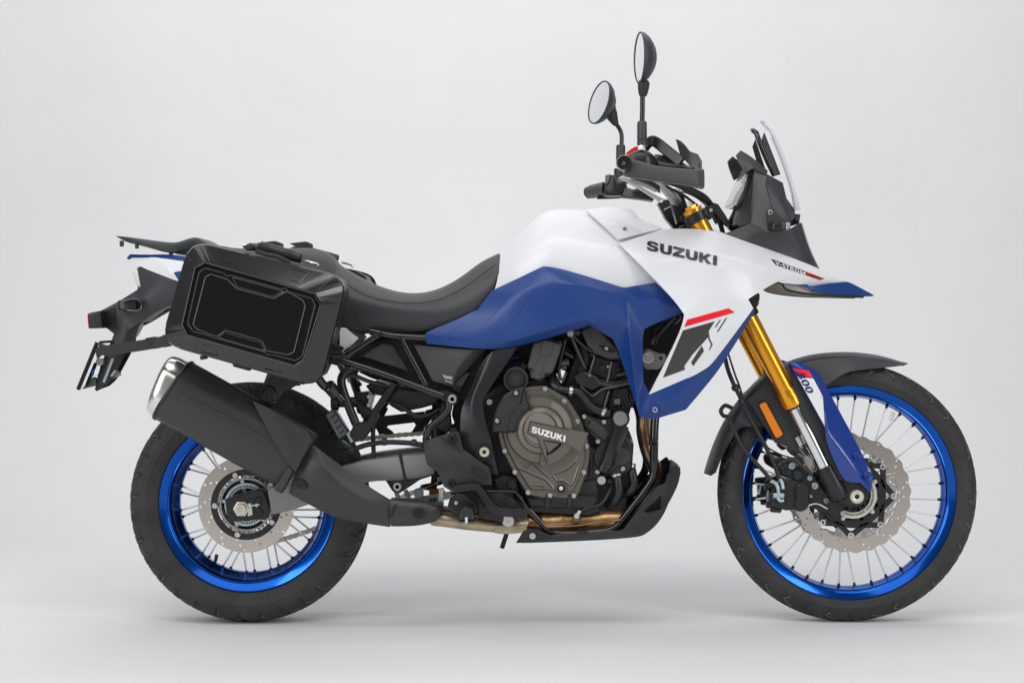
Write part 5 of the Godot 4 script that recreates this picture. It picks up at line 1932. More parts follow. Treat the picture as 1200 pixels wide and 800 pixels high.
func front_brake() -> void:
	var fb := group(bike, "front_brake")
	for s in [1.0, -1.0]:
		side = s
		var mb := MB.new()
		plate(mb, [[907, 541], [914, 536], [926, 537], [935, 546], [950, 552], [960, 566], [972, 584], [968, 590], [955, 584], [946, 574], [930, 562], [918, 556], [909, 550]], 0.085, 0.098, 0.002, 3)
		plate(mb, [[948, 585], [966, 580], [990, 590], [990, 604], [982, 606], [964, 598], [952, 596]], 0.086, 0.097, 0.002, 2)
		pieces(fb, "caliper_bracket", mb, M.black_satin)
		mb = MB.new()
		plate(mb, [[904, 574], [914, 567], [928, 562], [936, 562], [944, 566], [950, 575], [950, 584], [947, 596], [940, 600], [930, 598], [920, 598], [908, 594], [901, 588]], 0.05, 0.108, 0.005, 3)
		put(fb, "caliper_body", mb, M.engine_black)
		mb = MB.new()
		var lob := []
		lob.append_array(arc_pts(941.5, 574, 8.6, -200, 20, 10))
		lob.append_array([[948, 582]])
		lob.append_array(arc_pts(940.5, 590, 8.2, -20, 200, 10))
		lob.append_array([[934, 582]])
		plate(mb, lob, 0.1, 0.120, 0.004)
		put(fb, "piston_cover", mb, M.black_satin)
		mb = MB.new()
		for k in 4:
			bar(mb, v(915, 574 + k * 5.5, 0.106), v(934, 572 + k * 5.5, 0.106), px(3.2), 0.008, 0.001)
		for q in [[896, 571, 916, 569], [898, 591, 912, 592], [903, 596, 916, 597]]:
			cyl(mb, v(q[0], q[1], 0.085), v(q[2], q[3], 0.085), px(4), -1, 14, 0.3)
		cyl(mb, v(901, 581, 0.1), v(910, 581, 0.1), px(6.5), -1, 16, 0.2)
		pieces(fb, "caliper_rib", mb, M.engine_black)
		mb = MB.new()
		plate(mb, [[944, 536], [950, 535], [953, 541], [953, 548], [948, 550], [943, 542]], 0.07, 0.088, 0.001, 1)
		plate(mb, [[948, 576], [955, 575], [955, 586], [950, 587]], 0.07, 0.088, 0.001, 1)
		pieces(fb, "brake_pad", mb, M.disc_steel)
	side = 1.0
	add_bolts(fb, [[928, 545.5, 0.098, 4.4], [949, 560, 0.1, 3.2], [955, 569, 0.1, 4.2], [988, 601.3, 0.098, 3.2]], M.zinc_blue)
	add_bolts(fb, [[934, 556, 0.098, 3.2], [968, 586.5, 0.1, 3.2]], M.cast_grey)
	var mb := MB.new()
	plate(mb, [[906, 540], [913, 535], [923, 537], [925, 546], [918, 552], [908, 549]], 0.09, 0.106, 0.003, 3)
	lathe(mb, v(934, 556, 0.09), Vector3.BACK, [[0, 0], [px(6.4), 0], [px(6.4), 0.014], [px(5), 0.018], [0, 0.018]], 20)
	tube(mb, [v(912, 546, 0.11), v(918, 541, 0.112), v(930, 538, 0.112), v(943, 549, 0.112), v(953, 556, 0.112)], px(2.4))
	pieces(fb, "slide_pin_boot", mb, M.engine_black)
	mb = MB.new()
	cyl(mb, v(906, 580.5, 0.118), v(919, 580.5, 0.118), px(3.4), -1, 12)
	tube(mb, [v(903, 563, 0.118), v(909, 566, 0.12), v(912, 572, 0.122), v(913, 580, 0.12)], px(2.2))
	tube(mb, [v(914, 561, 0.118), v(917, 566, 0.12), v(918, 573, 0.122)], px(2.2))
	tube(mb, [v(911, 583, 0.12), v(915, 587, 0.12), v(919, 586, 0.12)], px(1.8))
	pieces(fb, "hose_fitting", mb, M.zinc_blue)
	hose(fb, "brake_hose", [[848, 410, 0.03], [853, 432, 0.05], [860, 450, 0.075], [869, 468, 0.085], [878, 488, 0.095], [888, 506, 0.1], [897, 522, 0.105], [906, 540, 0.112], [914, 561, 0.118]], 2.5, M.hose_rubber)
	hose(fb, "brake_hose", [[858, 478, 0.06], [850, 475, 0.07], [845, 481, 0.08], [848, 487, 0.085], [854, 489, 0.09], [860, 502, 0.1], [869, 522, 0.105], [885, 541, 0.11], [896, 553, 0.115], [904, 563, 0.118]], 2.4, M.hose_rubber)
	hose(fb, "sensor_wire", [[853, 412, 0.04], [862, 440, 0.06], [866, 450, 0.075], [872, 470, 0.09]], 1.2, M.hose_rubber)
	hose(fb, "sensor_wire", [[890, 516, 0.1], [900, 524, 0.1], [914, 532, 0.1], [928, 537, 0.1], [944, 548, 0.1], [955, 572, 0.1]], 0.9, M.hose_rubber)
	hose(fb, "sensor_wire", [[921, 597, 0.1], [938, 596, 0.105], [956, 590, 0.105], [970, 596, 0.105]], 0.9, M.zinc)
	mb = MB.new()
	for q in [[862, 454, 0.077, 4.6], [869, 470, 0.087, 3.9]]:
		cyl(mb, v(q[0] - 1.5, q[1] - 3, q[2]), v(q[0] + 1.5, q[1] + 3, q[2]), px(q[3]), -1, 14, 0.3)
	pieces(fb, "hose_clip", mb, M.black_plastic)


func fenders() -> void:
	var ff := group(bike, "front_fender")
	# forward half, over the tyre
	var rows := []
	for st in [[1064, 425, 1059, 428, 1042, 430.5, 0.5], [1040, 416, 1040, 421, 1030, 431, 0.8], [1012, 410.5, 1013, 417.5, 1008, 433, 0.95], [985, 409.3, 986, 417.5, 988, 436, 1.0], [958, 411, 957, 420, 970, 452, 1.05], [932, 417, 934, 426, 952, 456, 1.05], [912, 426, 914, 435, 940, 462, 1.0]]:
		var k: float = st[6]
		rows.append([v(st[0], st[1], 0.0), v(st[2], st[3], 0.045 * k), v(st[4], st[5], 0.068 * k)])
	var full := []
	for r in rows:
		full.append([r[0], r[1], r[2]])
	var mb := MB.new()
	var g := []
	for r in full:
		g.append([Vector3(r[2].x, r[2].y, -r[2].z), Vector3(r[1].x, r[1].y, -r[1].z), r[0], r[1], r[2]])
	grid(mb, g, {}, {1: 2.4, 3: 2.4}, 0.004, 3, v(992, 575, 0))
	put(ff, "forward_fender", mb, M.cowl_plastic)
	# rear half, behind the fork, coming down towards the wheel
	g = []
	for st in [[903, 430, 907, 434, 920, 448], [888, 443, 893, 448, 912, 470], [866, 463, 874, 470, 905, 500], [850, 484, 860, 491, 868, 499], [838, 508, 848, 513, 857, 514], [829, 532, 839, 535, 846, 532], [823, 554, 832, 557, 838, 553]]:
		var a := v(st[0], st[1], 0.0)
		var b := v(st[2], st[3], 0.052)
		var c := v(st[4], st[5], 0.066)
		g.append([Vector3(c.x, c.y, -c.z), Vector3(b.x, b.y, -b.z), a, b, c])
	mb = MB.new()
	grid(mb, g, {}, {1: 0.9, 3: 0.9}, 0.004, 3, v(992, 575, 0))
	put(ff, "rear_fender", mb, M.cowl_plastic)
	for s in [1.0, -1.0]:
		side = s
		mb = MB.new()                    # side bracket that carries the reflector
		panel(mb, [[876, 468, 0.082], [893, 455, 0.085], [905, 448, 0.084], [912, 455, 0.086], [930, 492, 0.09], [938, 511, 0.09], [922, 522, 0.092], [909, 519, 0.09], [890, 490, 0.088], [900, 463, 0.092]], [[0, 1, 9, 8], [1, 2, 3, 9], [9, 3, 4], [8, 9, 4, 7], [7, 4, 5, 6]], [[9, 4, 1.0]], 0.02, 3)
		put(ff, "reflector_bracket", mb, M.black_plastic)
		mb = MB.new()
		plate(mb, [[924, 518], [932, 515], [937, 522], [937, 531], [929, 534], [923, 528]], 0.075, 0.092, 0.002, 2)
		put(ff, "bracket_foot", mb, M.black_plastic)
		mb = MB.new()
		plate(mb, [[888.5, 473], [898, 469], [920, 509.5], [909.5, 515.5]], 0.085, 0.0975, 0.001, 3)
		put(ff, "reflector_bezel", mb, M.engine_dark)
		mb = MB.new()
		plate(mb, [[889.8, 474.2], [897.4, 470.6], [918.4, 509.2], [910, 514]], 0.09, 0.1005, 0.0015, 2.4)
		put(ff, "reflector", mb, M.amber)
		# dark backing and blue guard of the fork leg
		mb = MB.new()
		plate(mb, [[924, 425], [934, 430], [966, 500], [972, 512], [990, 560], [984, 563], [962, 520], [940, 486], [930, 452]], 0.118, 0.130, 0.003, 2)
		put(ff, "guard_backing", mb, M.black_plastic)
		mb = MB.new()
		var r := panel(mb, [[927.5, 429, 0.142], [928.7, 422, 0.135], [952, 430, 0.132], [960, 437, 0.126], [999, 509, 0.12], [1010, 530, 0.122], [1024, 558, 0.126], [1021, 577, 0.128], [1009, 566, 0.138], [992, 564, 0.142], [985, 556, 0.144], [968, 518, 0.146], [967.5, 503, 0.148], [951, 436, 0.150], [965, 464, 0.152], [970, 506, 0.152], [1001, 545, 0.148]],
			[[0, 1, 2, 13], [13, 2, 3, 14], [14, 3, 4, 15], [0, 13, 14], [0, 14, 15, 12], [12, 15, 11], [15, 4, 5, 16], [11, 15, 16, 10], [5, 6, 7, 16], [16, 7, 8], [10, 16, 8, 9]], [[13, 14, 15, 2.4], [15, 16, 1.4], [12, 15, 4, 2.0]], 0.005, 3)
		put(ff, "fork_guard", mb, M.blue_gloss)
		if s > 0:
			mb = MB.new()
			decal(mb, [Vector2(934.5, 441), Vector2(953.5, 443.5), Vector2(964.5, 464.5), Vector2(966.8, 499)], r, 0.15, 0.0012, 4.0)
			put(ff, "white_flash", mb, M.white_film)
			mb = MB.new()
			decal(mb, [Vector2(929.5, 431), Vector2(948, 434.2), Vector2(953.3, 442.6), Vector2(936.5, 439.5), Vector2(934.5, 435), Vector2(931, 434.4)], r, 0.15, 0.0019, 4.0)
			put(ff, "red_flash", mb, M.red)
			mb = MB.new()
			text_decal(mb, "800", Vector2(941.8, 436.2), Vector2(14.0, 26.0) / 29.5, Vector2(10.0, -2.3) / 10.2, 26.5, 8.0, r, 0.15, 0.0026, 0.1)
			put(ff, "number_lettering", mb, M.decal_blue)
			mb = MB.new()
			for q in [[1005, 533.5], [1018, 557]]:
				disc_z(mb, q[0], q[1], 0.11, 0.143, 4.6, 20, 0.3)
			put(ff, "guard_boss", mb, M.blue_gloss)
	side = 1.0
	add_bolts(ff, [[1003.5, 535, 0.143, 2.2], [1016.5, 558.8, 0.143, 2.2]], M.blue_gloss)
	bolt(ff, 930.5, 531, 0.092, 3.2, M.engine_black)
	mb = MB.new()
	bar(mb, v(934, 512, 0.1), v(939, 522, 0.1), px(5), 0.004, 0.001)
	put(ff, "chrome_clip", mb, M.zinc)


func text_decal(mb: MB, words: String, at: Vector2, u: Vector2, w: Vector2, length: float, height: float, srf: Array, z: float, lift := 0.0009, slant := 0.2) -> void:
	var tm := TextMesh.new()             # at: upper left corner; u along the line; w from the letters' feet to their heads
	tm.text = words
	var f := SystemFont.new()
	f.font_names = PackedStringArray(["Droid Sans"])
	f.font_weight = 700
	tm.font = f
	tm.font_size = 64
	tm.pixel_size = 0.01
	tm.depth = 0.02
	tm.curve_step = 1.5
	var a := tm.surface_get_arrays(0)
	var P: PackedVector3Array = a[Mesh.ARRAY_VERTEX]
	var I: PackedInt32Array = a[Mesh.ARRAY_INDEX]
	if P.is_empty():
		return
	var lo := P[0]
	var hi := P[0]
	for p in P:
		lo = lo.min(p)
		hi = hi.max(p)
	var top := hi.z - 1e-4
	var todo := []
	for i in range(0, I.size(), 3):
		if P[I[i]].z > top and P[I[i + 1]].z > top and P[I[i + 2]].z > top:
			var t := []
			for k in 3:
				var p := P[I[i + k]]
				var h := (p.y - lo.y) / (hi.y - lo.y)
				t.append(at + u * (length * (p.x - lo.x) / (hi.x - lo.x) + slant * height * (h - 1.0)) + w * (height * (h - 1.0)))
			if absf((t[1] - t[0]).cross(t[2] - t[0])) > 1e-6:
				todo.append(t)
	decal_tris(mb, todo, srf, z, lift, 4.0)


# -------------------------------------------------------------------------------------- bodywork
func sym(rows: Array) -> Array:          # half sections (from the middle outwards) to full ones
	var o := []
	for r in rows:
		var a := []
		for i in range(r.size() - 1, -1, -1):
			if absf(r[i].z) > 1e-6:
				a.append(Vector3(r[i].x, r[i].y, -r[i].z))
		a.append_array(r)
		o.append(a)
	return o


func tank_and_seat() -> void:
	var ft := group(bike, "fuel_tank")
	var mb := MB.new()
	var rows := []
	for st in [
		[588, 306, 586, 301, 584, 320, 579, 348, 0.05, 0.10, 0.12],
		[598, 293, 596, 288, 594, 312, 590, 348, 0.06, 0.115, 0.13],
		[612, 274, 611, 269, 609, 298, 606, 340, 0.07, 0.13, 0.145],
		[634, 251, 634, 247, 634, 285, 637, 330, 0.08, 0.15, 0.165],
		[650, 245, 650, 241.5, 652, 279, 656, 330, 0.085, 0.165, 0.175],
		[684, 246, 684, 243, 690, 286, 696, 338, 0.09, 0.18, 0.19],
		[716, 248, 716, 246, 722, 293, 730, 344, 0.095, 0.185, 0.195],
		[752, 262, 752, 260, 760, 305, 765, 345, 0.1, 0.185, 0.19],
		[782, 276, 782, 276, 786, 312, 788, 345, 0.09, 0.17, 0.18]]:
		rows.append([v(st[0], st[1], 0.0), v(st[2], st[3], st[8]), v(st[4], st[5], st[9]), v(st[6], st[7], st[10])])
	grid(mb, sym(rows), {}, {2: 0.55, 4: 0.55, 1: 0.7, 5: 0.7}, 0.004, 3, v(690, 340, 0))
	put(ft, "tank_shell", mb, M.white_paint)
	for s in [1.0, -1.0]:
		side = s
		mb = MB.new()
		panel(mb, [[687, 245.5, 0.10], [716, 241.6, 0.075], [741, 246.5, 0.07], [750, 257, 0.075], [776, 268, 0.10], [748, 274, 0.155], [725, 280, 0.172], [703, 259, 0.145], [738, 259, 0.13]], [[0, 1, 8, 7], [1, 2, 3, 8], [8, 3, 4, 5], [7, 8, 5, 6]], [], 0.006, 3)
		put(ft, "lid_panel", mb, M.white_paint)
	side = 1.0
	mb = MB.new()
	panel(mb, [[698, 246, 0.07], [716, 241.5, 0.06], [741, 246, 0.055], [750, 257, 0.06], [775, 267, 0.07], [775, 267.5, 0.0], [750, 258, 0.0], [741, 248, 0.0], [716, 243, 0.0], [698, 246, 0.0]], [[0, 1, 8, 9], [1, 2, 7, 8], [2, 3, 6, 7], [3, 4, 5, 6]], [], 0.004, 2)
	put(ft, "lid_top", mb, M.white_paint)
	bolt(ft, 732, 268, 0.149, 2.4, M.steel, "bolt", 0.004)
	# rider's seat and passenger seat
	var st_ := group(bike, "seat")
	mb = MB.new()
	rows = []
	for st in [
		[384, 300, 384, 300, 386, 330, 388, 352, 396, 383, 0.05, 0.12, 0.135, 0.11],
		[407, 317, 407, 317, 408, 336, 409, 355, 414, 387, 0.06, 0.125, 0.14, 0.115],
		[437, 333, 437, 333, 438, 347, 439, 362, 440, 388, 0.07, 0.135, 0.15, 0.125],
		[466, 342.5, 466, 342.5, 466, 352, 466, 366, 467, 388.5, 0.075, 0.14, 0.155, 0.13],
		[492, 344.3, 492, 344.3, 492, 353, 494, 368, 498, 389, 0.07, 0.13, 0.15, 0.13],
		[517, 338, 517, 338, 519, 348, 523, 366, 530, 378, 0.062, 0.115, 0.14, 0.13],
		[543, 323, 543, 323, 546, 335, 551, 352, 559, 364, 0.052, 0.10, 0.13, 0.125],
		[563, 306, 563, 306, 566, 320, 571, 337, 575, 346, 0.045, 0.09, 0.118, 0.115],
		[585, 296.5, 585, 296.5, 585, 307, 584, 319, 580, 335, 0.035, 0.07, 0.10, 0.105]]:
		rows.append([v(st[0], st[1], 0.0), v(st[2], st[3], st[10]), v(st[4], st[5], st[11]), v(st[6], st[7], st[12]), v(st[8], st[9], st[13])])
	var r := grid(mb, sym(rows), {}, {}, 0.02, 3, v(480, 400, 0))
	put(st_, "rider_seat", mb, M.seat_vinyl)
	mb = MB.new()
	for line in [[[406, 333], [422, 343], [440, 349.5], [466, 354], [492, 354.5], [517, 349.5], [543, 336.5], [563, 322], [580, 309]], [[409, 347], [415, 363], [421, 380], [425, 387]]]:
		var q := []
		for p in spline(vs(line, 0.14), 4):
			q.append(Vector3(p.x, p.y, depth_at(r, p.x, p.y, 0.13) + 0.0002))
		tube(mb, q, 0.0011, 1, 6)
	put(st_, "seam", mb, M.stitch)
	mb = MB.new()
	rows = []
	for st in [
		[236, 283, 236, 290, 236, 318, 0.08, 0.10],
		[262, 288, 262, 293, 262, 325, 0.09, 0.115],
		[310, 291, 310, 295, 310, 330, 0.095, 0.125],
		[350, 288.5, 350, 292, 350, 336, 0.095, 0.13],
		[370, 288.5, 370, 294, 374, 345, 0.09, 0.13],
		[384, 293, 384, 299, 386, 352, 0.085, 0.13],
		[394, 303, 394, 309, 395, 352, 0.085, 0.12],
		[402, 316, 402, 321, 402, 360, 0.08, 0.115]]:
		rows.append([v(st[0], st[1], 0.0), v(st[2], st[3], st[6]), v(st[4], st[5], st[7])])
	grid(mb, sym(rows), {}, {}, 0.02, 3, v(340, 360, 0))
	put(st_, "passenger_seat", mb, M.seat_vinyl)
	mb = MB.new()
	plate(mb, [[400, 383], [415, 386], [460, 387], [500, 387], [508, 385], [505, 391], [450, 391], [420, 391]], -0.11, 0.115, 0.002)
	put(st_, "seat_base", mb, M.engine_dark)


func blue_side_panels() -> void:
	var bp := group(bike, "side_panels")
	for s in [1.0, -1.0]:
		side = s
		var mb := MB.new()
		var r := panel(mb, [
			[497.5, 395, 0.150], [499, 390, 0.148], [508, 385, 0.145], [535, 375, 0.142], [560, 362, 0.138], [577, 340, 0.134], [600, 329.5, 0.150], [636, 312, 0.177], [653, 312.6, 0.182], [731, 337, 0.198], [768, 331, 0.206], [800, 360, 0.218], [799, 367, 0.216],   # 12
			[764, 380, 0.214], [755, 386, 0.212], [753, 396, 0.212], [753.5, 430, 0.216], [754, 447, 0.22], [761, 461, 0.226], [748, 482, 0.226], [743.5, 470, 0.214], [725.5, 411, 0.196], [718, 397, 0.194], [700, 386, 0.193], [690, 382, 0.192], [675, 386, 0.190], [640, 397, 0.180], [600, 407, 0.164], [579, 409.5, 0.164], [545, 407.5, 0.156], [500, 402.5, 0.150],   # 30
			[590, 403, 0.176], [545, 399.5, 0.164], [582, 372, 0.176], [600, 346, 0.182], [643, 325, 0.212], [690, 364, 0.210], [688, 373, 0.213], [733, 346, 0.236], [735, 375, 0.236], [741, 425, 0.238], [640, 386, 0.208]],
			[[1, 2, 3, 32], [0, 1, 32, 29], [0, 29, 30], [3, 4, 33, 32], [32, 33, 31], [29, 32, 31, 28], [31, 41, 26, 27], [28, 31, 27], [4, 5, 34, 33], [5, 6, 34], [6, 7, 35, 34], [33, 34, 35], [33, 35, 36, 41], [31, 33, 41], [41, 36, 37], [41, 37, 25, 26], [37, 24, 25],
			[7, 8, 35], [8, 9, 38, 35], [35, 38, 36], [36, 38, 39], [37, 36, 39, 23], [24, 37, 23], [39, 22, 23], [39, 21, 22], [39, 40, 20, 21], [40, 19, 20], [9, 10, 11, 38], [38, 11, 12, 13], [38, 13, 14], [38, 14, 15, 39], [39, 15, 16, 40], [40, 16, 17, 19], [17, 18, 19]],
			[[0, 32, 31, 41, 37, 36, 2.2], [34, 35, 38, 2.4], [38, 39, 40, 19, 2.6], [36, 39, 0.8], [38, 11, 2.4], [5, 34, 1.6], [33, 34, 0.6]], 0.006, 3)
		put(bp, "knee_panel", mb, M.blue_cover)
		if s > 0:
			mb = MB.new()
			for g in [[[525, 396], [536, 383], [545, 376]], [[554, 398], [580, 366], [590, 354]], [[579, 401], [608, 366], [622, 344]], [[606, 398], [640, 356], [654, 337]], [[634, 386], [662, 356], [676, 344]], [[525, 396], [530, 397]], [[548, 398.5], [554, 398.5]], [[573, 401], [579, 401]]]:
				var q := []
				for p in g:
					q.append(v(p[0], p[1], 0.19))
				var o := []
				for p in spline(q, 10):
					o.append(Vector3(p.x, p.y, depth_at(r, p.x, p.y, 0.17) - 0.0004))
				tube(mb, o, 0.0007, 1, 6)
			pieces(bp, "panel_groove", mb, M.blue_groove)
		mb = MB.new()                    # dark inner faces of the opening in the panel: fan shroud, pipe and bracket
		if s > 0:
			plate(mb, [[748, 380], [800, 362], [812, 372], [800, 395], [775, 440], [760, 462], [748, 470], [742, 440]], 0.02, 0.09, 0.003)
			put(bp, "radiator", mb, M.engine_dark)
			mb = MB.new()
			tube(mb, [v(764, 405, 0.16), v(770, 392, 0.15), v(780, 380, 0.14), v(790, 370, 0.13)], px(4), 5, 14)
			tube(mb, [v(762, 404, 0.165), v(766, 396, 0.16), v(768, 389, 0.155), v(774, 383, 0.15)], px(1.6), 5, 8)
			tube(mb, [v(790, 378, 0.16), v(795, 374, 0.16), v(797, 369, 0.16)], px(2), 5, 8)
			pieces(bp, "frame_strut", mb, M.black_frame)
			mb = MB.new()
			plate(mb, [[755, 410], [760, 408.5], [768, 412], [774, 414.5], [780, 414], [782, 420], [778, 427], [772, 433], [758, 433], [754, 428]], 0.12, 0.17, 0.003, 2)
			put(bp, "engine_mount", mb, M.cast_grey)
			mb = MB.new()
			lathe(mb, v(759.5, 418.5, 0.168), Vector3.BACK, [[0, 0], [px(7), 0], [px(7), 0.003], [px(6), 0.005], [px(3.4), 0.005], [px(3), 0.008], [px(1.8), 0.008], [px(1.4), 0.004], [0, 0.004]], 26)
			put(bp, "mount_bolt", mb, M.steel)
			mb = MB.new()
			disc_z(mb, 774.5, 419.5, 0.15, 0.1715, 2.3, 14)
			plate(mb, [[765, 434], [771, 434], [768, 452], [764, 456], [762, 450]], 0.1, 0.15, 0.002)
			pieces(bp, "mount_hole", mb, M.engine_dark)
	side = 1.0


func front_fairing() -> void:
	var fa := group(bike, "front_fairing")
	for s in [1.0, -1.0]:
		side = s
		var mb := MB.new()
		var r := panel(mb, [
			[725.5, 285, 0.178], [776, 268.5, 0.125], [829, 266.5, 0.128], [870, 281.5, 0.135], [913, 296, 0.128], [960, 314, 0.105], [992, 330, 0.070],   # 6
			[772, 300, 0.222], [829, 299, 0.236], [870, 309, 0.226], [913, 318, 0.184], [947, 325.5, 0.136],   # 11
			[775, 335, 0.245], [793, 355, 0.255], [802, 368, 0.265], [836, 342, 0.262], [877, 350.5, 0.240], [893, 340, 0.222], [910, 330.5, 0.19], [940, 334.5, 0.14],   # 19
			[800, 386, 0.268], [883, 361, 0.240], [876, 372, 0.244], [761, 462, 0.250], [827, 434, 0.242], [835, 426, 0.240], [838, 390, 0.256]],
			[[0, 7, 12], [0, 1, 7], [1, 2, 8, 7], [2, 3, 9, 8], [3, 4, 10, 9], [4, 5, 11, 10], [5, 6, 11], [7, 8, 15, 12], [12, 15, 13], [13, 15, 14], [8, 9, 16, 15], [9, 17, 16], [9, 10, 18, 17], [10, 11, 19, 18], [11, 6, 19], [15, 16, 21, 26], [14, 15, 26, 20], [21, 22, 26], [26, 22, 25, 24], [20, 26, 24, 23]],
			[[7, 8, 9, 10, 11, 6, 1.5], [15, 16, 1.2], [26, 21, 1.4], [26, 22, 0.6], [8, 15, 0.6]], 0.005, 3)
		put(fa, "fairing_shell", mb, M.white_paint)
		var mb2 := MB.new()              # blue lower edge
		panel(mb2, [[883, 361, 0.240], [876, 372, 0.244], [835, 426, 0.240], [827, 434, 0.242], [761, 462, 0.250], [884.5, 365, 0.232], [882, 370, 0.230], [850, 422, 0.226], [838, 440, 0.226], [804, 480, 0.232], [766, 491.5, 0.232], [756, 490, 0.228], [749, 487.5, 0.222], [748, 481, 0.224], [803, 465, 0.250], [766, 480, 0.248], [752, 482, 0.24]],
			[[0, 5, 6, 1], [1, 6, 7, 2], [2, 7, 8, 3], [3, 8, 9, 14], [4, 3, 14], [4, 14, 15], [14, 9, 10, 15], [15, 10, 11, 16], [16, 11, 12, 13], [4, 15, 16, 13]], [[3, 14, 0.5], [14, 15, 0.6], [15, 16, 0.6]], 0.008, 3)
		put(fa, "lower_trim", mb2, M.blue_cover)
		mb2 = MB.new()                   # beak tip
		panel(mb2, [[937.5, 333, 0.140], [947, 335, 0.145], [968, 333, 0.12], [991, 329.6, 0.072], [996, 330, 0.065], [1025, 346, 0.035], [1021, 347.5, 0.04], [1010, 347, 0.055], [970, 344.5, 0.125], [952, 340, 0.142], [1000, 337, 0.075]], [[0, 1, 9], [1, 2, 8, 9], [2, 3, 10, 8], [3, 4, 5, 10], [10, 5, 6, 7], [8, 10, 7]], [[2, 10, 0.8], [10, 5, 1.0]], 0.004, 3)
		put(fa, "beak_tip", mb2, M.blue_cover)
		mb2 = MB.new()                   # grey underside of the beak
		panel(mb2, [[910, 330, 0.185], [920, 328, 0.15], [938, 331, 0.12], [970, 342, 0.10], [1010, 347, 0.05], [968, 345.5, 0.122], [940, 343, 0.14], [921, 339, 0.16]], [[0, 1, 7], [1, 2, 6, 7], [2, 3, 5, 6], [3, 4, 5]], [], 0.003, 2)
		put(fa, "beak_underside", mb2, M.shield_inner)
		mb2 = MB.new()
		tube(mb2, [v(911, 331, 0.187), v(917, 333, 0.175), v(922, 339, 0.163), v(941, 343.4, 0.143), v(968, 346, 0.124), v(1012, 348, 0.053)], px(1.3), 4, 8)
		put(fa, "beak_gasket", mb2, M.engine_dark)
		if s > 0:
			mb2 = MB.new()
			var u := Vector2(82.5, 18.4) / 59.3
			var w := Vector2(-0.6, 11.2) / 10.0
			for l in logo_word():
				var o := []
				for q in l[0]:
					o.append(Vector2(758.2, 281.4) + u * (q[0] + l[1]) + w * q[1])
				decal(mb2, o, r, 0.2, 0.0027, 3.0)
			put(fa, "tank_lettering", mb2, M.decal_letter)
			mb2 = MB.new()
			decal(mb2, [Vector2(805.5, 374.5), Vector2(854, 361), Vector2(861.5, 366), Vector2(802, 383)], r, 0.26)
			put(fa, "red_stripe", mb2, M.red)
			mb2 = MB.new()
			decal(mb2, [Vector2(800.5, 387), Vector2(838, 376.3), Vector2(829, 390.5), Vector2(830.5, 394.5), Vector2(812, 415), Vector2(802, 429), Vector2(803, 433), Vector2(777, 442.5)], r, 0.26)
			decal(mb2, [Vector2(829.2, 388.5), Vector2(830.8, 388), Vector2(832, 397), Vector2(835.5, 403.5), Vector2(831.5, 411), Vector2(831.5, 408.5), Vector2(833.5, 403.5), Vector2(830.5, 398)], r, 0.26)
			decal(mb2, [Vector2(822.5, 405), Vector2(825.3, 411), Vector2(812.5, 429), Vector2(810, 424.5)], r, 0.26)
			decal(mb2, [Vector2(843.5, 374.8), Vector2(845.5, 374.2), Vector2(839.5, 383), Vector2(837.5, 383.6)], r, 0.26)
			decal(mb2, [Vector2(850.5, 372.6), Vector2(852.6, 372), Vector2(842, 388.5), Vector2(839.8, 389.2)], r, 0.26)
			put(fa, "dark_graphic", mb2, M.decal_grey)
			mb2 = MB.new()
			decal(mb2, [Vector2(903.5, 303), Vector2(911, 305.5), Vector2(966.5, 326.3), Vector2(961, 328), Vector2(909.5, 310.5)], r, 0.17, 0.0009)
			put(fa, "badge_plate", mb2, M.decal_dark)
			mb2 = MB.new()
			text_decal(mb2, "V-STROM", Vector2(908.5, 305.4), Vector2(38, 14.2) / 40.6, Vector2(-0.5, -5.0) / 5.0, 38.0, 4.2, r, 0.17, 0.0016, 0.0)
			put(fa, "badge_lettering", mb2, M.letter_white)
			mb2 = MB.new()
			decal(mb2, [Vector2(946.5, 318.8), Vector2(963.8, 325.4), Vector2(961, 327.4), Vector2(945.5, 322.2)], r, 0.14, 0.0014, 5.0)
			put(fa, "badge_red", mb2, M.red)
			mb2 = MB.new()
			text_decal(mb2, "800DE", Vector2(948, 319.8), Vector2(14, 5.3) / 15, Vector2(-0.5, -4) / 4.0, 14.0, 2.6, r, 0.14, 0.002, 0.0)
			put(fa, "badge_lettering", mb2, M.decal_dark)
	side = 1.0
	bolt(fa, 767.7, 480, 0.249, 3.4, M.zinc, "bolt", 0.004)
	var mb := MB.new()
	disc_z(mb, 767.7, 480, 0.23, 0.2495, 5.6, 22, 0.2)
	put(fa, "bolt_seat", mb, M.blue_cover)
	# black bracket behind the fairing that shows below it
	mb = MB.new()
	plate(mb, [[872, 350], [890, 343], [891, 349], [886, 362], [877, 358]], 0.1, 0.16, 0.003, 1)
	put(fa, "fairing_stay", mb, M.engine_dark)
	mb = MB.new()
	grid(mb, [[v(836, 268, 0.12), v(836, 268, -0.12)], [v(870, 282, 0.13), v(870, 282, -0.13)], [v(913, 297, 0.12), v(913, 297, -0.12)], [v(960, 315, 0.10), v(960, 315, -0.10)], [v(1000, 334, 0.06), v(1000, 334, -0.06)], [v(1023, 346.5, 0.035), v(1023, 346.5, -0.035)]], {}, {}, 0.004, 2, v(900, 400, 0))
	put(fa, "beak_top", mb, M.white_paint)


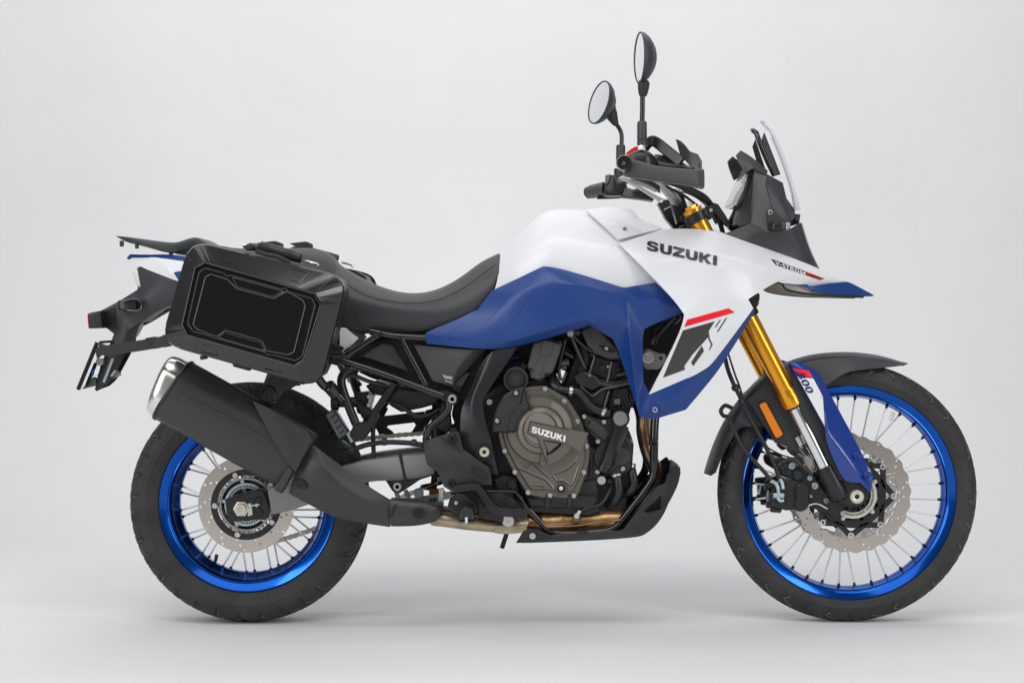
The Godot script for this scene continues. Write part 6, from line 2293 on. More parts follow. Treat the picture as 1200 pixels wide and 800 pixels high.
func cowl_and_screen() -> void:
	var co := group(bike, "cowl")
	for s in [1.0, -1.0]:
		side = s
		var mb := MB.new()
		panel(mb, [[847, 275, 0.11], [880.5, 261, 0.12], [901, 273, 0.135], [926.5, 269.5, 0.125], [939, 261, 0.10], [948, 292, 0.075], [960, 315, 0.06], [960, 316, 0.09], [908, 297, 0.125], [868, 282, 0.13], [930, 276, 0.12]], [[0, 1, 2, 9], [2, 3, 10], [2, 10, 8, 9], [3, 4, 5, 10], [10, 5, 6], [10, 6, 7, 8]], [[2, 10, 1.5], [10, 6, 2.0], [3, 10, 1.0]], 0.006, 2)
		put(co, "lower_cowl", mb, M.cowl_plastic)
		mb = MB.new()
		panel(mb, [[884, 197, 0.105], [899.6, 204, 0.115], [898.5, 216, 0.125], [905, 243, 0.135], [916, 251, 0.13], [927, 260, 0.125], [926.6, 270, 0.125], [901, 273.5, 0.138], [880.5, 261.5, 0.122], [879.5, 256, 0.11], [890, 240, 0.125]], [[0, 1, 2, 10], [10, 2, 3], [10, 3, 7, 8], [0, 10, 8, 9], [3, 4, 5, 6], [3, 6, 7]], [[2, 3, 4, 5, 1.5], [10, 8, 0.3]], 0.006, 2)
		put(co, "middle_cowl", mb, M.cowl_grey)
		mb = MB.new()
		panel(mb, [[899.6, 204, 0.116], [917.6, 214, 0.10], [922, 232, 0.10], [932, 246, 0.09], [931, 256, 0.10], [927, 259, 0.126], [916, 251, 0.131], [905, 243, 0.137], [898.5, 216, 0.128], [915, 238, 0.132], [922, 240, 0.118]], [[0, 1, 9, 8], [1, 2, 9], [2, 10, 9], [2, 3, 10], [10, 3, 4, 5], [9, 10, 5, 6], [8, 9, 6, 7]], [[9, 10, 1.6], [2, 10, 1.6], [10, 5, 1.0], [9, 6, 1.0]], 0.006, 2)
		put(co, "upper_fairing", mb, M.cowl_plastic)
		mb = MB.new()
		panel(mb, [[862.5, 182, 0.085], [868, 176, 0.08], [881, 183, 0.09], [900, 200, 0.10], [899, 206, 0.118], [884, 196, 0.118], [873, 203, 0.11], [866, 190, 0.10], [882, 190, 0.112]], [[0, 1, 8, 7], [1, 2, 8], [2, 3, 4, 8], [8, 4, 5], [7, 8, 5, 6]], [[7, 8, 0.8], [8, 4, 1.0]], 0.006, 2)
		put(co, "meter_visor", mb, M.cowl_plastic)
		mb = MB.new()
		panel(mb, [[884, 200, 0.10], [886, 240, 0.118], [880.5, 261, 0.118], [866, 265, 0.10], [861, 259, 0.09], [869, 243, 0.085], [880, 215, 0.09]], [[0, 1, 5, 6], [1, 2, 3, 5], [3, 4, 5]], [[1, 5, 1.0]], 0.01, 2)
		put(co, "inner_cowl", mb, M.black_plastic)
		mb = MB.new()                    # dark uprights behind the screen
		panel(mb, [[893, 164, 0.085], [896, 155, 0.08], [915, 204, 0.095], [908, 206, 0.10], [900, 185, 0.092]], [[0, 1, 2, 4], [4, 2, 3]], [], 0.005, 1)
		put(co, "screen_bracket", mb, M.black_plastic)
		mb = MB.new()
		plate(mb, [[899, 247], [904, 244], [914, 252], [926, 259], [927, 269], [908, 271], [900, 266]], 0.11, 0.142, 0.002, 2)
		put(co, "winker_base", mb, M.cowl_plastic)
		mb = MB.new()                    # front turn signal
		body(mb, [[902, 260, 902, 267, 0.12, 0.172], [908, 258.5, 906, 270, 0.12, 0.185], [919, 259.5, 918, 270.5, 0.12, 0.185], [922, 260.5, 922, 269.5, 0.12, 0.18]], 0.8)
		put(co, "turn_signal", mb, M.black_satin)
		mb = MB.new()
		body(mb, [[921.5, 260, 921.5, 270, 0.122, 0.182], [925, 259.5, 925, 269, 0.122, 0.178], [926.5, 261, 926.5, 267.5, 0.13, 0.17]], 0.8)
		put(co, "turn_signal_lens", mb, M.meter_glass)
	side = 1.0
	bolt(co, 903, 249, 0.142, 3.0, M.zinc, "bolt", 0.004)
	var mb := MB.new()                   # instrument: thin box facing the rider
	body(mb, [[874, 203, 858, 238, -0.085, 0.085], [879, 204.5, 864, 241.5, -0.087, 0.087]], 1.6)
	put(co, "meter", mb, M.meter_glass)
	mb = MB.new()
	body(mb, [[879, 204, 864, 241.5, -0.088, 0.088], [886, 203, 873, 241, -0.085, 0.085], [890, 210, 880, 238, -0.08, 0.08]], 1.4)
	put(co, "meter_case", mb, M.black_plastic)
	mb = MB.new()
	body(mb, [[884, 205, 866, 262, -0.10, 0.10], [915, 212, 905, 262, -0.11, 0.11], [930, 250, 930, 262, -0.09, 0.09]], 1.0)
	body(mb, [[876, 194, 874, 206, -0.08, 0.08], [899, 203, 900, 218, -0.09, 0.095]], 1.0)
	put(co, "cowl_core", mb, M.engine_dark)
	mb = MB.new()                        # loop bar above the instrument
	tube(mb, [v(908, 206, 0.09), v(897, 183, 0.088), v(889, 163, 0.086), v(886.5, 156, 0.08), v(883, 153, 0.07), v(882, 152.5, 0.03), v(882, 152.5, -0.03), v(883, 153, -0.07), v(886.5, 156, -0.08), v(889, 163, -0.086), v(897, 183, -0.088), v(908, 206, -0.09)], px(3.0), 6, 14)
	put(co, "accessory_bar", mb, M.black_frame)
	mb = MB.new()
	var g := []
	for st in [[892, 143, 895, 142, 0.045, 0.075], [903, 152, 905, 153, 0.055, 0.094], [914, 178, 917, 181, 0.06, 0.105], [921, 196, 924, 200, 0.065, 0.112], [928, 220, 931, 222, 0.065, 0.112], [935, 246, 935, 247, 0.05, 0.09]]:
		g.append([v(st[2] - 3.0, st[3], -st[5]), v(st[0] + 3.0, st[1], -st[4]), v(st[0] + 5.0, st[1], 0), v(st[0] + 3.0, st[1], st[4]), v(st[2] - 3.0, st[3], st[5])])
	grid(mb, g, {}, {}, 0.004, 3, v(860, 200, 0))
	put(co, "windscreen", mb, M.clear_screen)
	mb = MB.new()
	for e in [0, 4]:
		var q := []
		for r_ in g:
			q.append(r_[e])
		tube(mb, q, 0.0019, 5, 8)
	tube(mb, [g[0][0], g[0][1], g[0][2], g[0][3], g[0][4]], 0.0017, 5, 8)
	put(co, "windscreen_edge", mb, M.screen_rim)
	mb = MB.new()
	plate(mb, [[931, 250], [938.5, 251], [937, 262], [931, 258]], -0.07, 0.07, 0.002)
	put(co, "headlamp_brow", mb, M.cowl_plastic)
	mb = MB.new()
	grid(mb, [[v(939, 261, 0.10), v(941, 261, 0), v(939, 261, -0.10)], [v(948, 292, 0.075), v(950, 292, 0), v(948, 292, -0.075)], [v(960, 315, 0.06), v(962, 316, 0), v(960, 315, -0.06)]], {}, {}, 0.004, 2, v(900, 290, 0))
	put(co, "headlamp_lens", mb, M.decal_dark)


func handlebar() -> void:
	var hb := group(bike, "handlebar")
	var mb := MB.new()
	tube(mb, [v(732, 192, 0.425), v(742, 194, 0.33), v(752, 197, 0.27), v(765, 206, 0.19), v(783, 224, 0.115), v(793, 236, 0.07), v(795, 239, 0.03), v(793, 239, -0.03), v(786, 238, -0.07), v(772, 231, -0.11), v(736, 210, -0.20), v(722, 215, -0.28), v(706, 221, -0.36), v(692, 225, -0.425)], px(5.4), 8, 20, false, [0.8, 0.8, 0.85, 1.05, 1.15, 1.15, 1.15, 1.15, 1.1, 0.9, 0.8, 0.8, 0.8, 0.8])
	put(hb, "bar", mb, M.aluminium)
	mb = MB.new()
	plate(mb, [[771, 238], [784, 231.5], [789, 241], [797, 259], [800, 268], [790, 268], [780, 256]], -0.085, -0.045, 0.003, 1)
	plate(mb, [[788, 242], [794, 224.5], [800, 224], [806, 242], [800, 256], [794, 262], [791, 252]], 0.03, 0.075, 0.003, 1)
	pieces(hb, "riser", mb, M.black_satin)
	mb = MB.new()
	bar(mb, v(778, 246, -0.04), v(790, 240, -0.04), 0.003, 0.003, 0.0005)
	for q in [[775.5, 236, -0.05], [781.5, 233, -0.05], [794, 223.5, 0.06], [798.5, 223.5, 0.06]]:
		cyl(mb, v(q[0], q[1] + 1.5, q[2]), v(q[0], q[1] - 1.2, q[2]), px(2.2), -1, 10)
	pieces(hb, "riser_screw", mb, M.zinc)
	# near side: bar end, grip, hand guard, throttle housing, brake lever
	mb = MB.new()
	lathe(mb, v(730.8, 191.5, 0.42), Vector3.BACK, [[0, 0], [px(8), 0], [px(8.4), 0.006], [px(8.4), 0.02], [px(7.4), 0.026], [px(6), 0.026], [px(5.4), 0.022], [px(3.2), 0.022], [px(2.8), 0.026], [px(1.4), 0.026], [px(1), 0.02], [0, 0.02]], 32)
	put(hb, "bar_end", mb, M.black_frame)
	bolt(hb, 730.6, 191.6, 0.440, 2.2, M.cast_grey)
	mb = MB.new()
	cyl(mb, v(733, 192, 0.415), v(748, 196, 0.29), 0.0165, -1, 20)
	put(hb, "grip", mb, M.hose_rubber)
	for s in [1.0, -1.0]:
		side = s
		mb = MB.new()
		if s > 0:
			body(mb, [[737, 186.5, 731, 204, 0.37, 0.418], [743, 185.5, 735, 207, 0.375, 0.424], [766, 193, 758, 210, 0.38, 0.425, 0.004], [776, 195, 776, 212.5, 0.38, 0.422, 0.004], [811, 198, 812, 217.5, 0.37, 0.412, 0.003], [820, 197.5, 821, 219.5, 0.35, 0.408], [826, 197, 826.5, 220.5, 0.32, 0.385]], 1.1, 3)
		else:
			body(mb, [[692, 235, 696, 239, 0.37, 0.41], [716, 234, 716, 242, 0.38, 0.42], [752, 233, 755, 245, 0.38, 0.42], [768, 232, 770, 244, 0.36, 0.40]], 1.1, 3)
		put(hb, "hand_guard", mb, M.grey_plastic if s > 0 else M.black_plastic)
	side = 1.0
	mb = MB.new()
	body(mb, [[815, 183, 818, 214, 0.20, 0.26], [821, 190, 822, 218, 0.24, 0.37]], 1.0)
	panel(mb, [[792, 163, 0.24], [798, 165.5, 0.26], [808, 177, 0.29], [818, 180.5, 0.31], [823, 189, 0.32], [823, 199, 0.37], [812, 199, 0.36], [806, 192, 0.30], [797, 181, 0.26]], [[0, 1, 8], [1, 2, 7, 8], [2, 3, 6, 7], [3, 4, 5, 6]], [[2, 7, 0.6]], 0.006, 2)
	pieces(hb, "wind_deflector", mb, M.black_plastic)
	mb = MB.new()
	sweep(mb, spline([v(757, 172, 0.24), v(762, 166, 0.26), v(768, 166, 0.27), v(780, 175, 0.29), v(799, 190.5, 0.32)], 5), rect(px(5), px(12), 0.003), null, false, null, 0.003)
	put(hb, "guard_stay", mb, M.black_satin)
	mb = MB.new()
	body(mb, [[736, 181, 734, 198, 0.24, 0.31], [742, 175.5, 742, 203, 0.235, 0.315, 0.004], [752, 172.5, 752, 203, 0.235, 0.318, 0.006], [762, 175, 762, 202, 0.235, 0.315, 0.006], [771, 185, 770, 199, 0.24, 0.30]], 0.4, 3)
	put(hb, "throttle_housing", mb, M.black_satin)
	mb = MB.new()
	body(mb, [[734, 178.5, 736, 183, 0.24, 0.27], [743, 171.5, 744, 177, 0.24, 0.27], [748, 171, 748, 175, 0.24, 0.27]], 1.0)
	put(hb, "kill_switch", mb, M.red)
	mb = MB.new()
	body(mb, [[768, 180, 766, 187, 0.22, 0.27], [778, 181, 777, 192, 0.22, 0.27]], 1.2)
	put(hb, "lever_clamp", mb, M.cast_grey)
	mb = MB.new()
	body(mb, [[779, 184, 778, 192, 0.21, 0.26], [790, 186, 788, 195, 0.21, 0.26]], 1.0)
	tube(mb, [v(762, 190, 0.28), v(780, 193, 0.30), v(800, 196, 0.33), v(812, 199, 0.37)], px(3.0), 5, 10)
	pieces(hb, "brake_lever", mb, M.black_satin)
	mb = MB.new()
	plate(mb, [[768, 186], [779, 180.5], [790, 184], [802, 191], [812, 197], [812, 202], [790, 200], [770, 198]], 0.22, 0.285, 0.004, 2)
	put(hb, "lever_block", mb, M.black_satin)
	# middle: hoses, cables and clutter between bar and yoke
	hose(hb, "brake_hose", [[760, 206, 0.22], [776, 211, 0.20], [796, 218, 0.15], [815, 228, 0.10], [830, 237, 0.06], [840, 252, 0.04], [846, 268, 0.03], [850, 285, 0.02]], 2.8, M.hose_rubber)
	hose(hb, "brake_hose", [[770, 209, 0.18], [792, 215, 0.15], [812, 223, 0.1], [826, 231, 0.07], [834, 240, 0.05]], 3.4, M.hose_rubber)
	hose(hb, "throttle_cable", [[752, 204, 0.22], [775, 216, 0.16], [800, 228, 0.1], [820, 243, 0.05]], 1.6, M.hose_rubber)
	hose(hb, "clutch_cable", [[735, 224, -0.24], [760, 222, -0.2], [800, 224, -0.12], [826, 238, -0.06], [840, 262, -0.04]], 1.8, M.hose_rubber)
	mb = MB.new()
	plate(mb, [[836, 237], [842, 239], [850, 251], [857.5, 264], [855, 267], [848, 262], [840, 252], [834, 245]], 0.03, 0.06, 0.002, 1.5)
	plate(mb, [[826, 242], [836, 240], [838, 252], [832, 258], [826, 252]], 0.02, 0.07, 0.003, 2)
	pieces(hb, "cable_guide", mb, M.engine_black)
	bolt(hb, 833, 246.5, 0.072, 2.2, M.cream_steel)
	mb = MB.new()
	body(mb, [[742, 204, 740, 210, 0.1, 0.2], [760, 209, 757, 215, 0.1, 0.2], [776, 217, 772, 224, 0.08, 0.16]], 0.8)
	put(hb, "switch_loom", mb, M.engine_black)
	# far side: grip, lever, switches
	mb = MB.new()
	var ga := v(690, 225.5, -0.425)
	side = 1.0
	cyl(mb, v(687, 226.5, -0.43), v(692, 225, -0.42), px(7.2, -0.42), -1, 20, 0.3)
	cyl(mb, v(691, 225.3, -0.42), v(711, 220.5, -0.32), px(7.4, -0.4), -1, 22)
	for k in 10:
		var a := TAU * k / 10
		var o := Vector3(0, cos(a), 0).rotated(Vector3(0, 0, 1), 0.25) * px(7.2, -0.4) + Vector3(0, 0, sin(a)) * px(7.2, -0.4)
		bar(mb, v(692, 225, -0.42) + o, v(710, 220.8, -0.32) + o, 0.004, 0.002, 0.0006)
	put(hb, "grip", mb, M.hose_rubber)
	mb = MB.new()
	body(mb, [[711, 206, 709, 229, -0.33, -0.26], [718, 203, 719, 230, -0.33, -0.25], [726, 206, 730, 229, -0.32, -0.25], [733, 212, 738, 226, -0.3, -0.25]], 0.8)
	body(mb, [[720, 197, 720, 215, -0.30, -0.27], [724, 196, 733, 214, -0.30, -0.26], [736, 204, 736, 215, -0.29, -0.26]], 1.0)
	body(mb, [[733, 218, 728, 231, -0.28, -0.22], [750, 224, 748, 233, -0.26, -0.2], [768, 229, 766, 236, -0.2, -0.14]], 0.8)
	plate(mb, [[742, 224], [756, 222], [768, 228], [760, 232], [746, 231]], -0.25, -0.18, 0.003, 1)
	pieces(hb, "left_switchgear", mb, M.engine_black)
	mb = MB.new()
	tube(mb, [v(700, 231, -0.36), v(725, 230, -0.38), v(750, 226, -0.36), v(772, 225, -0.28)], px(2.6, -0.36), 5, 10)
	put(hb, "clutch_lever", mb, M.engine_black)
	mb = MB.new()
	plate(mb, [[710, 205], [716, 204], [713, 214], [710, 216]], -0.28, -0.25, 0.001)
	put(hb, "switch_face", mb, M.plate_grey)


func mirrors() -> void:
	# near (right) mirror
	for k in 2:
		var mi := group(bike, "mirror")
		var z := 0.31 if k == 0 else -0.31
		var c := v(750.5, 67.5, z) if k == 0 else v(702.8, 120, z)
		var up := Vector3(0.0, 1, 0.0).normalized() if k == 0 else Vector3(0.215, 1, -0.1).normalized()
		var n := Vector3(-0.99, 0.0, 0.135) if k == 0 else Vector3(-0.91, 0.0, 0.40)
		n = (n - up * n.dot(up)).normalized()
		var R := px(31.5, z) if k == 0 else px(27.2, z)
		R = px(30.4, 0.31)
		var mb := MB.new()
		var prof := [[0, -0.036], [R * 0.32, -0.035], [R * 0.6, -0.030], [R * 0.82, -0.020], [R * 0.96, -0.008], [R, 0.0], [R * 0.995, 0.003], [R * 0.95, 0.004], [R * 0.93, 0.001], [0, 0.001]]
		lathe(mb, c, n, prof, 56)
		put(mi, "mirror_housing", mb, M.cowl_plastic)
		mb = MB.new()
		lathe(mb, c, n, [[0, -0.002], [R * 0.925, -0.002], [R * 0.925, 0.0018], [R * 0.5, 0.0025], [0, 0.0028]], 56)
		put(mi, "mirror_glass", mb, M.mirror)
		mb = MB.new()
		if k == 0:
			lathe(mb, c + n * -0.03 + Vector3(0, 0.0, 0), -n, [[0, -0.01], [R * 0.74, -0.012], [R * 0.62, -0.001], [R * 0.45, 0.005], [R * 0.25, 0.009], [0, 0.010]], 40)
			var a := v(754.5, 98, z)
			lathe(mb, a, v(753.5, 112, z) - a, [[0, -0.008], [0.012, -0.008], [0.0155, 0.0], [0.014, 0.006], [0.015, 0.008], [0.0105, 0.028], [0.008, 0.032], [0, 0.032]], 24)
		else:
			lathe(mb, c + n * -0.03, -n, [[0, -0.01], [R * 0.62, -0.01], [R * 0.5, 0.006], [R * 0.2, 0.010], [0, 0.010]], 40)
			var a := v(713.5, 128, z)
			lathe(mb, a, v(723, 148, z) - a, [[0, -0.016], [0.020, -0.012], [0.022, 0.004], [0.019, 0.007], [0.021, 0.010], [0.018, 0.013], [0.019, 0.016], [0.010, 0.044], [0.008, 0.05], [0, 0.05]], 28)
		put(mi, "mirror_boot", mb, M.black_plastic)
		mb = MB.new()
		if k == 0:
			tube(mb, [v(753, 108, z), v(753, 128, z - 0.005), v(752.5, 146, z - 0.01)], px(3.0, z), 4, 16)
		else:
			tube(mb, [v(721, 144, z), v(725.5, 150, z), v(728.5, 158, z), v(728.5, 172, z)], px(2.9, 0.25), 6, 16)
		put(mi, "mirror_stem", mb, M.black_frame)
		mb = MB.new()
		if k == 0:
			lathe(mb, v(752.5, 170, z - 0.01), Vector3.UP, [[0, 0], [px(5.9, z), 0], [px(5.9, z), 0.009], [px(5.4, z), 0.010], [px(5.9, z), 0.011], [px(5.9, z), 0.014], [px(5.4, z), 0.015], [px(5.9, z), 0.016], [px(5.7, z), 0.056], [px(4.6, z), 0.060], [0, 0.060]], 26)
		else:
			lathe(mb, v(727.5, 190, z), Vector3.UP, [[0, 0], [px(5.6, z), 0], [px(5.4, z), 0.046], [px(4.6, z), 0.050], [0, 0.050]], 26)
		put(mi, "stem_sleeve", mb, M.cowl_plastic)
		if k == 0:
			mb = MB.new()
			lathe(mb, v(752.5, 173.5, z - 0.01), Vector3.UP, [[0, 0], [px(3.4, z), 0], [px(3.4, z), 0.012], [0, 0.012]], 6)
			put(mi, "stem_nut", mb, M.zinc)


func tail() -> void:
	var tl := group(bike, "tail")
	var mb := MB.new()                   # luggage plate
	var rows := []
	for st in [[132, 276, 138, 279, 0.055], [146, 276.7, 148, 285, 0.085], [170, 280, 170, 289.5, 0.10], [190, 282.8, 190, 296, 0.105], [205, 284, 206, 298, 0.105], [215, 280.5, 217, 293, 0.10], [225, 277, 228, 290, 0.095], [233, 278, 236, 291, 0.095], [246, 287, 246, 298, 0.095], [262, 288, 262, 300, 0.09]]:
		var t := v(st[0], st[1], st[4])
		var b := v(st[2], st[3], st[4])
		rows.append([Vector3(t.x, t.y, -t.z * 0.96), Vector3(t.x, t.y, 0), Vector3(t.x, t.y, t.z * 0.96), Vector3((t.x + b.x) * 0.5, (t.y + b.y) * 0.5 + 0.003, t.z), Vector3(b.x, b.y, b.z * 0.93), Vector3(b.x, b.y + 0.008, 0), Vector3(b.x, b.y, -b.z * 0.93), Vector3((t.x + b.x) * 0.5, (t.y + b.y) * 0.5 + 0.003, -t.z)])
	grid(mb, rows, {}, {0: 1.0, 2: 1.0, 4: 1.0, 6: 1.0}, -1.0, 2, null, 38.0, true)
	put(tl, "luggage_rack", mb, M.cowl_plastic)
	for q in [[142.3, 282, 288.8, 4], [160, 286, 291.2, 3.6], [200, 293, 304.5, 4]]:
		mb = MB.new()
		bar(mb, v(q[0], q[1], 0.085), v(q[0], q[2], 0.085), px(q[3]), 0.012, 0.001)
		put(tl, "rack_peg", mb, M.black_plastic)
	for s in [1.0, -1.0]:
		side = s
		mb = MB.new()
		panel(mb, [[150.5, 303, 0.05], [155, 300, 0.05], [180, 301, 0.085], [215, 304.5, 0.11], [250, 312, 0.12], [250, 340, 0.13], [208, 329.5, 0.118], [191, 323, 0.105], [162, 312, 0.07], [193, 311.5, 0.104], [205, 323, 0.118]], [[0, 1, 2, 8], [2, 9, 7, 8], [2, 3, 9], [3, 4, 10, 9], [9, 10, 6, 7], [10, 4, 5, 6]], [[8, 9, 0.4], [2, 9, 10, 6, 1.2]], 0.005, 3)
		put(tl, "tail_cover", mb, M.white_paint)
		mb = MB.new()
		panel(mb, [[148, 302, 0.046], [152, 297.8, 0.04], [178, 298.6, 0.07], [191, 297.5, 0.085], [216, 299.5, 0.10], [250, 306, 0.11], [250, 313, 0.122], [215, 305, 0.112], [180, 301.3, 0.087], [155, 300.4, 0.055], [150.7, 303.5, 0.053]], [[0, 1, 9, 10], [1, 2, 8, 9], [2, 3, 8], [3, 4, 7, 8], [4, 5, 6, 7]], [], 0.005, 2)
		put(tl, "tail_top_trim", mb, M.blue_cover)
		mb = MB.new()
		panel(mb, [[203, 319, 0.12], [210, 317.5, 0.12], [230, 322, 0.125], [228, 332, 0.125], [209, 329, 0.12]], [[0, 1, 4], [1, 2, 3, 4]], [], 0.005, 2)
		panel(mb, [[200, 336, 0.10], [207, 335, 0.1], [226, 345, 0.11], [210, 345, 0.1]], [[0, 1, 2, 3]], [], 0.005, 2)
		pieces(tl, "tail_accent", mb, M.blue_cover)
		mb = MB.new()
		panel(mb, [[162, 312.5, 0.072], [191, 323.5, 0.10], [208, 330, 0.112], [230, 338, 0.115], [225, 352, 0.11], [201, 357, 0.09], [185, 363.5, 0.075], [164, 379, 0.062], [158, 381, 0.058], [150, 386, 0.055], [137, 382, 0.05], [127, 384, 0.045], [119, 384, 0.044], [117.5, 364, 0.044], [136, 354.5, 0.05], [150, 346, 0.055], [162.5, 338, 0.062], [188, 325, 0.099], [160, 356, 0.078], [175, 352, 0.086]], [[0, 1, 17, 16], [1, 2, 17], [2, 3, 4, 5], [17, 2, 5, 19], [16, 17, 19, 18], [15, 16, 18], [18, 19, 6, 7], [19, 5, 6], [14, 15, 18], [14, 18, 7, 8], [14, 8, 9, 10], [13, 14, 10], [13, 10, 11, 12]], [[16, 17, 1.5], [18, 19, 0.8]], 0.01, 3)
		put(tl, "under_tail", mb, M.cowl_plastic)
		mb = MB.new()                    # turn signal stalk and red-edged end
		body(mb, [[102.5, 366.5, 104, 385, 0.05, 0.115], [117, 363.5, 119.5, 384.5, 0.045, 0.11]], 1.5)
		put(tl, "turn_signal", mb, M.black_plastic)
		mb = MB.new()
		body(mb, [[101.6, 367.5, 103, 385, 0.055, 0.11], [102.8, 367, 104.2, 385, 0.055, 0.11]], 1.5)
		put(tl, "turn_signal_lens", mb, M.red_lens)
		mb = MB.new()                    # bungee knob
		body(mb, [[137, 352, 138, 363, 0.06, 0.088], [145, 350.5, 146, 365, 0.06, 0.094], [158, 351, 160, 364, 0.06, 0.09]], 1.0)
		put(tl, "bungee_hook", mb, M.black_satin)
		mb = MB.new()
		tube(mb, [v(144, 353.5, 0.095), v(157, 350.5, 0.092), v(165, 353, 0.09), v(165.5, 361, 0.09), v(158, 364.5, 0.093), v(148, 363.5, 0.095)], px(1.6), 4, 8)
		put(tl, "hook_loop", mb, M.black_frame)
		mb = MB.new()
		panel(mb, [[398, 384, 0.128], [405, 384, 0.128], [412, 391, 0.13], [420, 396, 0.128], [413, 404, 0.125], [398, 414, 0.12]], [[0, 1, 2, 5], [2, 3, 4, 5]], [], 0.005, 2)
		put(tl, "tail_cover_front", mb, M.white_paint)
	side = 1.0
	mb = MB.new()                        # under-tail body joining both sides
	plate(mb, [[162, 316], [230, 340], [222, 352], [186, 362], [166, 377], [136, 380], [120, 382], [119, 366], [136, 357], [160, 342]], -0.05, 0.05, 0.004, 2)
	put(tl, "tail_core", mb, M.engine_dark)
	mb = MB.new()
	body(mb, [[153, 315, 160.5, 338, -0.06, 0.066], [160, 312, 165, 338, -0.07, 0.075]], 1.0, 3)
	put(tl, "tail_lamp", mb, M.lens_white)
	# number plate hanger, slanting back and down
	mb = MB.new()
	panel(mb, [[122, 382.5, 0.045], [133, 391, 0.05], [129.5, 401, 0.052], [118, 430, 0.055], [110.5, 456, 0.05], [113, 458.5, 0.05], [133, 443, 0.05], [140, 428, 0.05], [150, 405, 0.05], [158, 397, 0.05], [163.5, 380, 0.052], [150, 378, 0.055], [146, 400, 0.06], [126, 440, 0.06]], [[0, 1, 12, 11], [1, 2, 12], [2, 3, 13, 12], [3, 4, 5, 13], [13, 5, 6, 7], [12, 13, 7, 8], [11, 12, 8, 9], [11, 9, 10]], [[11, 12, 13, 5, 1.2]], 0.10, 3)
	put(tl, "plate_hanger", mb, M.black_plastic)
	mb = MB.new()
	slab(mb, [v(113.5, 401, 0.10), v(91, 456.5, 0.10), v(91, 456.5, -0.10), v(113.5, 401, -0.10)], 0.011)
	put(tl, "number_plate", mb, M.black_satin)
	mb = MB.new()
	for e in [[113.5, 401, 91, 456.5, 0.10], [116, 401, 130, 400, 0.06]]:
		bar(mb, v(e[0], e[1], e[4]), v(e[2], e[3], e[4]), px(3), 0.008, 0.001)
	bar(mb, v(112, 425, 0.06), v(101, 452, 0.06), px(3.5), 0.01, 0.001)
	pieces(tl, "plate_frame", mb, M.black_frame)
	mb = MB.new()
	plate(mb, [[95, 456], [108, 442], [112, 444], [112, 451.5]], 0.02, 0.05, 0.001)
	put(tl, "plate_face", mb, M.plate_grey)
	mb = MB.new()
	plate(mb, [[107, 434], [110, 432], [109, 439], [106, 443]], 0.06, 0.066, 0.001)
	put(tl, "blue_sticker", mb, M.blue_bit)
	mb = MB.new()
	disc_z(mb, 116, 424, 0.05, 0.07, 4.4, 18)
	bar(mb, v(132, 420, 0.063), v(121, 448, 0.06), px(3.2), 0.004, 0.001)
	bar(mb, v(135, 434, 0.055), v(130, 441, 0.055), px(3), 0.004, 0.001)
	pieces(tl, "plate_lamp", mb, M.meter_glass)
	# webbing strap from the plate to the case
	mb = MB.new()
	sweep(mb, spline([v(112.5, 415, 0.11), v(119, 410, 0.13), v(126, 411, 0.16), v(150, 407, 0.22), v(172, 403.5, 0.28), v(186, 401, 0.33), v(200, 398, 0.37)], 6), rect(0.003, px(12.5, 0.2), 0.001), null, false, Vector3.UP, 0.0005)
	sweep(mb, spline([v(116, 404, 0.10), v(121, 408, 0.14), v(128, 409, 0.165)], 4), rect(0.003, px(9), 0.001), null, false, Vector3.UP, 0.0005)
	pieces(tl, "strap", mb, M.webbing)
	mb = MB.new()
	body(mb, [[169, 396, 171, 409.5, 0.27, 0.295], [182, 394, 184, 408.5, 0.29, 0.315]], 1.4)
	body(mb, [[184, 395, 185.5, 408, 0.31, 0.322], [187, 394.5, 188, 407.5, 0.31, 0.322]], 1.4)
	body(mb, [[189, 392.5, 190, 407.5, 0.31, 0.33], [200, 391, 202, 405, 0.33, 0.35]], 1.4)
	pieces(tl, "strap_buckle", mb, M.black_plastic)


# ----------------------------------------------------------------------------------------- cases
func ring_path(p: Array, z: float) -> Array:
	var o := []
	for q in p:
		o.append(v(q[0], q[1], z))
	return o


func outline_bars(mb: MB, p: Array, z: float, w: float, h: float, closed := true) -> void:
	for i in (p.size() if closed else p.size() - 1):
		var a: Array = p[i]
		var b: Array = p[(i + 1) % p.size()]
		bar(mb, v(a[0], a[1], z), v(b[0], b[1], z), w, h, minf(w, h) * 0.3, Vector3.BACK)


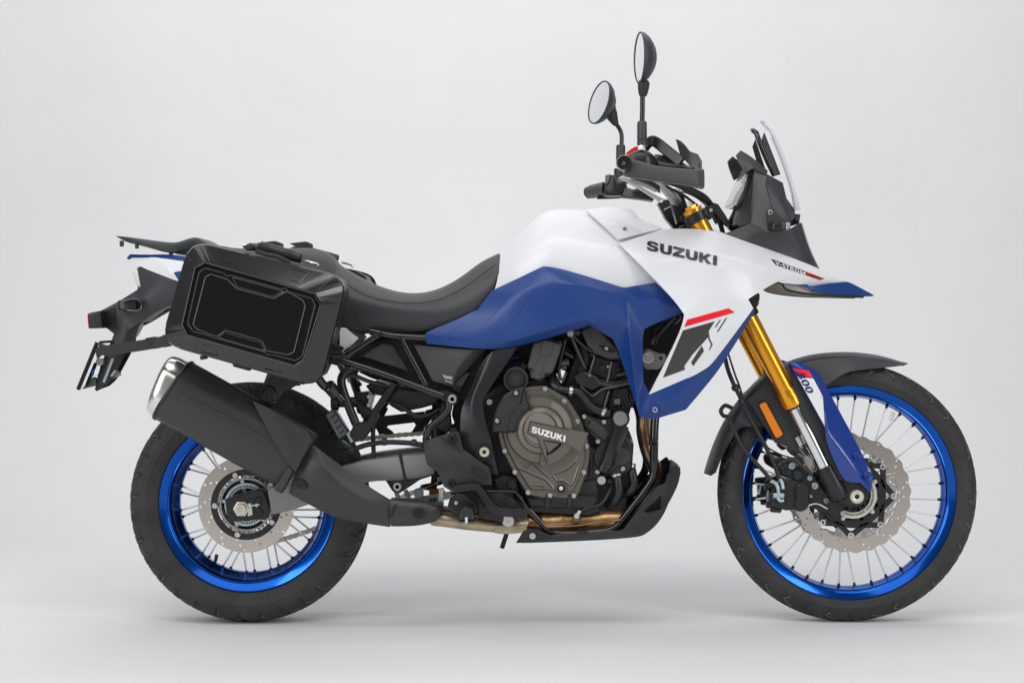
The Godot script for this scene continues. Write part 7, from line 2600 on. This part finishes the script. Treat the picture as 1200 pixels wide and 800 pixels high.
func side_case(s: float, label: String) -> void:
	var cs := Node3D.new()
	cs.name = numbered(self, "side_case")
	cs.set_meta("label", label)
	cs.set_meta("category", "side case")
	cs.set_meta("group", "hard side cases on the motorcycle")
	add_child(cs, true)
	side = s
	var tl := [222.0, 280.6]
	var tr := [408.2, 324.7]
	var br := [375.0, 455.0]
	var bl := [187.0, 402.5]
	# back shell
	var mb := MB.new()
	plate(mb, [[224, 283], [405, 326], [373, 451], [190, 401]], 0.215, 0.40, 0.006, 22)
	put(cs, "back_shell", mb, M.case_side)
	mb = MB.new()
	plate(mb, [tl, tr, br, bl], 0.392, 0.408, 0.003, 25)
	put(cs, "seam_flange", mb, M.case_shell)
	# bevelled frame of the lid: outer rounded outline rising to an inner chamfered one
	var out := rounded(_px2([tl, tr, br, bl], 0.41), px(25, 0.41), 6)
	var outer := []
	for q in out:
		outer.append(q)
	var frame_in := [[228, 314], [239, 307.5], [367.5, 344], [375, 357.5], [355, 421], [344, 428], [219, 392.5], [213, 380]]
	var inn := _px2(frame_in, 0.452)
	# same count: walk both outlines by angle from the middle
	var c := Vector2.ZERO
	for q in inn:
		c += q / inn.size()
	var n := 0
	var rows := [[], [], [], [], []]
	var angles := []
	for i in 72:
		angles.append(TAU * i / 72 - PI)
	for q in inn:
		angles.append((q - c).angle())
	for q in out:
		angles.append((q - c).angle())
	angles.sort()
	n = angles.size()
	for i in n:
		var a: float = angles[i]
		var d := Vector2(cos(a), sin(a))
		var po := _hit(out, c, d)
		var pi_ := _hit(PackedVector2Array(inn), c, d)
		rows[0].append(Vector3(po.x, po.y, 0.404 * s))
		var q1 := po.lerp(pi_, 0.06)
		rows[1].append(Vector3(q1.x, q1.y, 0.414 * s))
		var q2 := po.lerp(pi_, 0.94)
		rows[2].append(Vector3(q2.x, q2.y, 0.449 * s))
		rows[3].append(Vector3(pi_.x, pi_.y, 0.4475 * s))
		var q4 := pi_.lerp(c, 0.03)
		rows[4].append(Vector3(q4.x, q4.y, 0.430 * s))
	mb = MB.new()
	var pts := []
	for r in rows:
		pts.append_array(r)
	for q in rows[4]:
		pts.append(Vector3(q.x, q.y, 0.39 * s))
	for q in rows[0]:
		pts.append(Vector3(q.x, q.y, 0.39 * s))
	var t := []
	var rc := 7
	for k in rc:
		var k2 := (k + 1) % rc
		for i in n:
			var j := (i + 1) % n
			t.append_array([k * n + i, k * n + j, k2 * n + j, k * n + i, k2 * n + j, k2 * n + i])
	mb.solid(pts, t)
	put(cs, "lid_frame", mb, M.case_shell, 9)
	# inset panel with its raised outlines and trapezoid tabs
	mb = MB.new()
	plate(mb, [[224, 322], [238, 309], [369, 346], [373, 360], [353, 420], [341, 427], [221, 393], [214, 379]], 0.40, 0.438, 0.001)
	put(cs, "lid_field", mb, M.case_panel)
	mb = MB.new()
	plate(mb, [[246, 321.5], [266, 327.3], [277.5, 338.5], [320, 350], [336, 341.5], [353.5, 351.5], [357, 357], [344, 412], [337.5, 415], [312.5, 410.5], [306, 398.5], [264, 387], [253, 393.5], [247, 391.5], [231, 385], [226.5, 379.5], [240.5, 325]], 0.43, 0.446, 0.0015)
	put(cs, "lid_panel", mb, M.case_panel)
	mb = MB.new()
	outline_bars(mb, [[233, 319], [241, 314], [262, 320], [266, 324], [270, 322.5], [330, 339], [334, 336.5], [338, 342], [365, 349.5], [369, 356.5], [354, 417.5], [346, 422.5], [318, 415], [314, 416], [310, 412], [256, 396.5], [250, 396], [246, 393.5], [226, 388], [219.5, 379]], 0.4395, 0.0042, 0.005)
	outline_bars(mb, [[246, 321], [266, 327], [277.5, 338], [320, 349.5], [336, 341], [354, 351], [357.5, 357], [344, 412.5], [337.5, 415.6], [312.5, 411], [306, 399], [264, 387], [253.5, 394], [247, 392.2], [230.5, 385.6], [225.8, 380], [240, 324.5]], 0.4475, 0.0030, 0.003)
	outline_bars(mb, [[277.5, 336], [272, 325], [333, 341.5], [319, 347.5]], 0.4405, 0.0028, 0.003)
	outline_bars(mb, [[263, 389.5], [255, 395.5], [311, 411.5], [304.5, 401]], 0.4405, 0.0028, 0.003)
	outline_bars(mb, frame_in, 0.4492, 0.0022, 0.003)
	put(cs, "raised_outline", mb, M.case_bead)
	# recessed notches in the frame
	if s > 0:
		mb = MB.new()
		for q in [[[266, 294], [287, 299], [276.5, 310], [264, 307]], [[341, 314.5], [361, 320], [350.6, 331.5], [339, 328]], [[237.5, 403.5], [249, 406.5], [255, 417], [235.5, 412.5]], [[311.5, 424], [323, 427], [329, 437], [309, 432]]]:
			for i in 4:
				var e0 := _frame_z(q[i], out, PackedVector2Array(inn), c)
				var e1 := _frame_z(q[(i + 1) % 4], out, PackedVector2Array(inn), c)
				bar(mb, v(q[i][0], q[i][1], e0), v(q[(i + 1) % 4][0], q[(i + 1) % 4][1], e1), 0.002, 0.004, 0.0006, Vector3.BACK)
		put(cs, "frame_notch", mb, M.case_notch)
		mb = MB.new()
		for q in [[[220.5, 299.5], [228.5, 313.5]], [[239, 308], [238, 290]], [[368, 344.5], [375.5, 357]], [[368, 344], [388, 326]], [[376, 357], [400, 345]], [[344.5, 428.5], [353, 440]], [[356, 421.5], [378, 434]], [[219, 392.5], [202, 402]], [[213, 380], [197, 386]]]:
			var z0 := _frame_z(q[0], out, PackedVector2Array(inn), c)
			var z1 := _frame_z(q[1], out, PackedVector2Array(inn), c)
			bar(mb, v(q[0][0], q[0][1], z0), v(q[1][0], q[1][1], z1), 0.0018, 0.0022, 0.0006, Vector3.BACK)
		put(cs, "frame_edge", mb, M.case_notch)
	# carrying handle on the top edge, feet and mounts below
	mb = MB.new()
	cyl(mb, v(291, 289, 0.36), v(307, 290, 0.365), px(4.6, 0.36), -1, 18)
	cyl(mb, v(303, 288.5, 0.365), v(354, 302.5, 0.365), px(6.4, 0.36), -1, 24, 0.3)
	pieces(cs, "carry_handle", mb, M.black_satin)
	mb = MB.new()
	for k in 4:
		for f in [0.05, 0.62]:
			var p := v(303, 288.5, 0.365).lerp(v(354, 302.5, 0.365), f + k * 0.055)
			var d := (v(354, 302.5, 0.365) - v(303, 288.5, 0.365)).normalized() * 0.0015
			cyl(mb, p - d, p + d, px(7.0, 0.36), -1, 24, 0.1)
	put(cs, "handle_rib", mb, M.black_plastic)
	mb = MB.new()
	tube(mb, [v(300, 294, 0.37), v(312, 298, 0.385), v(326, 301, 0.385), v(340, 308, 0.38)], px(2.6), 5, 10)
	plate(mb, [[284, 288], [293, 285], [296, 292], [288, 293]], 0.34, 0.38, 0.002)
	plate(mb, [[300, 284.5], [322, 282], [327, 284], [327, 291], [310, 290]], 0.22, 0.30, 0.003, 2)
	pieces(cs, "handle_strap", mb, M.webbing)
	mb = MB.new()
	tube(mb, [v(358, 306, 0.37), v(366, 308, 0.38), v(372, 310, 0.38), v(371.5, 313, 0.378)], px(1.6), 5, 10)
	cyl(mb, v(284.5, 287.5, 0.37), v(289.5, 287.5, 0.372), px(2.2), -1, 12)
	pieces(cs, "handle_ring", mb, M.steel)
	mb = MB.new()
	cyl(mb, v(238, 416, 0.39), v(239, 421, 0.39), px(4.5, 0.39), -1, 14)
	plate(mb, [[272, 426], [292, 432], [291, 434.5], [273, 429.5]], 0.36, 0.40, 0.001)
	pieces(cs, "case_foot", mb, M.black_plastic)
	mb = MB.new()                        # mounting rack under the case
	plate(mb, [[313, 437], [350, 447], [352, 452], [346, 452], [330, 462], [324, 470], [306, 466], [305, 458]], 0.225, 0.24, 0.002, 2)
	bar(mb, v(317, 438, 0.3), v(306, 460, 0.24), px(3.2), 0.006, 0.001)
	pieces(cs, "mounting_bracket", mb, M.black_satin)
	mb = MB.new()
	tube(mb, [v(372, 442, 0.22), v(380, 452, 0.2), v(394, 461, 0.17), v(402, 470, 0.165)], px(5.0), 5, 14)
	cyl(mb, v(384, 451, 0.2), v(393, 461, 0.18), px(7.5), -1, 18)
	pieces(cs, "rack_joint", mb, M.black_frame)
	mb = MB.new()
	for q in [[387, 421], [389, 407]]:
		bar(mb, v(q[0], q[1], 0.3), v(q[0] + 10, q[1] + 3, 0.2), px(9), 0.01, 0.002)
	pieces(cs, "lock_bracket", mb, M.engine_dark)
	side = 1.0
	if s < 0:
		cs.position = Vector3(0.012, 0.022, 0)


func _px2(p: Array, z: float) -> Array:
	var o := []
	for q in p:
		var w := v(q[0], q[1], z)
		o.append(Vector2(w.x, w.y))
	return o


func _hit(poly: PackedVector2Array, c: Vector2, d: Vector2) -> Vector2:      # where a ray from inside leaves the outline
	var best := c + d * 0.01
	for i in poly.size():
		var h = Geometry2D.segment_intersects_segment(c, c + d * 3.0, poly[i], poly[(i + 1) % poly.size()])
		if h != null:
			best = h
	return best


func _frame_z(p: Array, out: PackedVector2Array, inn: PackedVector2Array, c: Vector2) -> float:
	var w := v(p[0], p[1], 0.43)
	var q := Vector2(w.x, w.y)
	var d := (q - c).normalized()
	var a := _hit(out, c, d).distance_to(c)
	var b := _hit(inn, c, d).distance_to(c)
	return lerpf(0.411, 0.4505, clampf((a - q.distance_to(c)) / maxf(a - b, 1e-4), 0.0, 1.0))
